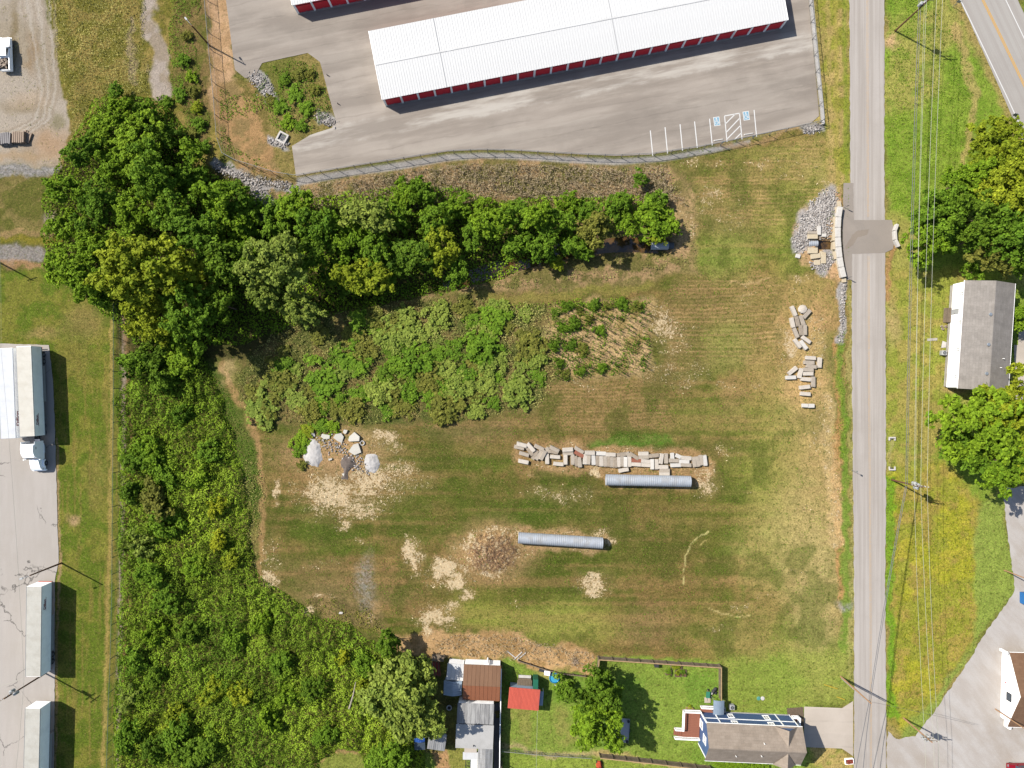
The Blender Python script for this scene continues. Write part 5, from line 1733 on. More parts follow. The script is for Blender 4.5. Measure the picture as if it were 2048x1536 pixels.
BLK = {'L': [block_mesh(1.84, .70, .62, i) for i in range(4)], 'S': [block_mesh(1.05, .68, .6, 20 + i) for i in range(3)]}
row = []
for (x, y, a, *o) in [(230, 190, 14, 'p', 1), (180, 245, 14, 'g'), (275, 375, 17, 'g'), (385, 320, 55, 'd'), (410, 240, 50, 'p', 1), (570, 250, 25, 'g'), (490, 390, -62, 'd'), (560, 400, -60, 'g'), (640, 400, -60, 'g', .6), (260, 525, 12, 'p'),
                      (725, 465, 90, 'p'), (735, 300, 72, 'g', 0, 'S'), (870, 270, 25, 'g', .9), (840, 330, 10, 'd', 0), (880, 430, 4, 'p'), (945, 570, 5, 'p'), (1130, 285, -2, 'p', .6), (1135, 360, -2, 'g'), (1085, 480, 90, 'p'), (1225, 480, 88, 'g'), (1290, 510, 80, 'd'),
                      (1360, 530, 86, 'g'), (1350, 295, 32, 'g'), (1345, 375, 30, 'r'), (1560, 345, 0, 'p', .7), (1463, 475, -85, 'p'), (1537, 480, -86, 'g'), (1630, 480, 90, 'w'), (1775, 365, 3, 'w'), (1965, 385, 3, 'p'), (1710, 500, 90, 'd'), (1780, 510, 90, 'p'),
                      (1858, 515, 88, 'g'), (1922, 520, 90, 'd'), (1988, 525, 90, 'g')]:
    row.append((1020 + x / 9.752, 870 + y / 9.752, a, *o))
for (x, y, a, *o) in [(190, 510, 90, 'd'), (260, 505, 90, 'p'), (325, 490, 92, 'g'), (390, 505, 90, 'w', .1), (455, 500, 88, 'p'), (315, 365, -6, 'd'), (440, 370, 62, 'g', 0, 'S'), (545, 395, 32, 'd'), (720, 350, 0, 'p'), (725, 415, 0, 'g'), (910, 390, -5, 'd'),
                      (580, 480, 5, 'r'), (765, 490, 5, 'p'), (580, 550, 5, 'p'), (765, 565, 4, 'p'), (890, 545, 90, 'w', .1), (962, 545, 90, 'p'), (1050, 445, -82, 'p', .1), (1145, 440, -87, 'g'), (1085, 600, 0, 'p'), (1115, 665, 0, 'g'), (1115, 730, 0, 'p'),
                      (1260, 390, 90, 'w', 0, 'S'), (1370, 400, 25, 'w', 0, 'S'), (1285, 480, 4, 'g'), (1520, 430, 4, 'p'), (1480, 497, 3, 'w'), (1320, 565, 0, 'w'), (1515, 562, 2, 'g'), (1668, 505, 82, 'g'), (1733, 495, 80, 'g'), (1797, 470, 84, 'g'), (1867, 475, 86, 'w'),
                      (350, 655, -10, 'p')]:
    row.append((1210 + x / 9.309, 870 + y / 9.309, a, *o))
pile = []
for (x, y, a, *o) in [(190, 145, 65, 'p'), (365, 185, -50, 'g'), (172, 300, 78, 'p'), (235, 280, 80, 'd'), (300, 270, 72, 'g'), (222, 435, 68, 'g', .1), (285, 400, 85, 'd'), (340, 400, 90, 'g'), (355, 530, 35, 'p'), (240, 580, 52, 'p'), (320, 600, 50, 'w'),
                      (415, 775, 2, 'p'), (395, 835, 2, 'g'), (425, 885, 8, 'g'), (535, 835, 92, 'p'), (385, 930, 2, 'g'), (382, 985, 2, 'p'), (175, 945, -38, 'p'), (150, 1035, -3, 'w'), (278, 980, -75, 'p'), (352, 1060, 5, 'p'), (450, 1090, 92, 'g'), (338, 1165, -6, 'p'),
                      (345, 1255, 3, 'p'), (342, 1412, 0, 'w', 0, 'S'), (425, 1415, 0, 'w', 0, 'S')]:
    pile.append((1560 + x / 6.68, 600 + y / 6.68, a, *o))


def place_blocks(lst, where, group, key, word):
    lst = sorted(lst, key=key)
    for i, (x, y, a, tone, *o) in enumerate(lst):
        up = o[0] if o else 0
        sz = o[1] if len(o) > 1 else 'L'
        z0 = .62 * min(up, .45) if up else 0.0
        p = P(x, y, .62 + z0)
        me = random.choice(BLK[sz])
        b_ = bpy.data.objects.new('concrete_block', me)
        COL.objects.link(b_)
        if not me.materials:
            me.materials.append(m_blk[0])
        b_.material_slots[0].link = 'OBJECT'
        b_.material_slots[0].material = m_blk[TONE[tone]]
        b_.location = (p.x, p.y, gz(p.x, p.y) - .05 + z0)
        b_.rotation_euler = (R(random.uniform(-2, 2)) + (R(7) if up else 0), R(random.uniform(-2, 2)), R(-a + random.uniform(-1, 1)))
        tag(b_, f'{TN[tone]} concrete block, {nth(i + 1)} from the {word} {where}', 'concrete block', group)


place_blocks(row, 'in the long block row above the pipe', 'concrete blocks in the long row', lambda q: q[0], 'left')
place_blocks([q for q in pile if q[1] < 706], 'in the jumble below the road bridge', 'concrete blocks in the upper jumble', lambda q: q[1], 'top')
place_blocks([q for q in pile if q[1] >= 706], 'in the lower block scatter by the road', 'concrete blocks in the lower scatter', lambda q: q[1], 'top')
b = MB()
b.tube([(0, 0, 0), (0, 0, .35), (0, 0, .6), (0, 0, .72)], [.75, .85, .7, .2], 9)
b.v = [(x * random.uniform(.9, 1.1), y * random.uniform(.9, 1.1), z) for x, y, z in b.v]
tag(b.build('boulder', m_blk[1], None, False, G(1604, 619, -.05)), 'rounded pale boulder at the top of the upper block jumble', 'boulder')

# road bridge: barrier blocks and retaining blocks
bc = [(930, 330), (905, 490), (895, 650), (895, 800), (905, 950), (922, 1110), (948, 1260), (985, 1415)]
bc = [(1560 + x / 7.68, 370 + y / 7.68) for x, y in bc]
for i in range(7):
    a, b_ = P(*bc[i], .85), P(*bc[i + 1], .85)
    m_ = (a + b_) / 2
    o = MB().rbox((0, 0, .43), ((b_ - a).length - .03, .92, .86), .05).build('barrier_block', m_blk[3], None, False, (m_.x, m_.y, .02), math.atan2((b_ - a).y, (b_ - a).x))
    tag(o, f'white concrete barrier block, {nth(i + 1)} from the top along the bridge edge', 'barrier', 'west bridge barrier')
ec = [(1812, 598), (1775, 700), (1785, 840), (1835, 945)]
ec = [(1560 + x / 7.68, 370 + y / 7.68) for x, y in ec]
for i in range(3):
    a, b_ = P(*ec[i], .8), P(*ec[i + 1], .8)
    m_ = (a + b_) / 2
    o = MB().rbox((0, 0, .4), ((b_ - a).length - .02, .5, .8), .05).build('barrier_block', m_blk[3], None, False, (m_.x, m_.y, .0), math.atan2((b_ - a).y, (b_ - a).x))
    tag(o, f'white concrete barrier block, {["upper", "middle", "lower"][i]} one on the east side of the bridge', 'barrier', 'east bridge barrier')
for i, (x, y, l, w_, a, tn, z) in enumerate([(915, 290, 90, 55, 80, 'c', .45), (880, 410, 150, 45, 83, 'c', .4), (850, 560, 150, 45, 83, 'c', .4), (838, 680, 90, 40, 86, 'c', .4), (840, 790, 130, 55, 90, 'c', .5), (842, 930, 120, 50, 93, 'c', .4), (850, 1080, 120, 50, 80, 'c', .4), (895, 1210, 120, 45, 76, 'c', .4), (930, 1340, 120, 45, 74, 'c', .4), (990, 1460, 70, 60, 85, 'c', .4),
                                             (508, 790, 150, 70, 0, 'c', .55), (508, 730, 150, 40, 2, 'g', .4), (605, 695, 55, 140, 0, 'w', .5), (680, 770, 70, 50, 0, 'w', .3), (510, 1005, 145, 90, 0, 'c', .55), (552, 1090, 150, 75, -8, 'c', .4), (575, 1190, 95, 80, 0, 'c', .3), (672, 1120, 75, 170, 0, 'c', .35), (640, 1060, 60, 80, 20, 'c', .3), (280, 1090, 70, 60, 15, 'w', .3)]):
    p = P(1560 + x / 7.68, 370 + y / 7.68, z)
    o = MB().rbox((0, 0, z / 2 - .3), (l / 7.68 / PPM, w_ / 7.68 / PPM, z + .6), .04).build('retaining_block', m_blk[TONE[tn]], None, False, (p.x, p.y, 0), R(-a))
    nm = f'{TN[tn]} retaining block, {nth(i + 1)} from the top along the foot of the white bridge barrier' if i < 10 else f'{TN[tn]} block around the culvert pit beside the road, {nth(i - 9)} counted from the top'
    tag(o, nm, 'concrete block', 'bridge retaining blocks' if i < 10 else 'culvert pit blocks')
for i, (x, y, a) in enumerate(((1688.5, 415, 0), (1694, 556, 0))):
    t = thing('marker_post', ('upper' if i == 0 else 'lower') + ' object marker sign post at the end of the white bridge barrier', 'sign', (*P(x, y).xy, 0), R(10), 'bridge marker posts')
    MB().tube([(0, 0, 0), (0, 0, 1.6)], .035, 6).build('post', m_steel, t)
    MB().box((0, -.03, 1.35), (.28, .02, .8)).build('plate', m_dark, t)
t = thing('road_sign', 'thin road sign post on the west verge of the road', 'sign', (*P(1703, 940.5).xy, 0), R(85))
MB().tube([(0, 0, 0), (0, 0, 2.3)], .03, 6).build('post', m_steel, t)
MB().box((0, -.03, 2.05), (.3, .02, .45)).build('plate', m_steel, t)
for i, y in enumerate((875, 939)):
    t = thing('headwall', ('upper' if i == 0 else 'lower') + ' small white concrete headwall in the ditch east of the road', 'headwall', G(1783.5, y, -.05), R(180 * i), 'ditch headwalls')
    MB().rbox((0, 0, .2), (1.1, .25, .45), .03).build('wall', m_concw, t)
    for s in (-.5, .5):
        MB().rbox((s, -.3, .15), (.18, .5, .35), .03).build('wing', m_concw, t)
    MB().tube([(0, .1, .05), (0, -.35, .05)], .2, 10).build('pipe', m_dark, t)
for i, (x, y, l) in enumerate(((1660, 1372, 2.3), (1680, 1395, 1.3))):
    t = thing('guy_wire_guard', f'yellow guy wire guard on the grass by the leaning pole, {["longer", "shorter"][i]} one', 'guard', G(x, y), R(-14), 'guy wire guards')
    MB().tube([(-l / 2, 0, .05), (l / 2, 0, .55)], .06, 6).build('sleeve', surf('yellow_plastic', A(226, 190, 50), .5, .1, 2) if i == 0 else bpy.data.materials['yellow_plastic'], t)

# ------------------------------------------------------------------ rubble heap
m_slab = surf('slab_concrete', A(238, 232, 218), .95, .10, 1.0, A(216, 208, 194), .9)
m_asph = surf('broken_asphalt', A(222, 217, 212), .95, .14, 2.2, A(196, 190, 184), 1.2)
m_asphd = surf('dark_millings', A(132, 118, 108), .95, .14, 2.2, A(96, 86, 80), 1.2)
S_ = lambda x, y: (590 + x / 10.24, 840 + y / 10.24)
for i, (poly, th_, mm, lb) in enumerate((([(790, 360), (830, 290), (950, 265), (1000, 340), (960, 470), (880, 430)], .35, m_slab, 'pale angular concrete slab in the middle of the rubble heap'),
                                         ([(1090, 420), (1110, 340), (1220, 245), (1330, 340), (1320, 430), (1120, 440)], .5, m_slab, 'pale pointed concrete slab at the upper right of the rubble heap'),
                                         ([(1100, 640), (1200, 500), (1300, 470), (1360, 660), (1220, 715)], .45, m_slab, 'pale concrete slab at the right middle of the rubble heap'),
                                         ([(530, 340), (560, 280), (715, 310), (710, 380), (600, 390)], .3, m_slab, 'small pale concrete slab at the upper left of the rubble heap'),
                                         ([(980, 250), (1000, 195), (1075, 210), (1050, 270), (1020, 290)], .5, m_slab, 'smallest pale slab at the top of the rubble heap'),
                                         ([(330, 190), (370, 210), (410, 330), (340, 360), (310, 260)], .4, m_asph, 'narrow grey slab at the top left of the rubble heap'),
                                         ([(690, 790), (770, 780), (760, 810), (700, 825)], .35, m_slab, 'small white sliver of concrete low in the rubble heap'),
                                         ([(960, 1100), (1020, 1090), (1010, 1150)], .2, m_slab, 'tiny concrete shard at the bottom of the rubble heap'))):
    q = [P(*S_(*v), th_) for v in poly]
    ce = sum(q, Vector()) / len(q)
    g0 = gz(ce.x, ce.y)
    b = MB().prism([(v.x - ce.x, v.y - ce.y) for v in q], -.1, .22)
    o = b.build('concrete_slab', mm, None, False, (ce.x, ce.y, g0 + th_ * .35))
    o.rotation_euler = (R(random.uniform(-7, 7)), R(random.uniform(-7, 7)), 0)
    tag(o, lb, 'slab', 'broken slabs in the rubble heap')


def mound(name, poly, h, mm, label, seed):
    xs, ys = [p[0] for p in poly], [p[1] for p in poly]
    n1, n2_ = 36, 36
    X, Y = np.meshgrid(np.linspace(min(xs) - 5, max(xs) + 5, n1), np.linspace(min(ys) - 5, max(ys) + 5, n2_))
    wx = (X.ravel() - 1024) / PPM
    wy = -(Y.ravel() - 768) / PPM
    d_ = pdist(X.ravel() + (fbm(wx, wy, .8, seed, 3) - .5) * 6, Y.ravel() + (fbm(wx, wy, .8, seed + 9, 3) - .5) * 6, poly) + 2.0
    z = gzv(wx, wy) - .10 + sstep(-1, 12, d_) * h * (.7 + .6 * fbm(wx, wy, 1.2, seed + 3, 3)) + sstep(-.5, 1.5, d_) * .13 + (fbm(wx, wy, .35, seed + 5, 2) - .5) * .12
    i_ = (np.arange(n1 - 1)[None, :] + n1 * np.arange(n2_ - 1)[:, None]).ravel()
    F_ = np.stack([i_, i_ + n1, i_ + n1 + 1, i_ + 1], 1)
    keep = (d_[F_] > -1.2).any(1)
    F_ = F_[keep]
    ce = Vector((wx.mean(), wy.mean(), 0))
    me = fast_mesh(name, np.stack([wx - ce.x, wy - ce.y, z], 1), F_)
    o = link(name, me, mm, None, ce)
    return tag(o, label, 'heap')


mound('asphalt_heap', [S_(*v) for v in [(180, 770), (250, 430), (420, 400), (520, 520), (560, 800), (480, 950), (360, 920), (240, 880)]], .35, m_asph, 'light grey mound of broken asphalt on the left of the rubble heap', 3)
mound('asphalt_heap', [S_(*v) for v in [(950, 860), (1000, 750), (1200, 760), (1260, 900), (1100, 1050), (1080, 1200), (960, 1200), (1020, 1050)]], .35, m_asphd, 'dark brown mound of asphalt millings at the foot of the rubble heap', 5)
mound('asphalt_heap', [S_(*v) for v in [(1420, 880), (1480, 720), (1640, 710), (1740, 900), (1650, 1060), (1500, 1040)]], .3, m_asph, 'grey mound of broken asphalt on the right of the rubble heap', 7)
tt = MB().add([(x * .95, y * .95, z) for x, y, z in TORUS[0]], TORUS[1]).build('painted_ring', m_concw, None, True, G(*S_(1385, 470), .02))
tag(tt, 'white painted tyre at the right end of the rubble heap', 'tyre')
tag(MB().prism([(-.4, -.15), (.3, -.2), (.45, .1), (-.2, .2)], 0, .25).build('white_stone', m_concw, None, False, G(682, 1225)), 'white stone block at the edge of the thicket', 'stone')

# ------------------------------------------------------------------ utility poles and wires
m_white_p = surf('white_porcelain', A(236, 236, 232), .35, .05, 2)
m_trans = surf('grey_transformer', A(206, 208, 208), .5, .08, 2)


def pole(base, h, label, arms=(), trans=(), rz=0.0, m=m_pole, r=.15, extra=None):
    t = thing('utility_pole', label, 'utility pole', (base.x, base.y, -.05), rz, 'wooden utility poles')
    MB().tube([(0, 0, 0), (0, 0, h * .5), (0, 0, h)], [r, r * .85, r * .62], 10).build('shaft', m, t)
    for (z, l, a) in arms:
        o = MB().box((0, .16, z), (l, .1, .12), R(a)).build('crossarm', m_wood, t)
        ins = MB()
        for s in (-.46, -.24, .24, .46):
            x, y = s * l * math.cos(R(a)), .16 + s * l * math.sin(R(a))
            ins.tube([(x, y, z + .06), (x, y, z + .16), (x, y, z + .26)], [.05, .09, .04], 8)
        ins.build('insulator', m_white_p, o)
    for (z, a) in trans:
        x, y = .42 * math.cos(R(a)), .42 * math.sin(R(a))
        o = MB().tube([(x, y, z), (x, y, z + .9)], .27, 12).tube([(x, y, z + .9), (x, y, z + .98)], [.29, .2], 12).build('transformer', m_trans, t)
        MB().tube([(x, y, z + .98), (x, y, z + 1.2)], .05, 6).build('bushing', m_white_p, o)
    return t


HA = 11.6
pole(P(1790, 62), HA, 'brown utility pole on bare earth at the top between the road and highway', ((HA - .3, 2.4, 0), (HA - 1.5, 2.0, 0)), ((HA - 3.4, 60), (HA - 3.4, 150)))
pole(P(1783.5, 959.5), 9.7, 'brown utility pole with crossarms beside the road, below the ditch headwalls', ((9.4, 2.3, -6), (8.3, 2.3, -6)), ((6.9, 20), (6.9, -60), (6.9, 100)))
pole(P(1681.5, 1353), 10.9, 'orange-brown utility pole leaning towards the road above the driveway', (), (), 0, surf('orange_pole_wood', A(206, 160, 118), .9, .15, 2, A(186, 140, 100), 1))
pole(P(1683.5, 1357), 9.0, 'slimmer grey pole standing close beside the orange-brown utility pole', (), (), 0, m_gutter, .09)
pole(P(1807, 1436), 8.8, 'utility pole with three transformers at the gravel drive entrance', ((8.5, 2.4, -5), (7.6, 2.2, -5)), ((6.3, 200), (6.3, 280), (6.3, 0)), 0, bpy.data.materials['orange_pole_wood'])
pole(P(91, 1346.5), 10.5, 'utility pole behind the parked trailer at the left edge', ((10.2, 2.2, 35), (9.2, 2.0, 35)), ((7.8, 0), (7.8, 120)))
pole(P(1990.5, 1418), 9.0, 'pale pole against the corner of the white building', (), (), 0, bpy.data.materials['orange_pole_wood'], .11)
pole(P(2008.5, 1140.5), 8.0, 'pale pole at the edge of the gravel drive near the right edge', (), (), 0, bpy.data.materials['orange_pole_wood'], .11)
pole(P(-16, 517), 8.5, 'utility pole just off the left edge casting its shadow on the lawn', ((8.2, 1.8, 20),), ())
pole(P(1004, 1524), 6.5, 'short service pole beside the tall pale board fence', (), (), 0, m_wood, .1)


def light_pole(base, h, ang, label):
    t = thing('light_pole', label, 'light pole', (base.x, base.y, -.03), ang, 'yard light poles')
    MB().tube([(0, 0, 0), (0, 0, h)], [.16, .11], 8).build('shaft', m_pole, t)
    MB().tube([(0, 0, h - .2), (.6, 0, h + .05), (1.3, 0, h + .1)], .035, 6).build('arm', m_steel, t)
    MB().rbox((1.5, 0, h + .08), (.6, .3, .16), .04).build('lamp_head', m_trans, t)
    return t


light_pole(P(123, 1126), 8.4, R(200), 'tall light pole at the grass edge of the truck yard')
light_pole(P(420, 92), 7.3, R(130), 'dark light pole on the orange soil left of the storage lot')
t = thing('highway_sign', 'small sign beside the highway in the upper right', 'sign', (*P(1905, 14).xy, 0), R(-25))
MB().tube([(0, 0, 0), (0, 0, 2.2)], .035, 6).build('post', m_steel, t)
MB().box((0, -.03, 1.9), (.6, .02, .7)).build('plate', m_gutter, t)
t = thing('highway_sign', 'grey sign post standing in the yellow-green tree by the highway', 'sign', (*P(2000, 246).xy, 0), R(-25))
MB().tube([(0, 0, 0), (0, 0, 4.6)], .05, 6).build('post', m_steel, t)
MB().box((0, -.04, 4.0), (.7, .03, .9)).build('plate', m_gutter, t)

m_wire = surf('pale_wire', A(206, 206, 186), .6, .05, 2)
m_wired = surf('dark_cable', (.06, .06, .065), .6, .05, 2)


def wire(a, b_, sag, r_, m, label, n=14):
    a, b_ = Vector(a), Vector(b_)
    pts = [a.lerp(b_, i / n) - Vector((0, 0, sag * 4 * (i / n) * (1 - i / n))) for i in range(n + 1)]
    ce = (a + b_) / 2
    o = MB().tube([p - ce for p in pts], r_, 4, False).build('power_line', m, None, False, ce)
    return tag(o, label, 'power line', 'overhead power lines')


for i, (xa, xb, xd, za, zb, zd, m, r_) in enumerate(((1838, 1811.5, None, 8.2, 6.4, 0, m_wired, .05), (1842, 1815, None, 8.0, 6.2, 0, m_wired, .042), (1853, 1828.5, 1850, 10.3, 9.0, 7.9, m_wire, .024), (1849, 1831.5, None, 9.2, 8.0, 0, m_wire, .02), (1873, 1841.5, 1867, 11.6, 9.6, 8.7, m_wire, .026), (1885, 1854.5, 1877, 11.6, 9.6, 8.7, m_wire, .026))):
    pa, pb = P(xa, 2, za), P(xb, 970, zb)
    wire(pa, pb, .5, r_, m, f'overhead line over the east verge between the top poles, {nth(i + 1)} from the left', 20)
    ext = pa + (pa - pb).normalized() * 30
    wire(ext, pa, .2, r_, m, f'overhead line leaving past the top edge, {nth(i + 1)} from the left', 4)
    if xd:
        pd = P(xd, 1484, zd)
        wire(pb, pd, .4, r_, m, f'overhead line over the yellow field by the gravel drive, {nth(i - 1 if i == 2 else i - 2)} from the left')
        wire(pd, pd + (pd - pb).normalized() * 35, .3, r_, m, f'overhead line crossing the gravel drive at the bottom, {nth(i - 1 if i == 2 else i - 2)} from the left', 5)
for i, (dx, z) in enumerate(((0, 6.4), (3, 6.1))):
    pb, pc = P(1811 + dx, 972, z), P(1738 + dx, 1404, 9.2)
    wire(pb, pc, .35, .05, m_wired, f'dark cable slanting over the road to the leaning pole, {["left", "right"][i]} one')
    pe = P(1708 + i * 16, 1560, 8.0)
    wire(pc, pe, .1, .05, m_wired, f'dark cable over the road below the leaning pole, {["left", "right"][i]} one', 6)
wire(P(1743, 1404, 10.6), P(1950, 1450, 3.0), .3, .02, m_wired, 'service cable from the leaning pole to the white building')
wire(P(1075, 1421, 2.6), P(1072, 1560, 5.0), .2, .022, m_wire, 'thin service line down from the red roofed shed')
wire(P(-40, 1387, 9.0), P(46, 1357, 9.9), .2, .02, m_wire, 'wire from the left edge to the pole behind the trailers')
wire(P(48, 1358, 9.9), P(2, 700, 9.0), .5, .018, m_wire, 'thin wire running up the left edge over the truck yard')
wire(P(2, 700, 9.0), P(-6, 330, 8.6), .3, .018, m_wire, 'thin wire running up the left edge over the lawn', 8)
wire(P(48, 1358, 9.9), P(24, 1600, 9.0), .3, .018, m_wire, 'thin wire running down the left edge past the parked trailers', 8)
# ------------------------------------------------------------------ vehicles
m_trw = surf('trailer_white', (.80, .80, .79), .5, .05, .8, (.70, .70, .69), .5)
m_trroof = surf('trailer_roof_cream', A(232, 226, 212), .6, .07, .9, A(218, 210, 194), .5)
m_trroofw = surf('trailer_roof_white', A(238, 240, 244), .6, .05, .9, A(226, 228, 232), .5)
m_trroofg = surf('trailer_roof_dusty', A(216, 212, 200), .6, .08, .9, A(200, 194, 180), .5)
m_letter = surf('dark_red_lettering', A(150, 34, 58), .6, .05, 2)
m_cabw = surf('white_truck_paint', (.78, .78, .78), .3, .04, 1, spec=.4)
m_orange = surf('orange_red_paint', A(222, 96, 60), .5, .1, 2)
m_carred = surf('red_car_paint', A(166, 22, 34), .25, .06, 1, spec=.6)
m_chrome = surf('bright_metal', A(220, 222, 226), .25, .05, 1, metal=.7)


def sideprism(b, prof, hw, hw_top=None, z0=None, z1=None):
    """profile in x z swept across y, narrowing towards the top"""
    n = len(prof)
    if sum(prof[i][0] * prof[(i + 1) % n][1] - prof[(i + 1) % n][0] * prof[i][1] for i in range(n)) < 0:
        prof = prof[::-1]
    zs = [p[1] for p in prof]
    lo, hi = min(zs), max(zs)
    wd = lambda z: hw if hw_top is None else hw + (hw_top - hw) * max(0, (z - lo) / (hi - lo))
    vs = [(x, -wd(z), z) for x, z in prof] + [(x, wd(z), z) for x, z in prof]
    fs = [tuple(range(n)), tuple(range(2 * n - 1, n - 1, -1))]
    for i in range(n):
        j = (i + 1) % n
        fs.append((j, i, n + i, n + j))
    return b.add(vs, fs)


_wheel = MB().tube([(0, -.14, 0), (0, -.11, 0), (0, .11, 0), (0, .14, 0)], [.44, .51, .51, .44], 18).mesh('wheel')
_rim = MB().tube([(0, -.155, 0), (0, .155, 0)], .24, 12).mesh('rim')


def wheels(t, spots, s=1.0):
    for x, y in spots:
        o = link('wheel', _wheel, m_dark, t, (x, y, .51 * s))
        o.scale = (s, s, s)
        link('rim', _rim, m_chrome, o)


def lettering(t, body, size, loc, heading, m, name='lettering', stretch=1.0):
    cu = bpy.data.curves.new(name, 'FONT')
    cu.body = body
    cu.size = size
    cu.offset = size * .035
    cu.extrude = .004
    cu.resolution_u = 3
    tmp = bpy.data.objects.new('tmp', cu)
    COL.objects.link(tmp)
    me = bpy.data.meshes.new_from_object(tmp)
    bpy.data.objects.remove(tmp)
    me.materials.clear()
    o = link(name, me, m, t, loc)
    o.rotation_euler = heading
    o.scale = (stretch, 1, 1)
    return o


def trailer(px, py, head, label, roofm, text_x=None, small=False, L_=15.7, side_m=None):
    """box trailer seen with its roof centre at px py; local +x is the front"""
    p = P(px, py, 4.05)
    t = thing('box_trailer', label, 'trailer', (p.x, p.y, .02), head, 'parked box trailers')
    W_ = 2.6
    MB().box((0, 0, 2.58), (L_, W_, 2.84)).build('body', side_m or m_trw, t)
    r_ = MB().box((0, 0, 4.02), (L_ - .04, W_ - .04, .05)).build('roof', roofm, t)
    sm_ = MB()
    for i in range(1, 12):
        sm_.box((-L_ / 2 + L_ * i / 12, 0, 4.05), (.05, W_ - .12, .02))
    sm_.build('roof_bow', roofm, r_)
    for s in (-1, 1):
        MB().box((0, s * (W_ / 2 + .012), 4.0), (L_, .03, .14)).build('top_rail', m_steel, t)
        MB().box((0, s * (W_ / 2 + .012), 1.2), (L_, .03, .18)).build('bottom_rail', m_steel, t)
        MB().box((-1.3, s * (W_ / 2 - .05), .78), (6.4, .04, .66)).build('side_skirt', m_gutter, t)
        MB().box((L_ / 2 - 3.1, s * .8, .6), (.14, .14, 1.1)).build('landing_leg', m_steel, t)
        d = MB().box((-L_ / 2 - .03, s * .63, 2.6), (.05, 1.22, 2.7)).build('rear_door', m_trw, t)
        MB().tube([(-L_ / 2 - .07, s * .3, 1.3), (-L_ / 2 - .07, s * .3, 3.9)], .025, 6).build('lock_rod', m_steel, d)
    MB().box((-L_ / 2 + 1.9, 0, .95), (3.0, 1.1, .24)).build('bogie', m_dark, t)
    wheels(t, [(-L_ / 2 + x, s * 1.06) for x in (1.3, 2.55) for s in (-1, 1)])
    MB().box((-L_ / 2 + .1, 0, .55), (.1, 2.2, .12)).build('rear_bumper', m_orange, t)
    if text_x is not None:
        sz = 1.08 if not small else .72
        lettering(t, 'Dillon', sz, (text_x, W_ / 2 + .016, 2.98 if not small else 2.95), (R(90), 0, R(180)), m_letter)
        if small:
            MB().box((text_x - .9, W_ / 2 + .016, 2.85), (2.3, .008, .08)).build('underline', m_letter, t)
    return t


trailer(50.6, 783, R(-87.6), 'cream roofed box trailer coupled to the white semi tractor', m_trroof, 5.9, True)
trailer(13.2, 787, R(-87.8), 'white roofed box trailer at the left edge beside the coupled trailer', m_trroofw, 5.75)
trailer(67, 1263, R(89.3), 'dusty white box trailer parked alone at the truck yard edge', m_trroofg, None)
trailer(63.2, 1507, R(88.6), 'dusty white box trailer cut off at the lower left corner', m_trroofg, None)
# the lone trailer's lettering faces the lawn
lone = [o for o in bpy.data.objects if o.get('label', '').startswith('dusty white box trailer parked alone')][0]
lettering(lone, 'Dillon', .74, (3.55, -1.316, 2.9), (R(90), 0, 0), m_letter)
MB().box((4.5, -1.316, 2.8), (2.4, .008, .08)).build('underline', m_letter, lone)
MB().box((7.75, 0, 1.0), (.35, 2.4, .3)).build('front_beam', m_orange, lone)

# semi tractor
ht = R(-87.6)
fr = P(84, 940)
sem = thing('semi_tractor', 'white semi tractor with sleeper cab hitched to the cream roofed trailer', 'truck', (fr.x, fr.y, .02), ht)
b = MB()
sideprism(b, [(-4.9, 1.0), (-4.9, 3.6), (-4.6, 3.78), (-4.0, 3.86), (-3.4, 3.8), (-3.0, 3.62), (-2.75, 3.4), (-2.45, 2.85), (-2.2, 2.35), (-2.1, 1.0)], 1.24, 1.08)
b.build('cab', m_cabw, sem)
b = MB()
sideprism(b, [(-2.12, .85), (-2.14, 2.15), (-1.4, 2.0), (-.55, 1.72), (-.12, 1.3), (-.05, .6), (-.55, .55)], 1.1, .78)
b.build('hood', m_cabw, sem)
MB().add([(-2.79, -.98, 3.36), (-2.79, .98, 3.36), (-2.17, 1.06, 2.4), (-2.17, -1.06, 2.4)], [(0, 3, 2, 1)]).build('windshield', m_glass, sem)
MB().box((-2.66, 0, 3.42), (.22, 2.0, .05), 0, 1, (0, R(30))).build('sun_visor', m_cabw, sem)
for s in (-1, 1):
    d = MB().box((-2.75, s * 1.155, 1.75), (1.0, .04, 1.4)).build('door', m_cabw, sem)
    MB().add([(-3.2, s * 1.125, 2.45), (-2.4, s * 1.14, 2.45), (-2.62, s * 1.06, 3.2), (-3.2, s * 1.06, 3.2)], [(0, 1, 2, 3) if s > 0 else (3, 2, 1, 0)]).build('side_window', m_glass, d)
    MB().box((-4.2, s * 1.11, 2.9), (.45, .04, .4)).build('sleeper_window', m_glass, sem)
    MB().box((-2.15, s * 1.42, 2.3), (.12, .22, .7)).tube([(-2.2, s * 1.1, 2.5), (-2.15, s * 1.4, 2.5)], .03, 6).build('mirror', m_cabw, sem)
    MB().tube([(-4.6, s * .98, .75), (-3.1, s * .98, .75)], .33, 14).build('fuel_tank', m_chrome, sem)
    MB().box((-4.9, s * 1.18, 2.3), (.9, .05, 2.4)).build('side_fairing', m_cabw, sem)
    MB().rbox((-.32, s * .82, 1.12), (.28, .36, .26), .05).build('headlight', m_chrome, sem)
    b = MB()
    sideprism(b, [(-2.0, .75), (-1.9, 1.15), (-1.3, 1.32), (-.7, 1.15), (-.5, .75), (-.7, .75), (-.9, 1.0), (-1.3, 1.15), (-1.7, 1.0), (-1.8, .75)], .18)
    b.v = [(x, y + s * 1.08, z) for x, y, z in b.v]
    b.build('fender', m_cabw, sem)
MB().box((-4.4, 0, .85), (8.2, .9, .25)).build('chassis', m_dark, sem)
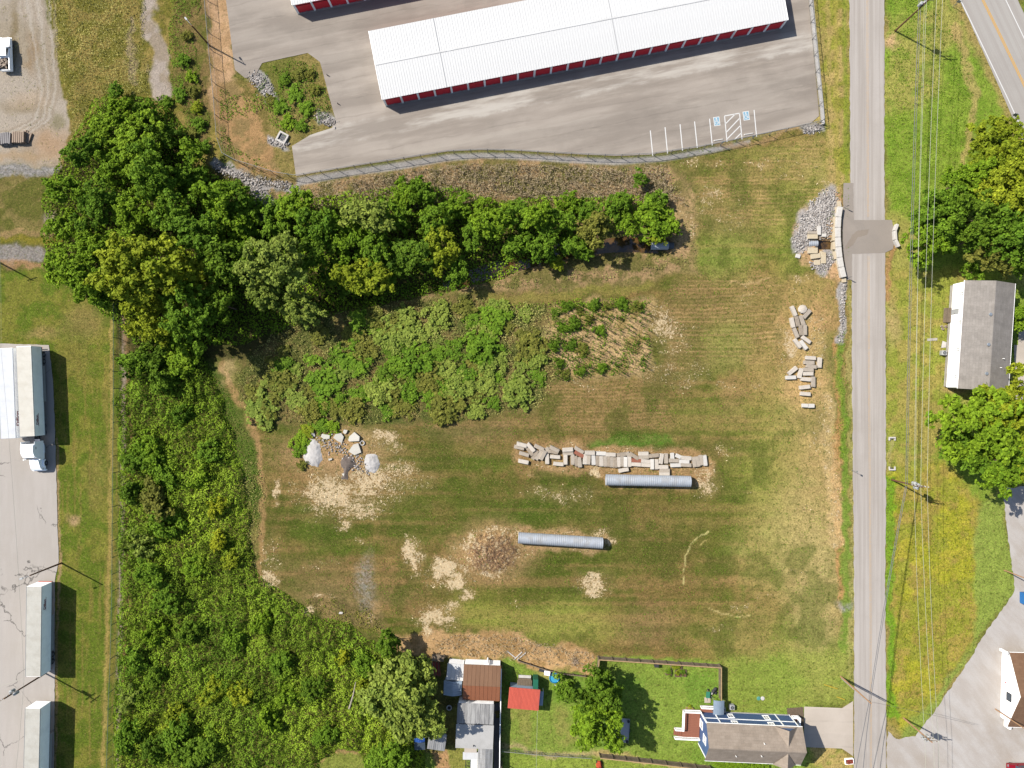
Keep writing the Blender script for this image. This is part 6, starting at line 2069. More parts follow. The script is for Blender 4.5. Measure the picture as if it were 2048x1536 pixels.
MB().rbox((-.08, 0, .55), (.3, 2.35, .45), .06).build('bumper', m_cabw, sem)
MB().rbox((-6.6, 0, 1.06), (1.2, 1.0, .12), .03).build('fifth_wheel', m_dark, sem)
MB().box((-5.3, .3, 1.2), (.7, .9, .35)).build('deck_plate', m_chrome, sem)
wheels(sem, [(x, s * 1.02) for x in (-1.3, -6.7, -7.95) for s in (-1, 1)])

# pickup with a load
pk = thing('pickup_truck', 'white pickup truck with junk in its bed at the left edge of the dirt yard', 'pickup', (*P(18, 113).xy, 0), R(92))
b = MB()
sideprism(b, [(-2.95, .45), (-2.95, 1.15), (-.75, 1.2), (-.7, 1.2), (1.2, 1.22), (2.6, 1.1), (2.9, .95), (2.95, .5)], .98, .93)
b.build('body', m_cabw, pk)
b = MB()
sideprism(b, [(-.72, 1.1), (-.66, 1.9), (.62, 1.92), (1.25, 1.15)], .9, .74)
b.build('cab', m_cabw, pk)
MB().add([(.655, -.74, 1.89), (.655, .74, 1.89), (1.255, .88, 1.22), (1.255, -.88, 1.22)], [(0, 3, 2, 1)]).build('windshield', m_glass, pk)
for s in (-1, 1):
    d = MB().box((.1, s * .965, .85), (1.3, .03, .7)).build('door', m_cabw, pk)
    MB().add([(-.6, s * .86, 1.25), (.95, s * .87, 1.25), (.55, s * .765, 1.82), (-.58, s * .765, 1.82)], [(0, 1, 2, 3) if s > 0 else (3, 2, 1, 0)]).build('side_window', m_glass, d)
    MB().box((-1.85, s * .91, 1.3), (2.1, .1, .22)).build('bed_rail', m_cabw, pk)
    MB().rbox((2.88, s * .7, .85), (.15, .35, .22), .03).build('headlight', m_chrome, pk)
    MB().box((.95, s * 1.08, 1.3), (.12, .2, .2)).build('mirror', m_dark, pk)
MB().box((-1.85, 0, 1.205), (2.05, 1.66, .03)).build('bed_floor', m_dark, pk)
b = MB()
for i in range(26):
    b.box((random.uniform(-2.7, -1.0), random.uniform(-.65, .65), 1.3 + random.uniform(0, .22)), (random.uniform(.15, .7), random.uniform(.08, .3), random.uniform(.08, .25)), random.uniform(0, 3))
b.build('bed_load', surf('mixed_scrap', A(190, 170, 150), .8, .5, 3, A(90, 70, 60), 2), pk)
MB().box((2.95, 0, .5), (.15, 1.9, .25)).build('bumper', m_chrome, pk)
wheels(pk, [(x, s * .86) for x in (1.95, -1.8) for s in (-1, 1)], .72)
MB().box((.1, .1, 1.935), (.35, .3, .02)).build('roof_hatch', m_glass, pk)

# red car, blue skip, orange mower
rc_ = thing('red_car', 'dark red car at the lower right corner on the gravel', 'car', (*P(2036, 1534).xy, .02), R(180))
b = MB()
sideprism(b, [(-2.4, .35), (-2.4, .95), (-1.6, 1.0), (1.0, 1.0), (2.2, .85), (2.4, .6), (2.4, .35)], .95, .9)
b.build('body', m_carred, rc_)
b = MB()
sideprism(b, [(-2.2, .95), (-1.75, 1.62), (.3, 1.66), (1.15, .98)], .88, .66)
b.build('cabin', m_carred, rc_)
MB().add([(.34, -.66, 1.63), (.34, .66, 1.63), (1.17, .86, 1.02), (1.17, -.86, 1.02)], [(0, 3, 2, 1)]).build('windshield', m_glass, rc_)
for s in (-1, 1):
    MB().add([(-1.9, s * .86, 1.08), (.9, s * .86, 1.08), (.25, s * .70, 1.58), (-1.7, s * .70, 1.58)], [(0, 1, 2, 3) if s > 0 else (3, 2, 1, 0)]).build('side_window', m_glass, rc_)
    MB().rbox((2.25, s * .65, .72), (.25, .4, .18), .04).build('headlight', m_chrome, rc_)
    MB().box((.8, s * 1.0, 1.05), (.15, .2, .14)).build('mirror', m_carred, rc_)
wheels(rc_, [(x, s * .82) for x in (1.5, -1.45) for s in (-1, 1)], .64)
sk = thing('blue_skip', 'bright blue metal skip at the right edge of the gravel', 'skip', (*P(2049, 1194).xy, .02), R(0))
m_skip = surf('blue_skip_paint', A(52, 132, 206), .5, .1, 2)
for x, y, sx, sy in ((0, .95, 1.9, .08), (0, -.95, 1.9, .08), (-.92, 0, .08, 1.8), (.92, 0, .08, 1.8)):
    MB().box((x, y, .7), (sx, sy, 1.2)).build('side', m_skip, sk)
MB().box((0, 0, .12), (1.8, 1.8, .1)).build('floor', m_skip, sk)
MB().box((0, .2, 1.34), (1.9, 1.5, .06), 0, 1, (R(6), 0)).build('lid', m_skip, sk)
mo = thing('lawn_tractor', 'small orange lawn tractor at the bottom edge by the fence gap', 'lawn mower', (*P(1198, 1530).xy, 0), R(95))
MB().rbox((.55, 0, .6), (.9, .55, .45), .08).build('hood', m_orange, mo)
MB().rbox((-.35, 0, .5), (.9, .7, .3), .06).build('rear_body', m_orange, mo)
MB().rbox((-.4, 0, .8), (.4, .42, .3), .06).build('seat', m_dark, mo)
MB().rbox((.1, 0, .25), (.8, 1.1, .18), .06).build('mower_deck', m_orange, mo)
MB().tube([(.05, 0, .7), (-.08, 0, .98)], .025, 6).disc((-.1, 0, 1.0), .18, 14, .14).build('steering_wheel', m_dark, mo)
wheels(mo, [(.75, .42), (.75, -.42)], .38)
wheels(mo, [(-.5, .5), (-.5, -.5)], .5)
mp = thing('mailbox_planter', 'white framed planter with red flowers at the road edge by the driveway', 'planter', G(1697, 1521), R(5))
for s in (-1, 1):
    MB().box((0, s * .45, .2), (1.5, .08, .4)).build('side_board', m_wtrim, mp)
    MB().box((s * .72, 0, .2), (.08, .8, .4)).build('end_board', m_wtrim, mp)
b = MB()
for i in range(60):
    x, y, z = random.uniform(-.6, .6), random.uniform(-.36, .36), random.uniform(.35, .6)
    b.box((x, y, z), (.12, .12, .03), random.uniform(0, 3), 1, (random.uniform(-.6, .6), random.uniform(-.6, .6)))
tag(b.build('flowers', surf('red_flowers', A(190, 40, 60), .7, .3, 4, A(110, 140, 50), 5), mp), kind='stuff')
MB().box((0, 0, .17), (1.36, .8, .3)).build('soil', m_pole, mp)

# timber bundles in the dirt yard
m_log = surf('sawn_logs', A(196, 172, 150), .9, .25, 2, A(160, 136, 116), 1.2, stretch=(.4, 2, 1))
m_logg = surf('grey_boards', A(178, 172, 170), .9, .2, 2, A(150, 142, 138), 1.2, stretch=(.4, 2, 1))
tbx = [(43, 277, 'brown', m_log, 88, 6, 3, 2.0), (14, 280, 'grey', m_logg, 90, 7, 3, 2.0), (56, 274, 'tilted brown', m_log, 70, 4, 1, 1.9)]
for i, (x, y, cn, mm, an_, nx, nz, l_) in enumerate(tbx):
    t = thing('timber_bundle', f'{cn} bundle of stacked timber at the bottom of the dirt yard', 'timber', (*P(x, y).xy, 0), R(an_), 'timber bundles')
    me = MB().rbox((0, 0, 0), (l_, .32, .30), .05).mesh('timber')
    for iz in range(nz):
        for ix in range(nx):
            o = link('timber', me, mm, t, (random.uniform(-.12, .12), (ix - (nx - 1) / 2) * .36, .18 + iz * .32))
            o.rotation_euler = (0, 0, R(random.uniform(-3, 3)))
# ------------------------------------------------------------------ foliage
LM = {'deep': leafmat('leaf_deep_green', (.044, .092, .009), (.125, .195, .014), .36),
      'mid': leafmat('leaf_mid_green', (.054, .116, .010), (.148, .236, .017), .36),
      'yellow': leafmat('leaf_yellow_green', (.100, .150, .010), (.255, .280, .018), .36),
      'bright': leafmat('leaf_bright_green', (.070, .142, .009), (.195, .282, .017), .36),
      'pale': leafmat('leaf_pale_green', (.098, .150, .022), (.235, .275, .048), .36),
      'olive': leafmat('leaf_olive', (.078, .096, .016), (.190, .180, .032), .36),
      'gold': leafmat('leaf_gold', (.15, .19, .012), (.32, .33, .018), .36),
      'dry': leafmat('leaf_dry', (.19, .150, .092), (.36, .285, .175), .15),
      'weed': leafmat('leaf_weed', (.070, .100, .016), (.310, .275, .090), .3, .45)}
m_bark = surf('bark', A(120, 100, 80), .95, .3, 3, A(90, 76, 60), 2)


def leaf_arrays(pos, nrm, size, rg, aspect=.62, fold=.18):
    """diamond leaves: four corners, slightly folded"""
    n = len(pos)
    a = rg.normal(size=(n, 3))
    u = np.cross(nrm, a)
    u /= np.linalg.norm(u, axis=1)[:, None] + 1e-9
    v = np.cross(nrm, u)
    s = size[:, None] * .5
    p0 = pos - u * s
    p2 = pos + u * s
    p1 = pos + v * s * aspect + nrm * s * fold
    p3 = pos - v * s * aspect + nrm * s * fold
    V = np.stack([p0, p1, p2, p3], 1).reshape(-1, 3)
    F = np.arange(4 * n).reshape(n, 4)
    return V, F


def foliage_mesh(name, pos, nrm, size, lv, lb, rg, aspect=.62):
    V, F = leaf_arrays(pos, nrm, size, rg, aspect)
    me = fast_mesh(name, V, F)
    set_attr(me, 'lv', np.repeat(lv, 4))
    set_attr(me, 'lb', np.repeat(lb, 4))
    return me


def unit(v):
    return v / (np.linalg.norm(v, axis=-1, keepdims=True) + 1e-9)


def crown_mesh(seed, n, leaf, lobes=34, flat=.8, lr=(.20, .36), name='crown', rag=1.0):
    """a crown of radius 1 made of many uneven leaf sprays with gaps between them"""
    rg = np.random.default_rng(seed)
    d = unit(rg.normal(size=(lobes * 4, 3)))
    d = d[d[:, 2] > -.35][:lobes]
    lobes = len(d)
    ang = np.arctan2(d[:, 1], d[:, 0])
    ph = rg.uniform(0, 6.28, 4)
    ragged = 1 + rag * (.20 * np.sin(2 * ang + ph[0]) + .15 * np.sin(3 * ang + ph[1]) + .10 * np.sin(5 * ang + ph[2]))
    rad = rg.uniform(.25, .86, lobes) ** .7 * ragged
    cen = d * rad[:, None] * np.array([1, 1, flat]) + rg.normal(0, .05, (lobes, 3))
    cen[:, 2] += rg.normal(0, .10, lobes)
    lrad = rg.uniform(*lr, lobes)
    # sprays: small clumps thrown out from each bough, flattened and drooping outwards
    sub = 12
    ax = np.repeat(rg.uniform(.55, 1.5, (lobes, 3)) * np.array([1, 1, .7]), sub, 0)
    sd = unit(rg.normal(size=(lobes * sub, 3)) + np.array([0, 0, .3]) + np.repeat(unit(cen), sub, 0) * .5)
    sc = np.repeat(cen, sub, 0) + sd * ax * np.repeat(lrad, sub)[:, None] * rg.uniform(.4, 1.25, (lobes * sub, 1))
    sw = np.repeat(lrad ** 2, sub) * rg.uniform(.4, 1.6, lobes * sub)
    ti = np.repeat(rg.uniform(0, 1, lobes), sub) * .45 + rg.uniform(0, .55, lobes * sub)
    pick = rg.choice(len(sc), n, p=sw / sw.sum())
    off = unit(rg.normal(size=(n, 3)))
    r_ = np.repeat(lrad, sub)[pick] * rg.uniform(.25, .55, len(sc))[pick]
    pos = sc[pick] + off * r_[:, None] * rg.uniform(.2, 1.1, (n, 1)) * np.array([1, 1, .65])
    nrm = unit(off * .35 + sd[pick] * .35 + rg.normal(size=(n, 3)) * .60 + np.array([0, 0, .65]))
    size = leaf * rg.uniform(.55, 1.45, n)
    lv = np.clip(ti[pick] * .8 + rg.uniform(0, .2, n), 0, 1)
    return foliage_mesh(name, pos, nrm, size, lv, rg.uniform(0, 1, n), rg)


CROWN = {'big': [crown_mesh(100 + i, *((11500, .100, 46, .8, (.16, .32)), (12500, .092, 70, .85, (.11, .24)), (12500, .085, 100, .75, (.09, .18)))[i % 3]) for i in range(9)],
         'mid': [crown_mesh(200 + i, *((5400, .14, 30, .8, (.18, .36)), (6000, .13, 48, .9, (.13, .28)), (6000, .12, 64, .8, (.11, .22)))[i % 3]) for i in range(9)],
         'round': [crown_mesh(400 + i, 12500, .095, 64, .85, (.16, .26), rag=.35) for i in range(3)],
         'small': [crown_mesh(300 + i, 2100, .20, 22, .8, (.22, .42)) for i in range(6)]}


def trunk_mesh(seed):
    rr = random.Random(seed)
    b = MB()
    b.tube([(0, 0, 0), (.01, .0, .35), (rr.uniform(-.03, .03), rr.uniform(-.03, .03), .72)], [.055, .04, .022], 7)
    for i in range(5):
        a = rr.uniform(0, 6.28)
        z = rr.uniform(.3, .55)
        l = rr.uniform(.22, .4)
        b.tube([(0, 0, z), (math.cos(a) * l * .5, math.sin(a) * l * .5, z + .12), (math.cos(a) * l, math.sin(a) * l, z + .28)], [.026, .018, .007], 5)
    return b.mesh('trunk')


TRUNK = [trunk_mesh(i) for i in range(4)]


def tree(px, py, rpx, h, kind, label, group=None, name='broadleaf_tree', form=None):
    """px py: where the middle of the crown shows"""
    zc = h * .66
    p = P(px, py, zc)
    rad = rpx / PPM * (1 - zc / CAM_H)
    z0 = gz(p.x, p.y) - .05
    t = thing(name, label, 'tree', (p.x, p.y, z0), random.uniform(0, 6.28), group)
    key = form or ('big' if rad > 4.0 else ('mid' if rad > 2.1 else 'small'))
    o = bpy.data.objects.new('crown', random.choice(CROWN[key]))
    COL.objects.link(o)
    o.parent = t
    if not o.data.materials:
        o.data.materials.append(LM['mid'])
    o.material_slots[0].link = 'OBJECT'
    o.material_slots[0].material = LM[kind]
    sz = max(rad * random.uniform(.7, 1.0), h * .34)
    o.scale = (rad * random.uniform(.86, 1.14), rad * random.uniform(.86, 1.14), sz)
    o.rotation_euler = (random.uniform(-.12, .12), random.uniform(-.12, .12), 0)
    o.location = (0, 0, h - sz * .78)
    k_ = link('trunk', random.choice(TRUNK), m_bark, t)
    k_.scale = (min(rad, h * .5), min(rad, h * .5), h)
    return t


KN = {'deep': 'dark green', 'mid': 'green', 'yellow': 'yellowish green', 'bright': 'bright green', 'pale': 'pale green', 'olive': 'olive green', 'gold': 'golden yellow'}


def grove(lst, fmt, group, name='broadleaf_tree', low=None):
    """label each tree by its tint and its place from the left among the trees of that tint"""
    cnt = {}
    for q in sorted(lst, key=lambda q: q[0]):
        cnt[q[4]] = cnt.get(q[4], 0) + 1
        if low and q[0] > low[0]:
            q = (q[0] + random.uniform(-9, 9), q[1] + random.uniform(-9, 9), q[2] * random.uniform(.72, 1.02), max(2.2, q[3] * random.uniform(low[1], low[2])), q[4])
        tree(q[0], q[1], q[2], q[3], q[4], fmt.format(tint=KN[q[4]], n=nth(cnt[q[4]])), group, name)


# the creek wood
grove([(245, 232, 46, 6, 'bright'), (300, 222, 34, 5, 'mid'), (205, 275, 42, 6, 'bright'), (275, 285, 52, 8, 'bright'), (330, 262, 34, 5, 'deep'), (165, 310, 40, 6, 'mid'), (222, 340, 56, 9, 'bright'), (135, 375, 46, 8, 'bright'), (300, 350, 56, 9, 'mid'),
       (365, 345, 40, 6, 'mid'), (190, 410, 58, 9, 'mid'), (265, 420, 60, 10, 'bright'), (345, 420, 58, 9, 'mid'), (140, 455, 50, 8, 'bright'), (425, 395, 46, 7, 'bright'), (120, 520, 42, 7, 'bright'), (205, 495, 60, 10, 'bright'), (170, 565, 46, 8, 'bright'), (395, 470, 60, 10, 'mid'),
       (455, 450, 50, 8, 'bright'), (500, 440, 42, 6, 'mid'), (290, 545, 78, 14, 'yellow'), (365, 560, 80, 14, 'yellow'), (305, 625, 64, 13, 'yellow'), (390, 630, 66, 13, 'mid'), (450, 540, 50, 10, 'deep'), (440, 610, 46, 9, 'deep'), (200, 590, 30, 5, 'mid'),
       (545, 450, 42, 7, 'mid'), (590, 425, 42, 6, 'bright'), (560, 535, 60, 13, 'pale'), (595, 615, 54, 12, 'pale'), (535, 590, 44, 11, 'pale'), (640, 450, 48, 8, 'mid'), (690, 470, 54, 9, 'bright'), (735, 435, 46, 8, 'pale'), (755, 485, 50, 9, 'mid'),
       (790, 430, 42, 7, 'mid'), (705, 560, 36, 7, 'yellow'), (750, 558, 36, 7, 'yellow'), (675, 545, 40, 7, 'deep'), (815, 395, 36, 6, 'bright'), (850, 380, 34, 6, 'mid'), (865, 440, 52, 9, 'mid'), (890, 500, 56, 9, 'yellow'), (925, 545, 34, 6, 'mid'), (915, 420, 34, 6, 'bright'),
       (960, 420, 36, 6, 'bright'), (985, 455, 44, 8, 'bright'), (1025, 425, 40, 7, 'mid'), (1035, 480, 40, 8, 'mid'), (1075, 435, 40, 7, 'bright'), (1085, 480, 36, 7, 'mid'), (1120, 450, 38, 7, 'mid'), (1130, 410, 30, 5, 'bright'), (1160, 480, 34, 6, 'mid'),
       (1170, 420, 30, 5, 'mid'), (1200, 455, 40, 7, 'olive'), (1235, 420, 32, 5, 'mid'), (1262, 452, 26, 5, 'bright'), (1300, 440, 40, 6, 'bright'), (1315, 402, 32, 5, 'mid'), (1322, 465, 26, 5, 'yellow'), (1282, 362, 18, 3, 'mid'), (1095, 512, 16, 3, 'mid'), (1115, 530, 14, 3, 'yellow'),
       (620, 520, 40, 7, 'deep'), (820, 520, 40, 7, 'deep'), (500, 510, 40, 7, 'mid'), (240, 190, 22, 3, 'mid'), (385, 300, 28, 4, 'bright'), (470, 385, 30, 5, 'mid'), (770, 545, 34, 6, 'mid'), (950, 480, 34, 6, 'mid')],
      'leafy {tint} tree in the creek wood, {n} of that tint from the left', 'trees of the creek wood', low=(0, .62, 1.15))
# hedge along the fence and the thicket
grove([(275, 735, 40, 7, 'mid'), (320, 755, 44, 7, 'deep'), (300, 705, 40, 6, 'deep'), (360, 710, 40, 6, 'bright'), (265, 915, 30, 5, 'mid'), (262, 985, 28, 5, 'deep'), (290, 900, 34, 5, 'bright'), (320, 950, 36, 6, 'mid'), (300, 1010, 36, 6, 'olive'), (268, 1085, 40, 6, 'pale'), (330, 1060, 34, 5, 'mid'),
       (290, 1150, 36, 6, 'mid'), (428, 1010, 24, 4, 'gold'), (440, 1090, 20, 3, 'gold'), (460, 1130, 22, 3, 'yellow'), (268, 1320, 32, 5, 'mid'), (262, 1400, 30, 5, 'pale'), (300, 1360, 34, 5, 'deep'), (482, 1397, 30, 5, 'gold'), (420, 1380, 36, 5, 'yellow'), (380, 1260, 34, 5, 'deep'), (330, 1210, 36, 5, 'mid'), (300, 1270, 34, 5, 'bright'),
       (255, 1480, 34, 5, 'mid'), (300, 1500, 36, 5, 'deep'), (350, 1470, 34, 5, 'mid'), (400, 1500, 38, 5, 'deep'), (560, 1330, 34, 4, 'mid'), (620, 1380, 34, 4, 'deep'), (540, 1440, 34, 4, 'bright'), (692, 1314, 14, 4, 'gold'), (730, 1330, 34, 5, 'mid'), (715, 1390, 30, 4, 'yellow'), (640, 1470, 30, 4, 'mid'), (570, 1390, 30, 4, 'bright'), (460, 1290, 30, 4, 'mid'),
       (520, 1250, 26, 3, 'bright'), (420, 900, 30, 3, 'mid'), (360, 830, 34, 4, 'mid'), (400, 950, 28, 4, 'bright'), (380, 1130, 32, 4, 'bright'), (340, 1440, 30, 4, 'yellow')],
      'small {tint} tree in the fenceside thicket, {n} of that tint from left', 'small trees of the fenceside thicket', low=(250, .42, .66))
grove([(775, 1284, 28, 6, 'deep')], 'round {tint} tree at the top corner of the fenceside thicket', None)
tree(802, 1392, 78, 11, 'pale', 'tall pale green tree overhanging the shed cluster', form='round')
tree(842, 1440, 44, 10, 'pale', 'pale green tree below the tall one left of the sheds')
tree(775, 1510, 40, 6, 'mid', 'green tree at the bottom edge left of the blue tarp')
tree(826, 1342, 32, 6, 'pale', 'pale green tree beside the red board stack')
tree(1190, 1385, 54, 9, 'deep', 'dark green tree on the garden lawn above the bright green one', form='round')
tree(1193, 1450, 56, 10, 'bright', 'bright green tree on the lawn beside the utility trailer', form='round')
tree(1126, 1375, 20, 3, 'mid', 'small round green bush beside the paddling pool', None, 'garden_bush')
# east of the road
grove([(1990, 270, 42, 6, 'yellow'), (1850, 490, 46, 8, 'bright'), (1890, 430, 54, 9, 'mid'), (1935, 360, 52, 9, 'bright'), (1950, 440, 60, 11, 'deep'), (2000, 380, 62, 12, 'yellow'), (2030, 310, 50, 9, 'yellow'), (2020, 470, 60, 12, 'mid'), (1885, 482, 38, 7, 'mid'), (1960, 330, 40, 7, 'yellow'), (1985, 498, 46, 8, 'olive'),
       (1860, 430, 34, 6, 'mid'), (2050, 400, 50, 11, 'gold'), (1952, 478, 34, 8, 'deep'), (2045, 530, 36, 8, 'deep')],
      'leafy {tint} tree beside the highway, {n} of that tint from the left', 'trees beside the highway')
grove([(1945, 545, 18, 3, 'mid')], 'round {tint} bush at the top corner of the manufactured home', None, 'garden_bush')
grove([(1962, 850, 78, 13, 'bright'), (2015, 810, 70, 12, 'yellow'), (1990, 920, 70, 12, 'bright'), (2040, 900, 60, 11, 'yellow'), (1922, 905, 46, 9, 'mid')], 'large {tint} tree below the manufactured home, {n} of that tint from the left', 'large trees below the manufactured home')
tree(2048, 634, 26, 5, 'bright', 'bright green tree at the right edge beside the manufactured home')


# ------------------------------------------------------------------ shrubs one can tell apart
def shrub(px, py, rpx, h, kind, label, group, name='shrub'):
    p = P(px, py, h * .6)
    rad = rpx / PPM
    o = bpy.data.objects.new(name, random.choice(CROWN['small']))
    COL.objects.link(o)
    if not o.data.materials:
        o.data.materials.append(LM['mid'])
    o.material_slots[0].link = 'OBJECT'
    o.material_slots[0].material = LM[kind]
    o.scale = (rad, rad, h * .62)
    o.location = (p.x, p.y, gz(p.x, p.y) + h * .36)
    o.rotation_euler = (0, 0, random.uniform(0, 6.28))
    return tag(o, label, 'shrub', group)


rs_ = random.Random(5)
MIDP = [(500, 760), (560, 690), (650, 660), (760, 615), (900, 600), (1060, 612), (1110, 640), (1090, 700), (1080, 790), (960, 825), (820, 838), (640, 838), (530, 838), (500, 800)]


def scatter(poly, n, rmin, rr):
    xs, ys = [p[0] for p in poly], [p[1] for p in poly]
    out = []
    for _ in range(n * 60):
        if len(out) >= n:
            break
        x, y = rr.uniform(min(xs), max(xs)), rr.uniform(min(ys), max(ys))
        if pdist(np.array([x]), np.array([y]), poly)[0] > 4 and all((x - a) ** 2 + (y - b_) ** 2 > rmin ** 2 for a, b_ in out):
            out.append((x, y))
    return out


sp = scatter(MIDP, 78, 21, rs_)
sp = [(985, 640), (855, 760), (920, 770), (790, 670), (760, 780), (650, 760), (1030, 785), (890, 810), (520, 820), (700, 720), (560, 760), (960, 700), (1060, 690), (830, 720)] + sp
big = 14
lst = []
for i, (x, y) in enumerate(sp):
    r_ = rs_.uniform(26, 36) if i < big else rs_.uniform(13, 24)
    lst.append((x, y, r_, r_ / PPM * rs_.uniform(.42, .72), rs_.choice(['mid', 'pale', 'pale', 'olive', 'deep', 'olive', 'mid', 'pale'])))
for i, (x, y, r_, h, kd) in enumerate(sorted(lst)):
    shrub(x, y, r_, h, kd, f'rounded {KN[kd]} shrub, {nth(i + 1)} from the left in the weedy patch above the field', 'shrubs of the weedy patch') if i < 99 else shrub(x, y, r_, h, kd, f'rounded shrub near the right end of the weedy patch, {nth(i - 98)} of the last', 'shrubs of the weedy patch')
for i, (x, y) in enumerate(sorted([(1112, 625), (1135, 612), (1160, 622), (1190, 610), (1125, 655), (1150, 648), (1108, 690), (1180, 640), (1215, 612), (1140, 690), (1120, 725), (1165, 700), (1245, 608), (1130, 748), (1200, 660), (1275, 612), (1205, 735), (1160, 742)])):
    shrub(x, y, rs_.uniform(8, 14), rs_.uniform(.7, 1.1), rs_.choice(['mid', 'olive', 'deep']), f'small shrub among the dry stalks, {nth(i + 1)} from the left', 'shrubs among the dry stalks')
for i, (x, y, r_, kd) in enumerate([(570, 160, 13, 'deep'), (598, 150, 14, 'olive'), (590, 188, 17, 'mid'), (560, 212, 15, 'mid'), (612, 216, 15, 'mid'), (630, 180, 12, 'olive'), (575, 243, 14, 'bright'), (602, 250, 12, 'mid'), (620, 148, 10, 'olive'), (540, 200, 11, 'olive')]):
    shrub(x, y, r_, .9, kd, f'weedy {KN[kd]} shrub on the storage lot island, {nth(i + 1)} counted from the top left', 'shrubs on the lot island')
for i, (x, y, r_, kd) in enumerate([(600, 880, 16, 'bright'), (598, 900, 14, 'mid'), (615, 862, 14, 'yellow'), (640, 852, 16, 'mid'), (665, 855, 14, 'bright'), (604, 930, 10, 'olive')]):
    shrub(x, y, r_, .8, kd, f'low {KN[kd]} shrub around the rubble heap, {nth(i + 1)} clockwise', 'shrubs round the rubble heap')
for i, (x, y, r_, kd) in enumerate([(366, 120, 13, 'mid'), (382, 152, 12, 'bright'), (358, 186, 15, 'mid'), (394, 214, 12, 'yellow'), (372, 70, 10, 'olive'), (398, 246, 14, 'mid'), (376, 268, 15, 'olive'), (408, 292, 13, 'mid'), (332, 204, 12, 'mid'), (386, 182, 11, 'olive')]):
    shrub(x, y, r_, 1.2, kd, f'roadside {KN[kd]} shrub left of the orange soil strip, {nth(i + 1)} listed from the top', 'shrubs beside the orange soil')
for i, (x, y) in enumerate([(1378, 1428), (1377, 1440), (1376, 1452), (1380, 1418)]):
    shrub(x, y, 6, .6, 'gold', f'yellow green planter shrub beside the navy house deck, {["second from top", "third from top", "lowest", "topmost"][i]}', 'planter shrubs by the deck')
pl_ = thing('deck_planter', 'long narrow planter box along the west side of the navy house deck', 'planter', (*P(1377.5, 1437).xy, 0), R(-2))
for s in (-1, 1):
    MB().box((s * .6, 0, .2), (.08, 4.2, .4)).build('side_board', m_woodtop, pl_)
    MB().box((0, s * 2.06, .2), (1.12, .08, .4)).build('end_board', m_woodtop, pl_)
MB().box((0, 0, .15), (1.1, 4.0, .3)).build('soil', m_pole, pl_)
for i, (x, y) in enumerate([(1440, 1530), (1455, 1532), (1470, 1531), (1490, 1533), (1510, 1534), (1530, 1535)]):
    shrub(x, y, 11, .8, 'bright', f'clipped green shrub in the row under the navy house, {nth(i + 1)} from the left', 'shrubs under the navy house')
for i, (x, y, r_) in enumerate([(1337, 1344, 6), (1352, 1333, 8), (1366, 1345, 6), (1355, 1346, 5)]):
    shrub(x, y, r_, .7, 'yellow' if i % 2 else 'mid', f'vegetable plants in the {["leftmost", "topmost", "rightmost", "lower middle"][i]} raised bed', 'raised bed plants', 'bed_plant')


# ------------------------------------------------------------------ ground cover nobody could count
def leaf_field(name, poly, dens, h0, hvar, size, m, seed, lump=2.6, edge=14, label=None, cat='undergrowth', cut=None, aspect=.62, tint=9.0, up=.35):
    rg = np.random.default_rng(seed)
    xs, ys = [p[0] for p in poly], [p[1] for p in poly]
    area = (max(xs) - min(xs)) * (max(ys) - min(ys)) / PPM ** 2
    n = int(area * dens)
    X, Y = rg.uniform(min(xs), max(xs), n), rg.uniform(min(ys), max(ys), n)
    x, y = (X - 1024) / PPM, -(Y - 768) / PPM
    d = pdist(X + (fbm(x, y, 3, seed, 3) - .5) * 24, Y + (fbm(x, y, 3, seed + 5, 3) - .5) * 24, poly)
    keep = d > 0
    if cut is not None:
        keep &= fbm(x, y, cut[0], seed + 31, 3) > cut[1]
    x, y, d = x[keep], y[keep], d[keep]
    n = len(x)

    def hf(a, b_):
        q = fbm(a, b_, lump, seed + 11, 4)
        s_ = np.abs(fbm(a, b_, lump * .8, seed + 17, 3) - .5) * 2
        return h0 + hvar * (q * 1.1 - .25) - hvar * .9 * np.clip(.22 - s_, 0, 1) * 2
    hh = np.maximum(hf(x, y), .08) * sstep(0, edge, d)
    e = .25
    gxx, gyy = (hf(x + e, y) - hf(x - e, y)) / (2 * e), (hf(x, y + e) - hf(x, y - e)) / (2 * e)
    layer = rg.uniform(0, 1, n) ** .5
    z = gzv(x, y) + hh * (.35 + .65 * layer) + .03
    nrm = unit(np.stack([-gxx, -gyy, np.full(n, .9)], 1) + rg.normal(size=(n, 3)) * .55)
    lv = np.clip(fbm(x, y, tint, seed + 23, 4) * 1.5 - .3 + rg.uniform(-.15, .25, n), 0, 1)
    lb = np.clip(rg.uniform(0, 1, n) * .5 + layer * .2 + (fbm(x, y, 4.5, seed + 57, 4) - .5) * 1.5 + .15, 0, 1)
    me = foliage_mesh(name, np.stack([x, y, z], 1), nrm, size * rg.uniform(.6, 1.4, n), lv, lb, rg, aspect)
    o = link(name, me, m)
    return tag(o, label, cat, None, 'stuff')


THK = [(232, 800), (330, 690), (400, 705), (430, 760), (470, 880), (490, 950), (500, 1060), (515, 1150), (600, 1205), (640, 1235), (700, 1245), (760, 1290), (820, 1320), (860, 1400), (850, 1540), (835, 1580), (745, 1580), (735, 1540), (720, 1505), (680, 1500), (640, 1520), (630, 1580), (224, 1580), (228, 1400), (240, 1200), (238, 1000)]
leaf_field('thicket_foliage', THK, 50, .5, 2.6, .29, leafmat('leaf_thicket', (.070, .145, .012), (.235, .318, .026), .38), 41, 2.9, 14, 'dense vine and shrub thicket between the chain-link fence and the field')
WOODP = [(190, 195), (330, 190), (400, 300), (430, 350), (560, 400), (700, 385), (820, 360), (900, 370), (1000, 395), (1200, 395), (1330, 380), (1340, 470), (1200, 470), (1000, 560), (800, 600), (640, 640), (480, 690), (270, 690), (180, 600), (90, 540), (85, 400), (130, 300)]
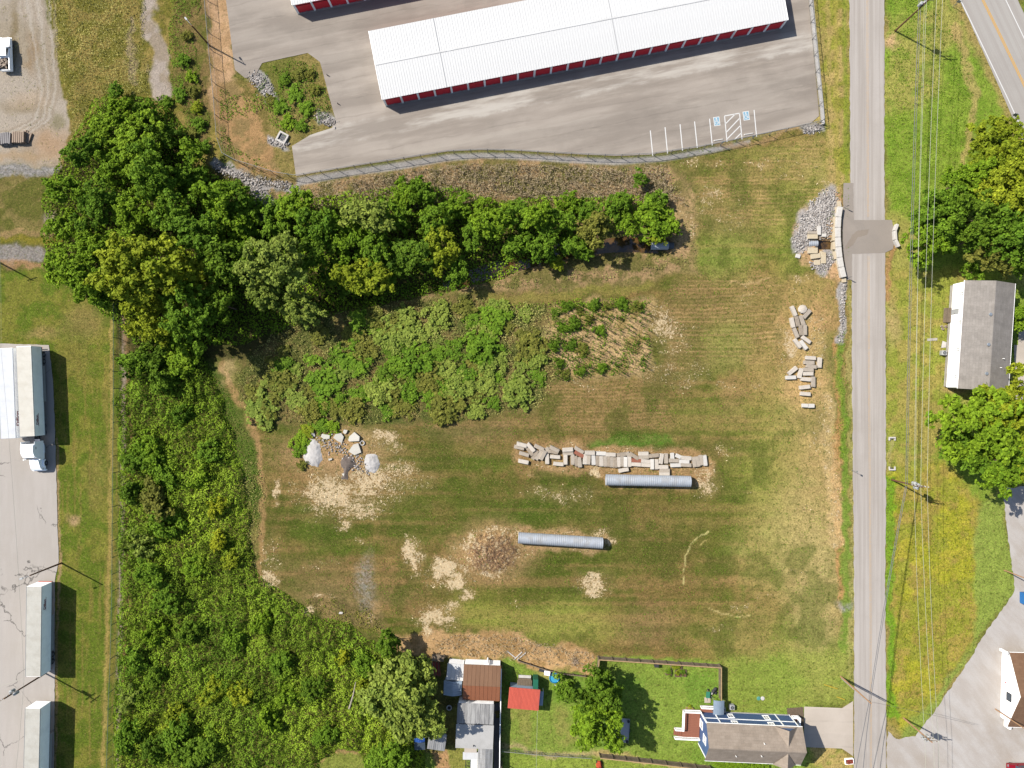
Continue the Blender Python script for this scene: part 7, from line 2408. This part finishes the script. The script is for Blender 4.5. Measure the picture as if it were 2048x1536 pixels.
leaf_field('wood_undergrowth', WOODP, 18, .7, 1.6, .38, LM['bright'], 43, 2.4, 10, 'green undergrowth filling the gaps in the creek wood')
leaf_field('weed_patch', [(470, 740), (560, 650), (760, 605), (900, 595), (1060, 606), (1130, 620), (1110, 760), (1080, 815), (900, 838), (700, 846), (540, 846), (480, 810)], 14, .3, .75, .24, LM['weed'], 47, 1.6, 8, 'tall green weeds between the shrubs of the weedy patch')
leaf_field('bank_brush', [(600, 376), (800, 342), (1000, 325), (1240, 336), (1330, 330), (1350, 380), (1340, 400), (1000, 400), (800, 420), (640, 420)], 30, .15, .7, .34, LM['dry'], 53, 1.2, 5, 'brown dead brush on the bank below the storage lot', aspect=.2)
leaf_field('bank_weeds', [(600, 376), (800, 342), (1000, 325), (1240, 336), (1330, 330), (1390, 430), (1390, 545), (1200, 565), (1000, 575), (900, 590), (1000, 540), (1200, 505), (1330, 500), (1345, 400), (1000, 400), (800, 420)], 9, .15, .55, .24, LM['weed'], 59, 1.4, 6, 'low green and tan weeds along the creek banks', cut=(2.2, .50))
leaf_field('meadow_weeds', [(94, -20), (282, -20), (290, 70), (300, 190), (240, 190), (190, 210), (140, 290), (134, 200), (110, 80)], 20, .15, .75, .28, LM['weed'], 61, 1.1, 6, 'rough yellow green meadow weeds beside the dirt yard', aspect=.35)
leaf_field('strip_weeds', [(340, -20), (400, -20), (400, 120), (420, 300), (560, 340), (470, 330), (400, 320), (350, 220), (335, 100)], 26, .2, .9, .26, LM['mid'], 63, 1.3, 8, 'rough weeds along the orange soil strip', aspect=.4, cut=(2.0, .44))
leaf_field('island_weeds', [(530, 150), (560, 128), (630, 122), (650, 180), (665, 235), (610, 262), (575, 275), (530, 240), (480, 230), (450, 260), (470, 300), (540, 330), (440, 300), (440, 180), (500, 200)], 22, .12, .7, .24, LM['mid'], 67, 1.2, 6, 'weeds covering the island between the two arms of the lot', cut=(1.8, .42))
leaf_field('verge_weeds', [(1774, -20), (1850, -20), (1910, 40), (1950, 200), (1920, 330), (1850, 430), (1790, 440), (1776, 300)], 10, .06, .26, .2, LM['bright'], 71, 1.0, 6, 'lush green weeds on the verge between road and highway', cut=(2.0, .42))
leaf_field('field_weeds', [(1785, 985), (1870, 970), (1945, 1010), (1945, 1180), (1950, 1250), (1900, 1340), (1850, 1400), (1800, 1440), (1784, 1300)], 13, .08, .36, .22, LM['yellow'], 73, 1.1, 6, 'rough yellow green weeds between the road and the gravel drive', cut=(2.2, .40), aspect=.4)
leaf_field('ditch_weeds', [(1676, 560), (1690, 560), (1692, 760), (1696, 900), (1690, 1000), (1682, 1000), (1676, 800)], 10, .06, .25, .2, LM['bright'], 79, .9, 3, 'green weeds in the roadside ditch', cut=(1.8, .46))
leaf_field('track_grass', [(400, 712), (425, 730), (475, 830), (515, 905), (525, 980), (515, 1060), (500, 1000), (470, 900), (425, 800)], 20, .08, .25, .2, LM['mid'], 83, 1.5, 6, 'long green grass on the slope beside the thicket')
leaf_field('thicket_edge_weeds', [(600, 1200), (640, 1192), (740, 1210), (770, 1275), (700, 1250), (640, 1240)], 16, .15, .6, .24, LM['olive'], 87, 1.1, 5, 'dull weeds along the field edge of the thicket', cut=(1.8, .42))
leaf_field('slope_weeds', [(480, 900), (522, 905), (532, 1000), (522, 1080), (518, 1160), (490, 1080), (478, 980)], 14, .12, .5, .22, LM['weed'], 89, 1.1, 5, 'tan and green weeds between the thicket and the field', cut=(1.8, .40))
leaf_field('yard_tufts', [(0, 0), (88, 0), (104, 70), (130, 200), (130, 330), (0, 330)], 5, .03, .12, .16, LM['weed'], 91, .8, 3, 'sparse weeds in the dirt yard', cut=(1.6, .60))


def stalks(name, poly, dens, h, m, seed, label, lean=.10, wdt=.06, cut=None, hv=.5):
    """upright stems with a tuft on top"""
    rg = np.random.default_rng(seed)
    xs, ys = [p[0] for p in poly], [p[1] for p in poly]
    n = int((max(xs) - min(xs)) * (max(ys) - min(ys)) / PPM ** 2 * dens)
    X, Y = rg.uniform(min(xs), max(xs), n), rg.uniform(min(ys), max(ys), n)
    x, y = (X - 1024) / PPM, -(Y - 768) / PPM
    keep = pdist(X + (fbm(x, y, 3, seed, 3) - .5) * 20, Y + (fbm(x, y, 3, seed + 1, 3) - .5) * 20, poly) > 0
    if cut is not None:
        keep &= fbm(x, y, cut[0], seed + 3, 3) > cut[1]
    x, y = x[keep], y[keep]
    n = len(x)
    z0 = gzv(x, y) - .02
    hh = h * rg.uniform(1 - hv, 1 + hv * .4, n)
    b0 = np.stack([x, y, z0], 1)
    b1 = b0 + np.stack([rg.normal(0, lean, n) * hh, rg.normal(0, lean, n) * hh, hh], 1)
    a = rg.uniform(0, 6.28, n)
    s = np.stack([np.cos(a), np.sin(a), np.zeros(n)], 1) * wdt
    s2 = np.stack([-np.sin(a), np.cos(a), np.zeros(n)], 1) * wdt
    V = np.concatenate([np.stack([b0 - s, b0 + s, b1 + s * .5, b1 - s * .5], 1).reshape(-1, 3), np.stack([b0 - s2, b0 + s2, b1 + s2 * .5, b1 - s2 * .5], 1).reshape(-1, 3)])
    k_ = 5
    pos = np.repeat(b0, k_, 0) + (np.repeat(b1, k_, 0) - np.repeat(b0, k_, 0)) * rg.uniform(.35, 1.05, (n * k_, 1)) + rg.normal(0, .10, (n * k_, 3))
    V2, F2 = leaf_arrays(pos, unit(rg.normal(size=(n * k_, 3)) + np.array([0, 0, .8])), np.full(n * k_, .24) * rg.uniform(.5, 1.4, n * k_), rg, .35)
    F = np.concatenate([np.arange(len(V)).reshape(-1, 4), F2 + len(V)])
    me = fast_mesh(name, np.concatenate([V, V2]), F)
    lv = np.concatenate([np.tile(np.repeat(rg.uniform(.2, .8, n), 4), 2), np.repeat(rg.uniform(0, 1, n * k_), 4)])
    set_attr(me, 'lv', lv)
    set_attr(me, 'lb', rg.uniform(0, 1, len(lv)))
    return tag(link(name, me, m), label, 'weeds', None, 'stuff')


stalks('tall_weed_stalks', [(1105, 606), (1200, 600), (1298, 600), (1302, 660), (1296, 740), (1200, 752), (1110, 760), (1095, 690)], 2.4, 1.8, LM['mid'], 101, 'tall thin weed stalks on the dry ground at the end of the weedy patch')
stalks('bank_stalks', [(700, 356), (900, 335), (1100, 330), (1260, 345), (1330, 345), (1380, 420), (1340, 400), (1100, 395), (900, 385), (720, 400)], 7, .9, LM['dry'], 103, 'dead brown stalks standing on the bank below the storage lot', .5, .03)
stalks('thicket_stalks', [(470, 330), (560, 352), (600, 372), (590, 390), (500, 360)], 3, .9, LM['dry'], 105, 'dead stalks beside the riprap chute', .4, .03)
stalks('south_bank_stalks', [(860, 1275), (1000, 1268), (1185, 1304), (1188, 1340), (1100, 1330), (1020, 1316), (880, 1312)], 5, .35, LM['dry'], 107, 'dry straw stalks on the bank above the gardens', .6, .02)

leaf_field('dry_end_weeds', [(1090, 604), (1298, 598), (1303, 660), (1297, 742), (1200, 754), (1110, 762), (1090, 690)], 16, .15, .7, .27, LM['mid'], 109, 1.1, 5, 'green weeds among the stalks at the dry end of the weedy patch', cut=(2.0, .50))
leaf_field('path_side_weeds', [(940, 610), (1060, 602), (1180, 598), (1298, 596), (1296, 612), (1180, 618), (1060, 624), (950, 630)], 16, .2, .7, .26, LM['bright'], 111, 1.1, 4, 'green weeds along the mown path above the weedy patch', cut=(2.0, .42))


def samp(arr, x, y):
    i = np.clip(np.searchsorted(gx, x), 0, NX - 1)
    j = np.clip(np.searchsorted(gy, y), 0, NY - 1)
    return arr.reshape(NY, NX)[j, i]


def litter(name, n, fn, size, m, seed, label, aspect, zmax, box=(480, 1700, 280, 1340)):
    rg = np.random.default_rng(seed)
    X, Y = rg.uniform(box[0], box[1], n), rg.uniform(box[2], box[3], n)
    x, y = (X - 1024) / PPM, -(Y - 768) / PPM
    keep = rg.uniform(0, 1, n) < fn(x, y, X, Y)
    x, y = x[keep], y[keep]
    n = len(x)
    z = gzv(x, y) + rg.uniform(.01, zmax, n)
    nrm = unit(rg.normal(size=(n, 3)) * .5 + np.array([0, 0, 1]))
    me = foliage_mesh(name, np.stack([x, y, z], 1), nrm, size * rg.uniform(.5, 1.6, n), rg.uniform(0, 1, n), rg.uniform(0, 1, n), rg, aspect)
    return tag(link(name, me, m), label, 'ground cover', None, 'stuff')


FLD = lambda X, Y: (pdist(X, Y, FIELD) > 6)
litter('cut_straw', 420000, lambda x, y, X, Y: np.clip(samp(STRAW, x, y) * 1.5 - .55, 0, 1) * sstep(.42, .60, fbm(x, y, 1.1, 401, 4)) * .55, .30, leafmat('straw_stems', (.40, .32, .19), (.60, .49, .32), .1), 121, 'pale cut straw lying in swaths on the field', .22, .09)
litter('field_tufts', 160000, lambda x, y, X, Y: FLD(X, Y) * sstep(.53, .62, fbm(x, y, 1.6, 411, 4)) * .55 * (1 - np.clip(samp(STRAW, x, y) * 1.2, 0, 1)), .20, LM['mid'], 123, 'short green tufts left by the mower on the field', .35, .12)

# brush heap: a tangle of twigs on its mound
rb2 = random.Random(3)
b = MB()
for i in range(420):
    a, r_ = rb2.uniform(0, 6.28), rb2.uniform(0, 1) ** .6
    x, y = 985 + math.cos(a) * r_ * 48, 1105 + math.sin(a) * r_ * 38
    g = G(x, y, rb2.uniform(.02, .35) * (1.1 - r_))
    l, an_ = rb2.uniform(.5, 1.7), rb2.uniform(0, 6.28)
    q = Vector((math.cos(an_) * l, math.sin(an_) * l, rb2.uniform(-.15, .3)))
    b.tube([g, g + q * .5 + Vector((rb2.uniform(-.1, .1), rb2.uniform(-.1, .1), .05)), g + q], [.035, .025, .01], 3, False)
tag(b.build('brush_heap', surf('dry_twigs', A(168, 130, 98), .95, .4, 2, A(120, 92, 72), 2)), 'round heap of dry brush and twigs at the end of the lower pipe', 'brush heap')
b = MB()
for i in range(40):
    g = G(1152 + rb2.uniform(-7, 7), 1322 + rb2.uniform(-5, 5), rb2.uniform(.05, .25))
    an_, l = rb2.uniform(0, 6.28), rb2.uniform(.4, 1.3)
    b.tube([g, g + Vector((math.cos(an_) * l, math.sin(an_) * l, rb2.uniform(-.05, .1)))], [.04, .015], 3, False)
tag(b.build('brush_heap', surf('grey_twigs', A(190, 166, 140), .95, .3, 2)), 'small tangle of grey sticks on the dry south bank', 'brush heap')
for i, (p0, p1) in enumerate((((702, 1410), (716, 1355)),)):
    a, c_ = G(*p0, 1.5), G(*p1, 1.9)
    o = MB().tube([a, a.lerp(c_, .5) + Vector((.15, 0, .1)), c_], [.17, .13, .06], 8).build('fallen_log', surf('bare_log%d' % i, A(190, 178, 162), .9, .15, 2))
    tag(o, ['bare pale dead trunk sticking out of the thicket', 'thin dead branch at the field edge of the thicket'][i], 'log')

# ------------------------------------------------------------------ loose stone
ico = [(0, 0, 1), (.894, 0, .447), (.276, .851, .447), (-.724, .526, .447), (-.724, -.526, .447), (.276, -.851, .447), (.724, .526, -.447), (-.276, .851, -.447), (-.894, 0, -.447), (-.276, -.851, -.447), (.724, -.526, -.447), (0, 0, -1)]
icf = [(0, 1, 2), (0, 2, 3), (0, 3, 4), (0, 4, 5), (0, 5, 1), (1, 6, 2), (2, 7, 3), (3, 8, 4), (4, 9, 5), (5, 10, 1), (2, 6, 7), (3, 7, 8), (4, 8, 9), (5, 9, 10), (1, 10, 6), (6, 11, 7), (7, 11, 8), (8, 11, 9), (9, 11, 10), (10, 11, 6)]
krp = N('riprap_stone')
rcol = krp.attr('lv', 'Fac')
krp.done(krp.mix(1.0, krp.mix(rcol, A(150, 140, 132), A(234, 226, 218)), krp.grey(krp.rng(krp.noise(6, 3), .3, .7, .85, 1.12)), 'MULTIPLY'), .95)


def rocks(name, specs, seed, label):
    rg = np.random.default_rng(seed)
    P_ = []
    for pts, wd, n in specs:
        seg = [(Vector((*a, 0)), Vector((*b_, 0))) for a, b_ in zip(pts[:-1], pts[1:])]
        ln = np.array([(b_ - a).length for a, b_ in seg])
        for _ in range(n):
            a, b_ = seg[rg.choice(len(seg), p=ln / ln.sum())]
            q = a.lerp(b_, rg.uniform())
            P_.append((q.x + rg.normal(0, wd * .55), q.y + rg.normal(0, wd * .55)))
    P_ = np.array(P_)
    n = len(P_)
    x, y = (P_[:, 0] - 1024) / PPM, -(P_[:, 1] - 768) / PPM
    s = rg.uniform(.07, .20, n)
    base = np.array(ico)
    V = base[None] * (s[:, None, None] * rg.uniform(.65, 1.25, (n, 12, 1))) * rg.uniform(.7, 1.3, (n, 1, 3))
    V = V + np.stack([x, y, gzv(x, y) + s * .35], 1)[:, None, :]
    F = (np.array(icf)[None] + 12 * np.arange(n)[:, None, None]).reshape(-1, 3)
    me = fast_mesh(name, V.reshape(-1, 3), F)
    set_attr(me, 'lv', np.repeat(rg.uniform(0, 1, n), 12))
    return tag(link(name, me, krp.m), label, 'rocks', None, 'stuff')


rocks('riprap', [([(505, 152), (530, 175), (543, 192)], 10, 420), ([(634, 236), (668, 246)], 8, 240), ([(540, 280), (574, 290)], 6, 180)], 1, 'grey riprap stones around the lot island')
rocks('riprap', [([(430, 332), (470, 350), (520, 364), (590, 374)], 7, 520), ([(505, 368), (524, 398), (533, 438)], 11, 700)], 2, 'grey riprap chute below the bend of the lot fence')
rocks('riprap', [([(1664, 392), (1630, 420), (1612, 462), (1600, 490)], 14, 1700), ([(1650, 420), (1640, 450), (1655, 465)], 14, 800), ([(1660, 515), (1650, 530), (1625, 530)], 9, 260)], 3, 'grey riprap slope beside the bridge barrier')
rocks('riprap', [([(1688, 562), (1685, 620), (1681, 680)], 5, 210)], 4, 'pale stones trickling down the roadside ditch')
rocks('riprap', [([(1612, 262), (1640, 255)], 6, 220)], 5, 'riprap stones at the lower right corner of the lot')
rocks('rubble', [([(640, 880), (690, 900), (720, 920)], 16, 170), ([(700, 930), (740, 940)], 12, 60)], 6, 'small broken rubble scattered through the rubble heap')
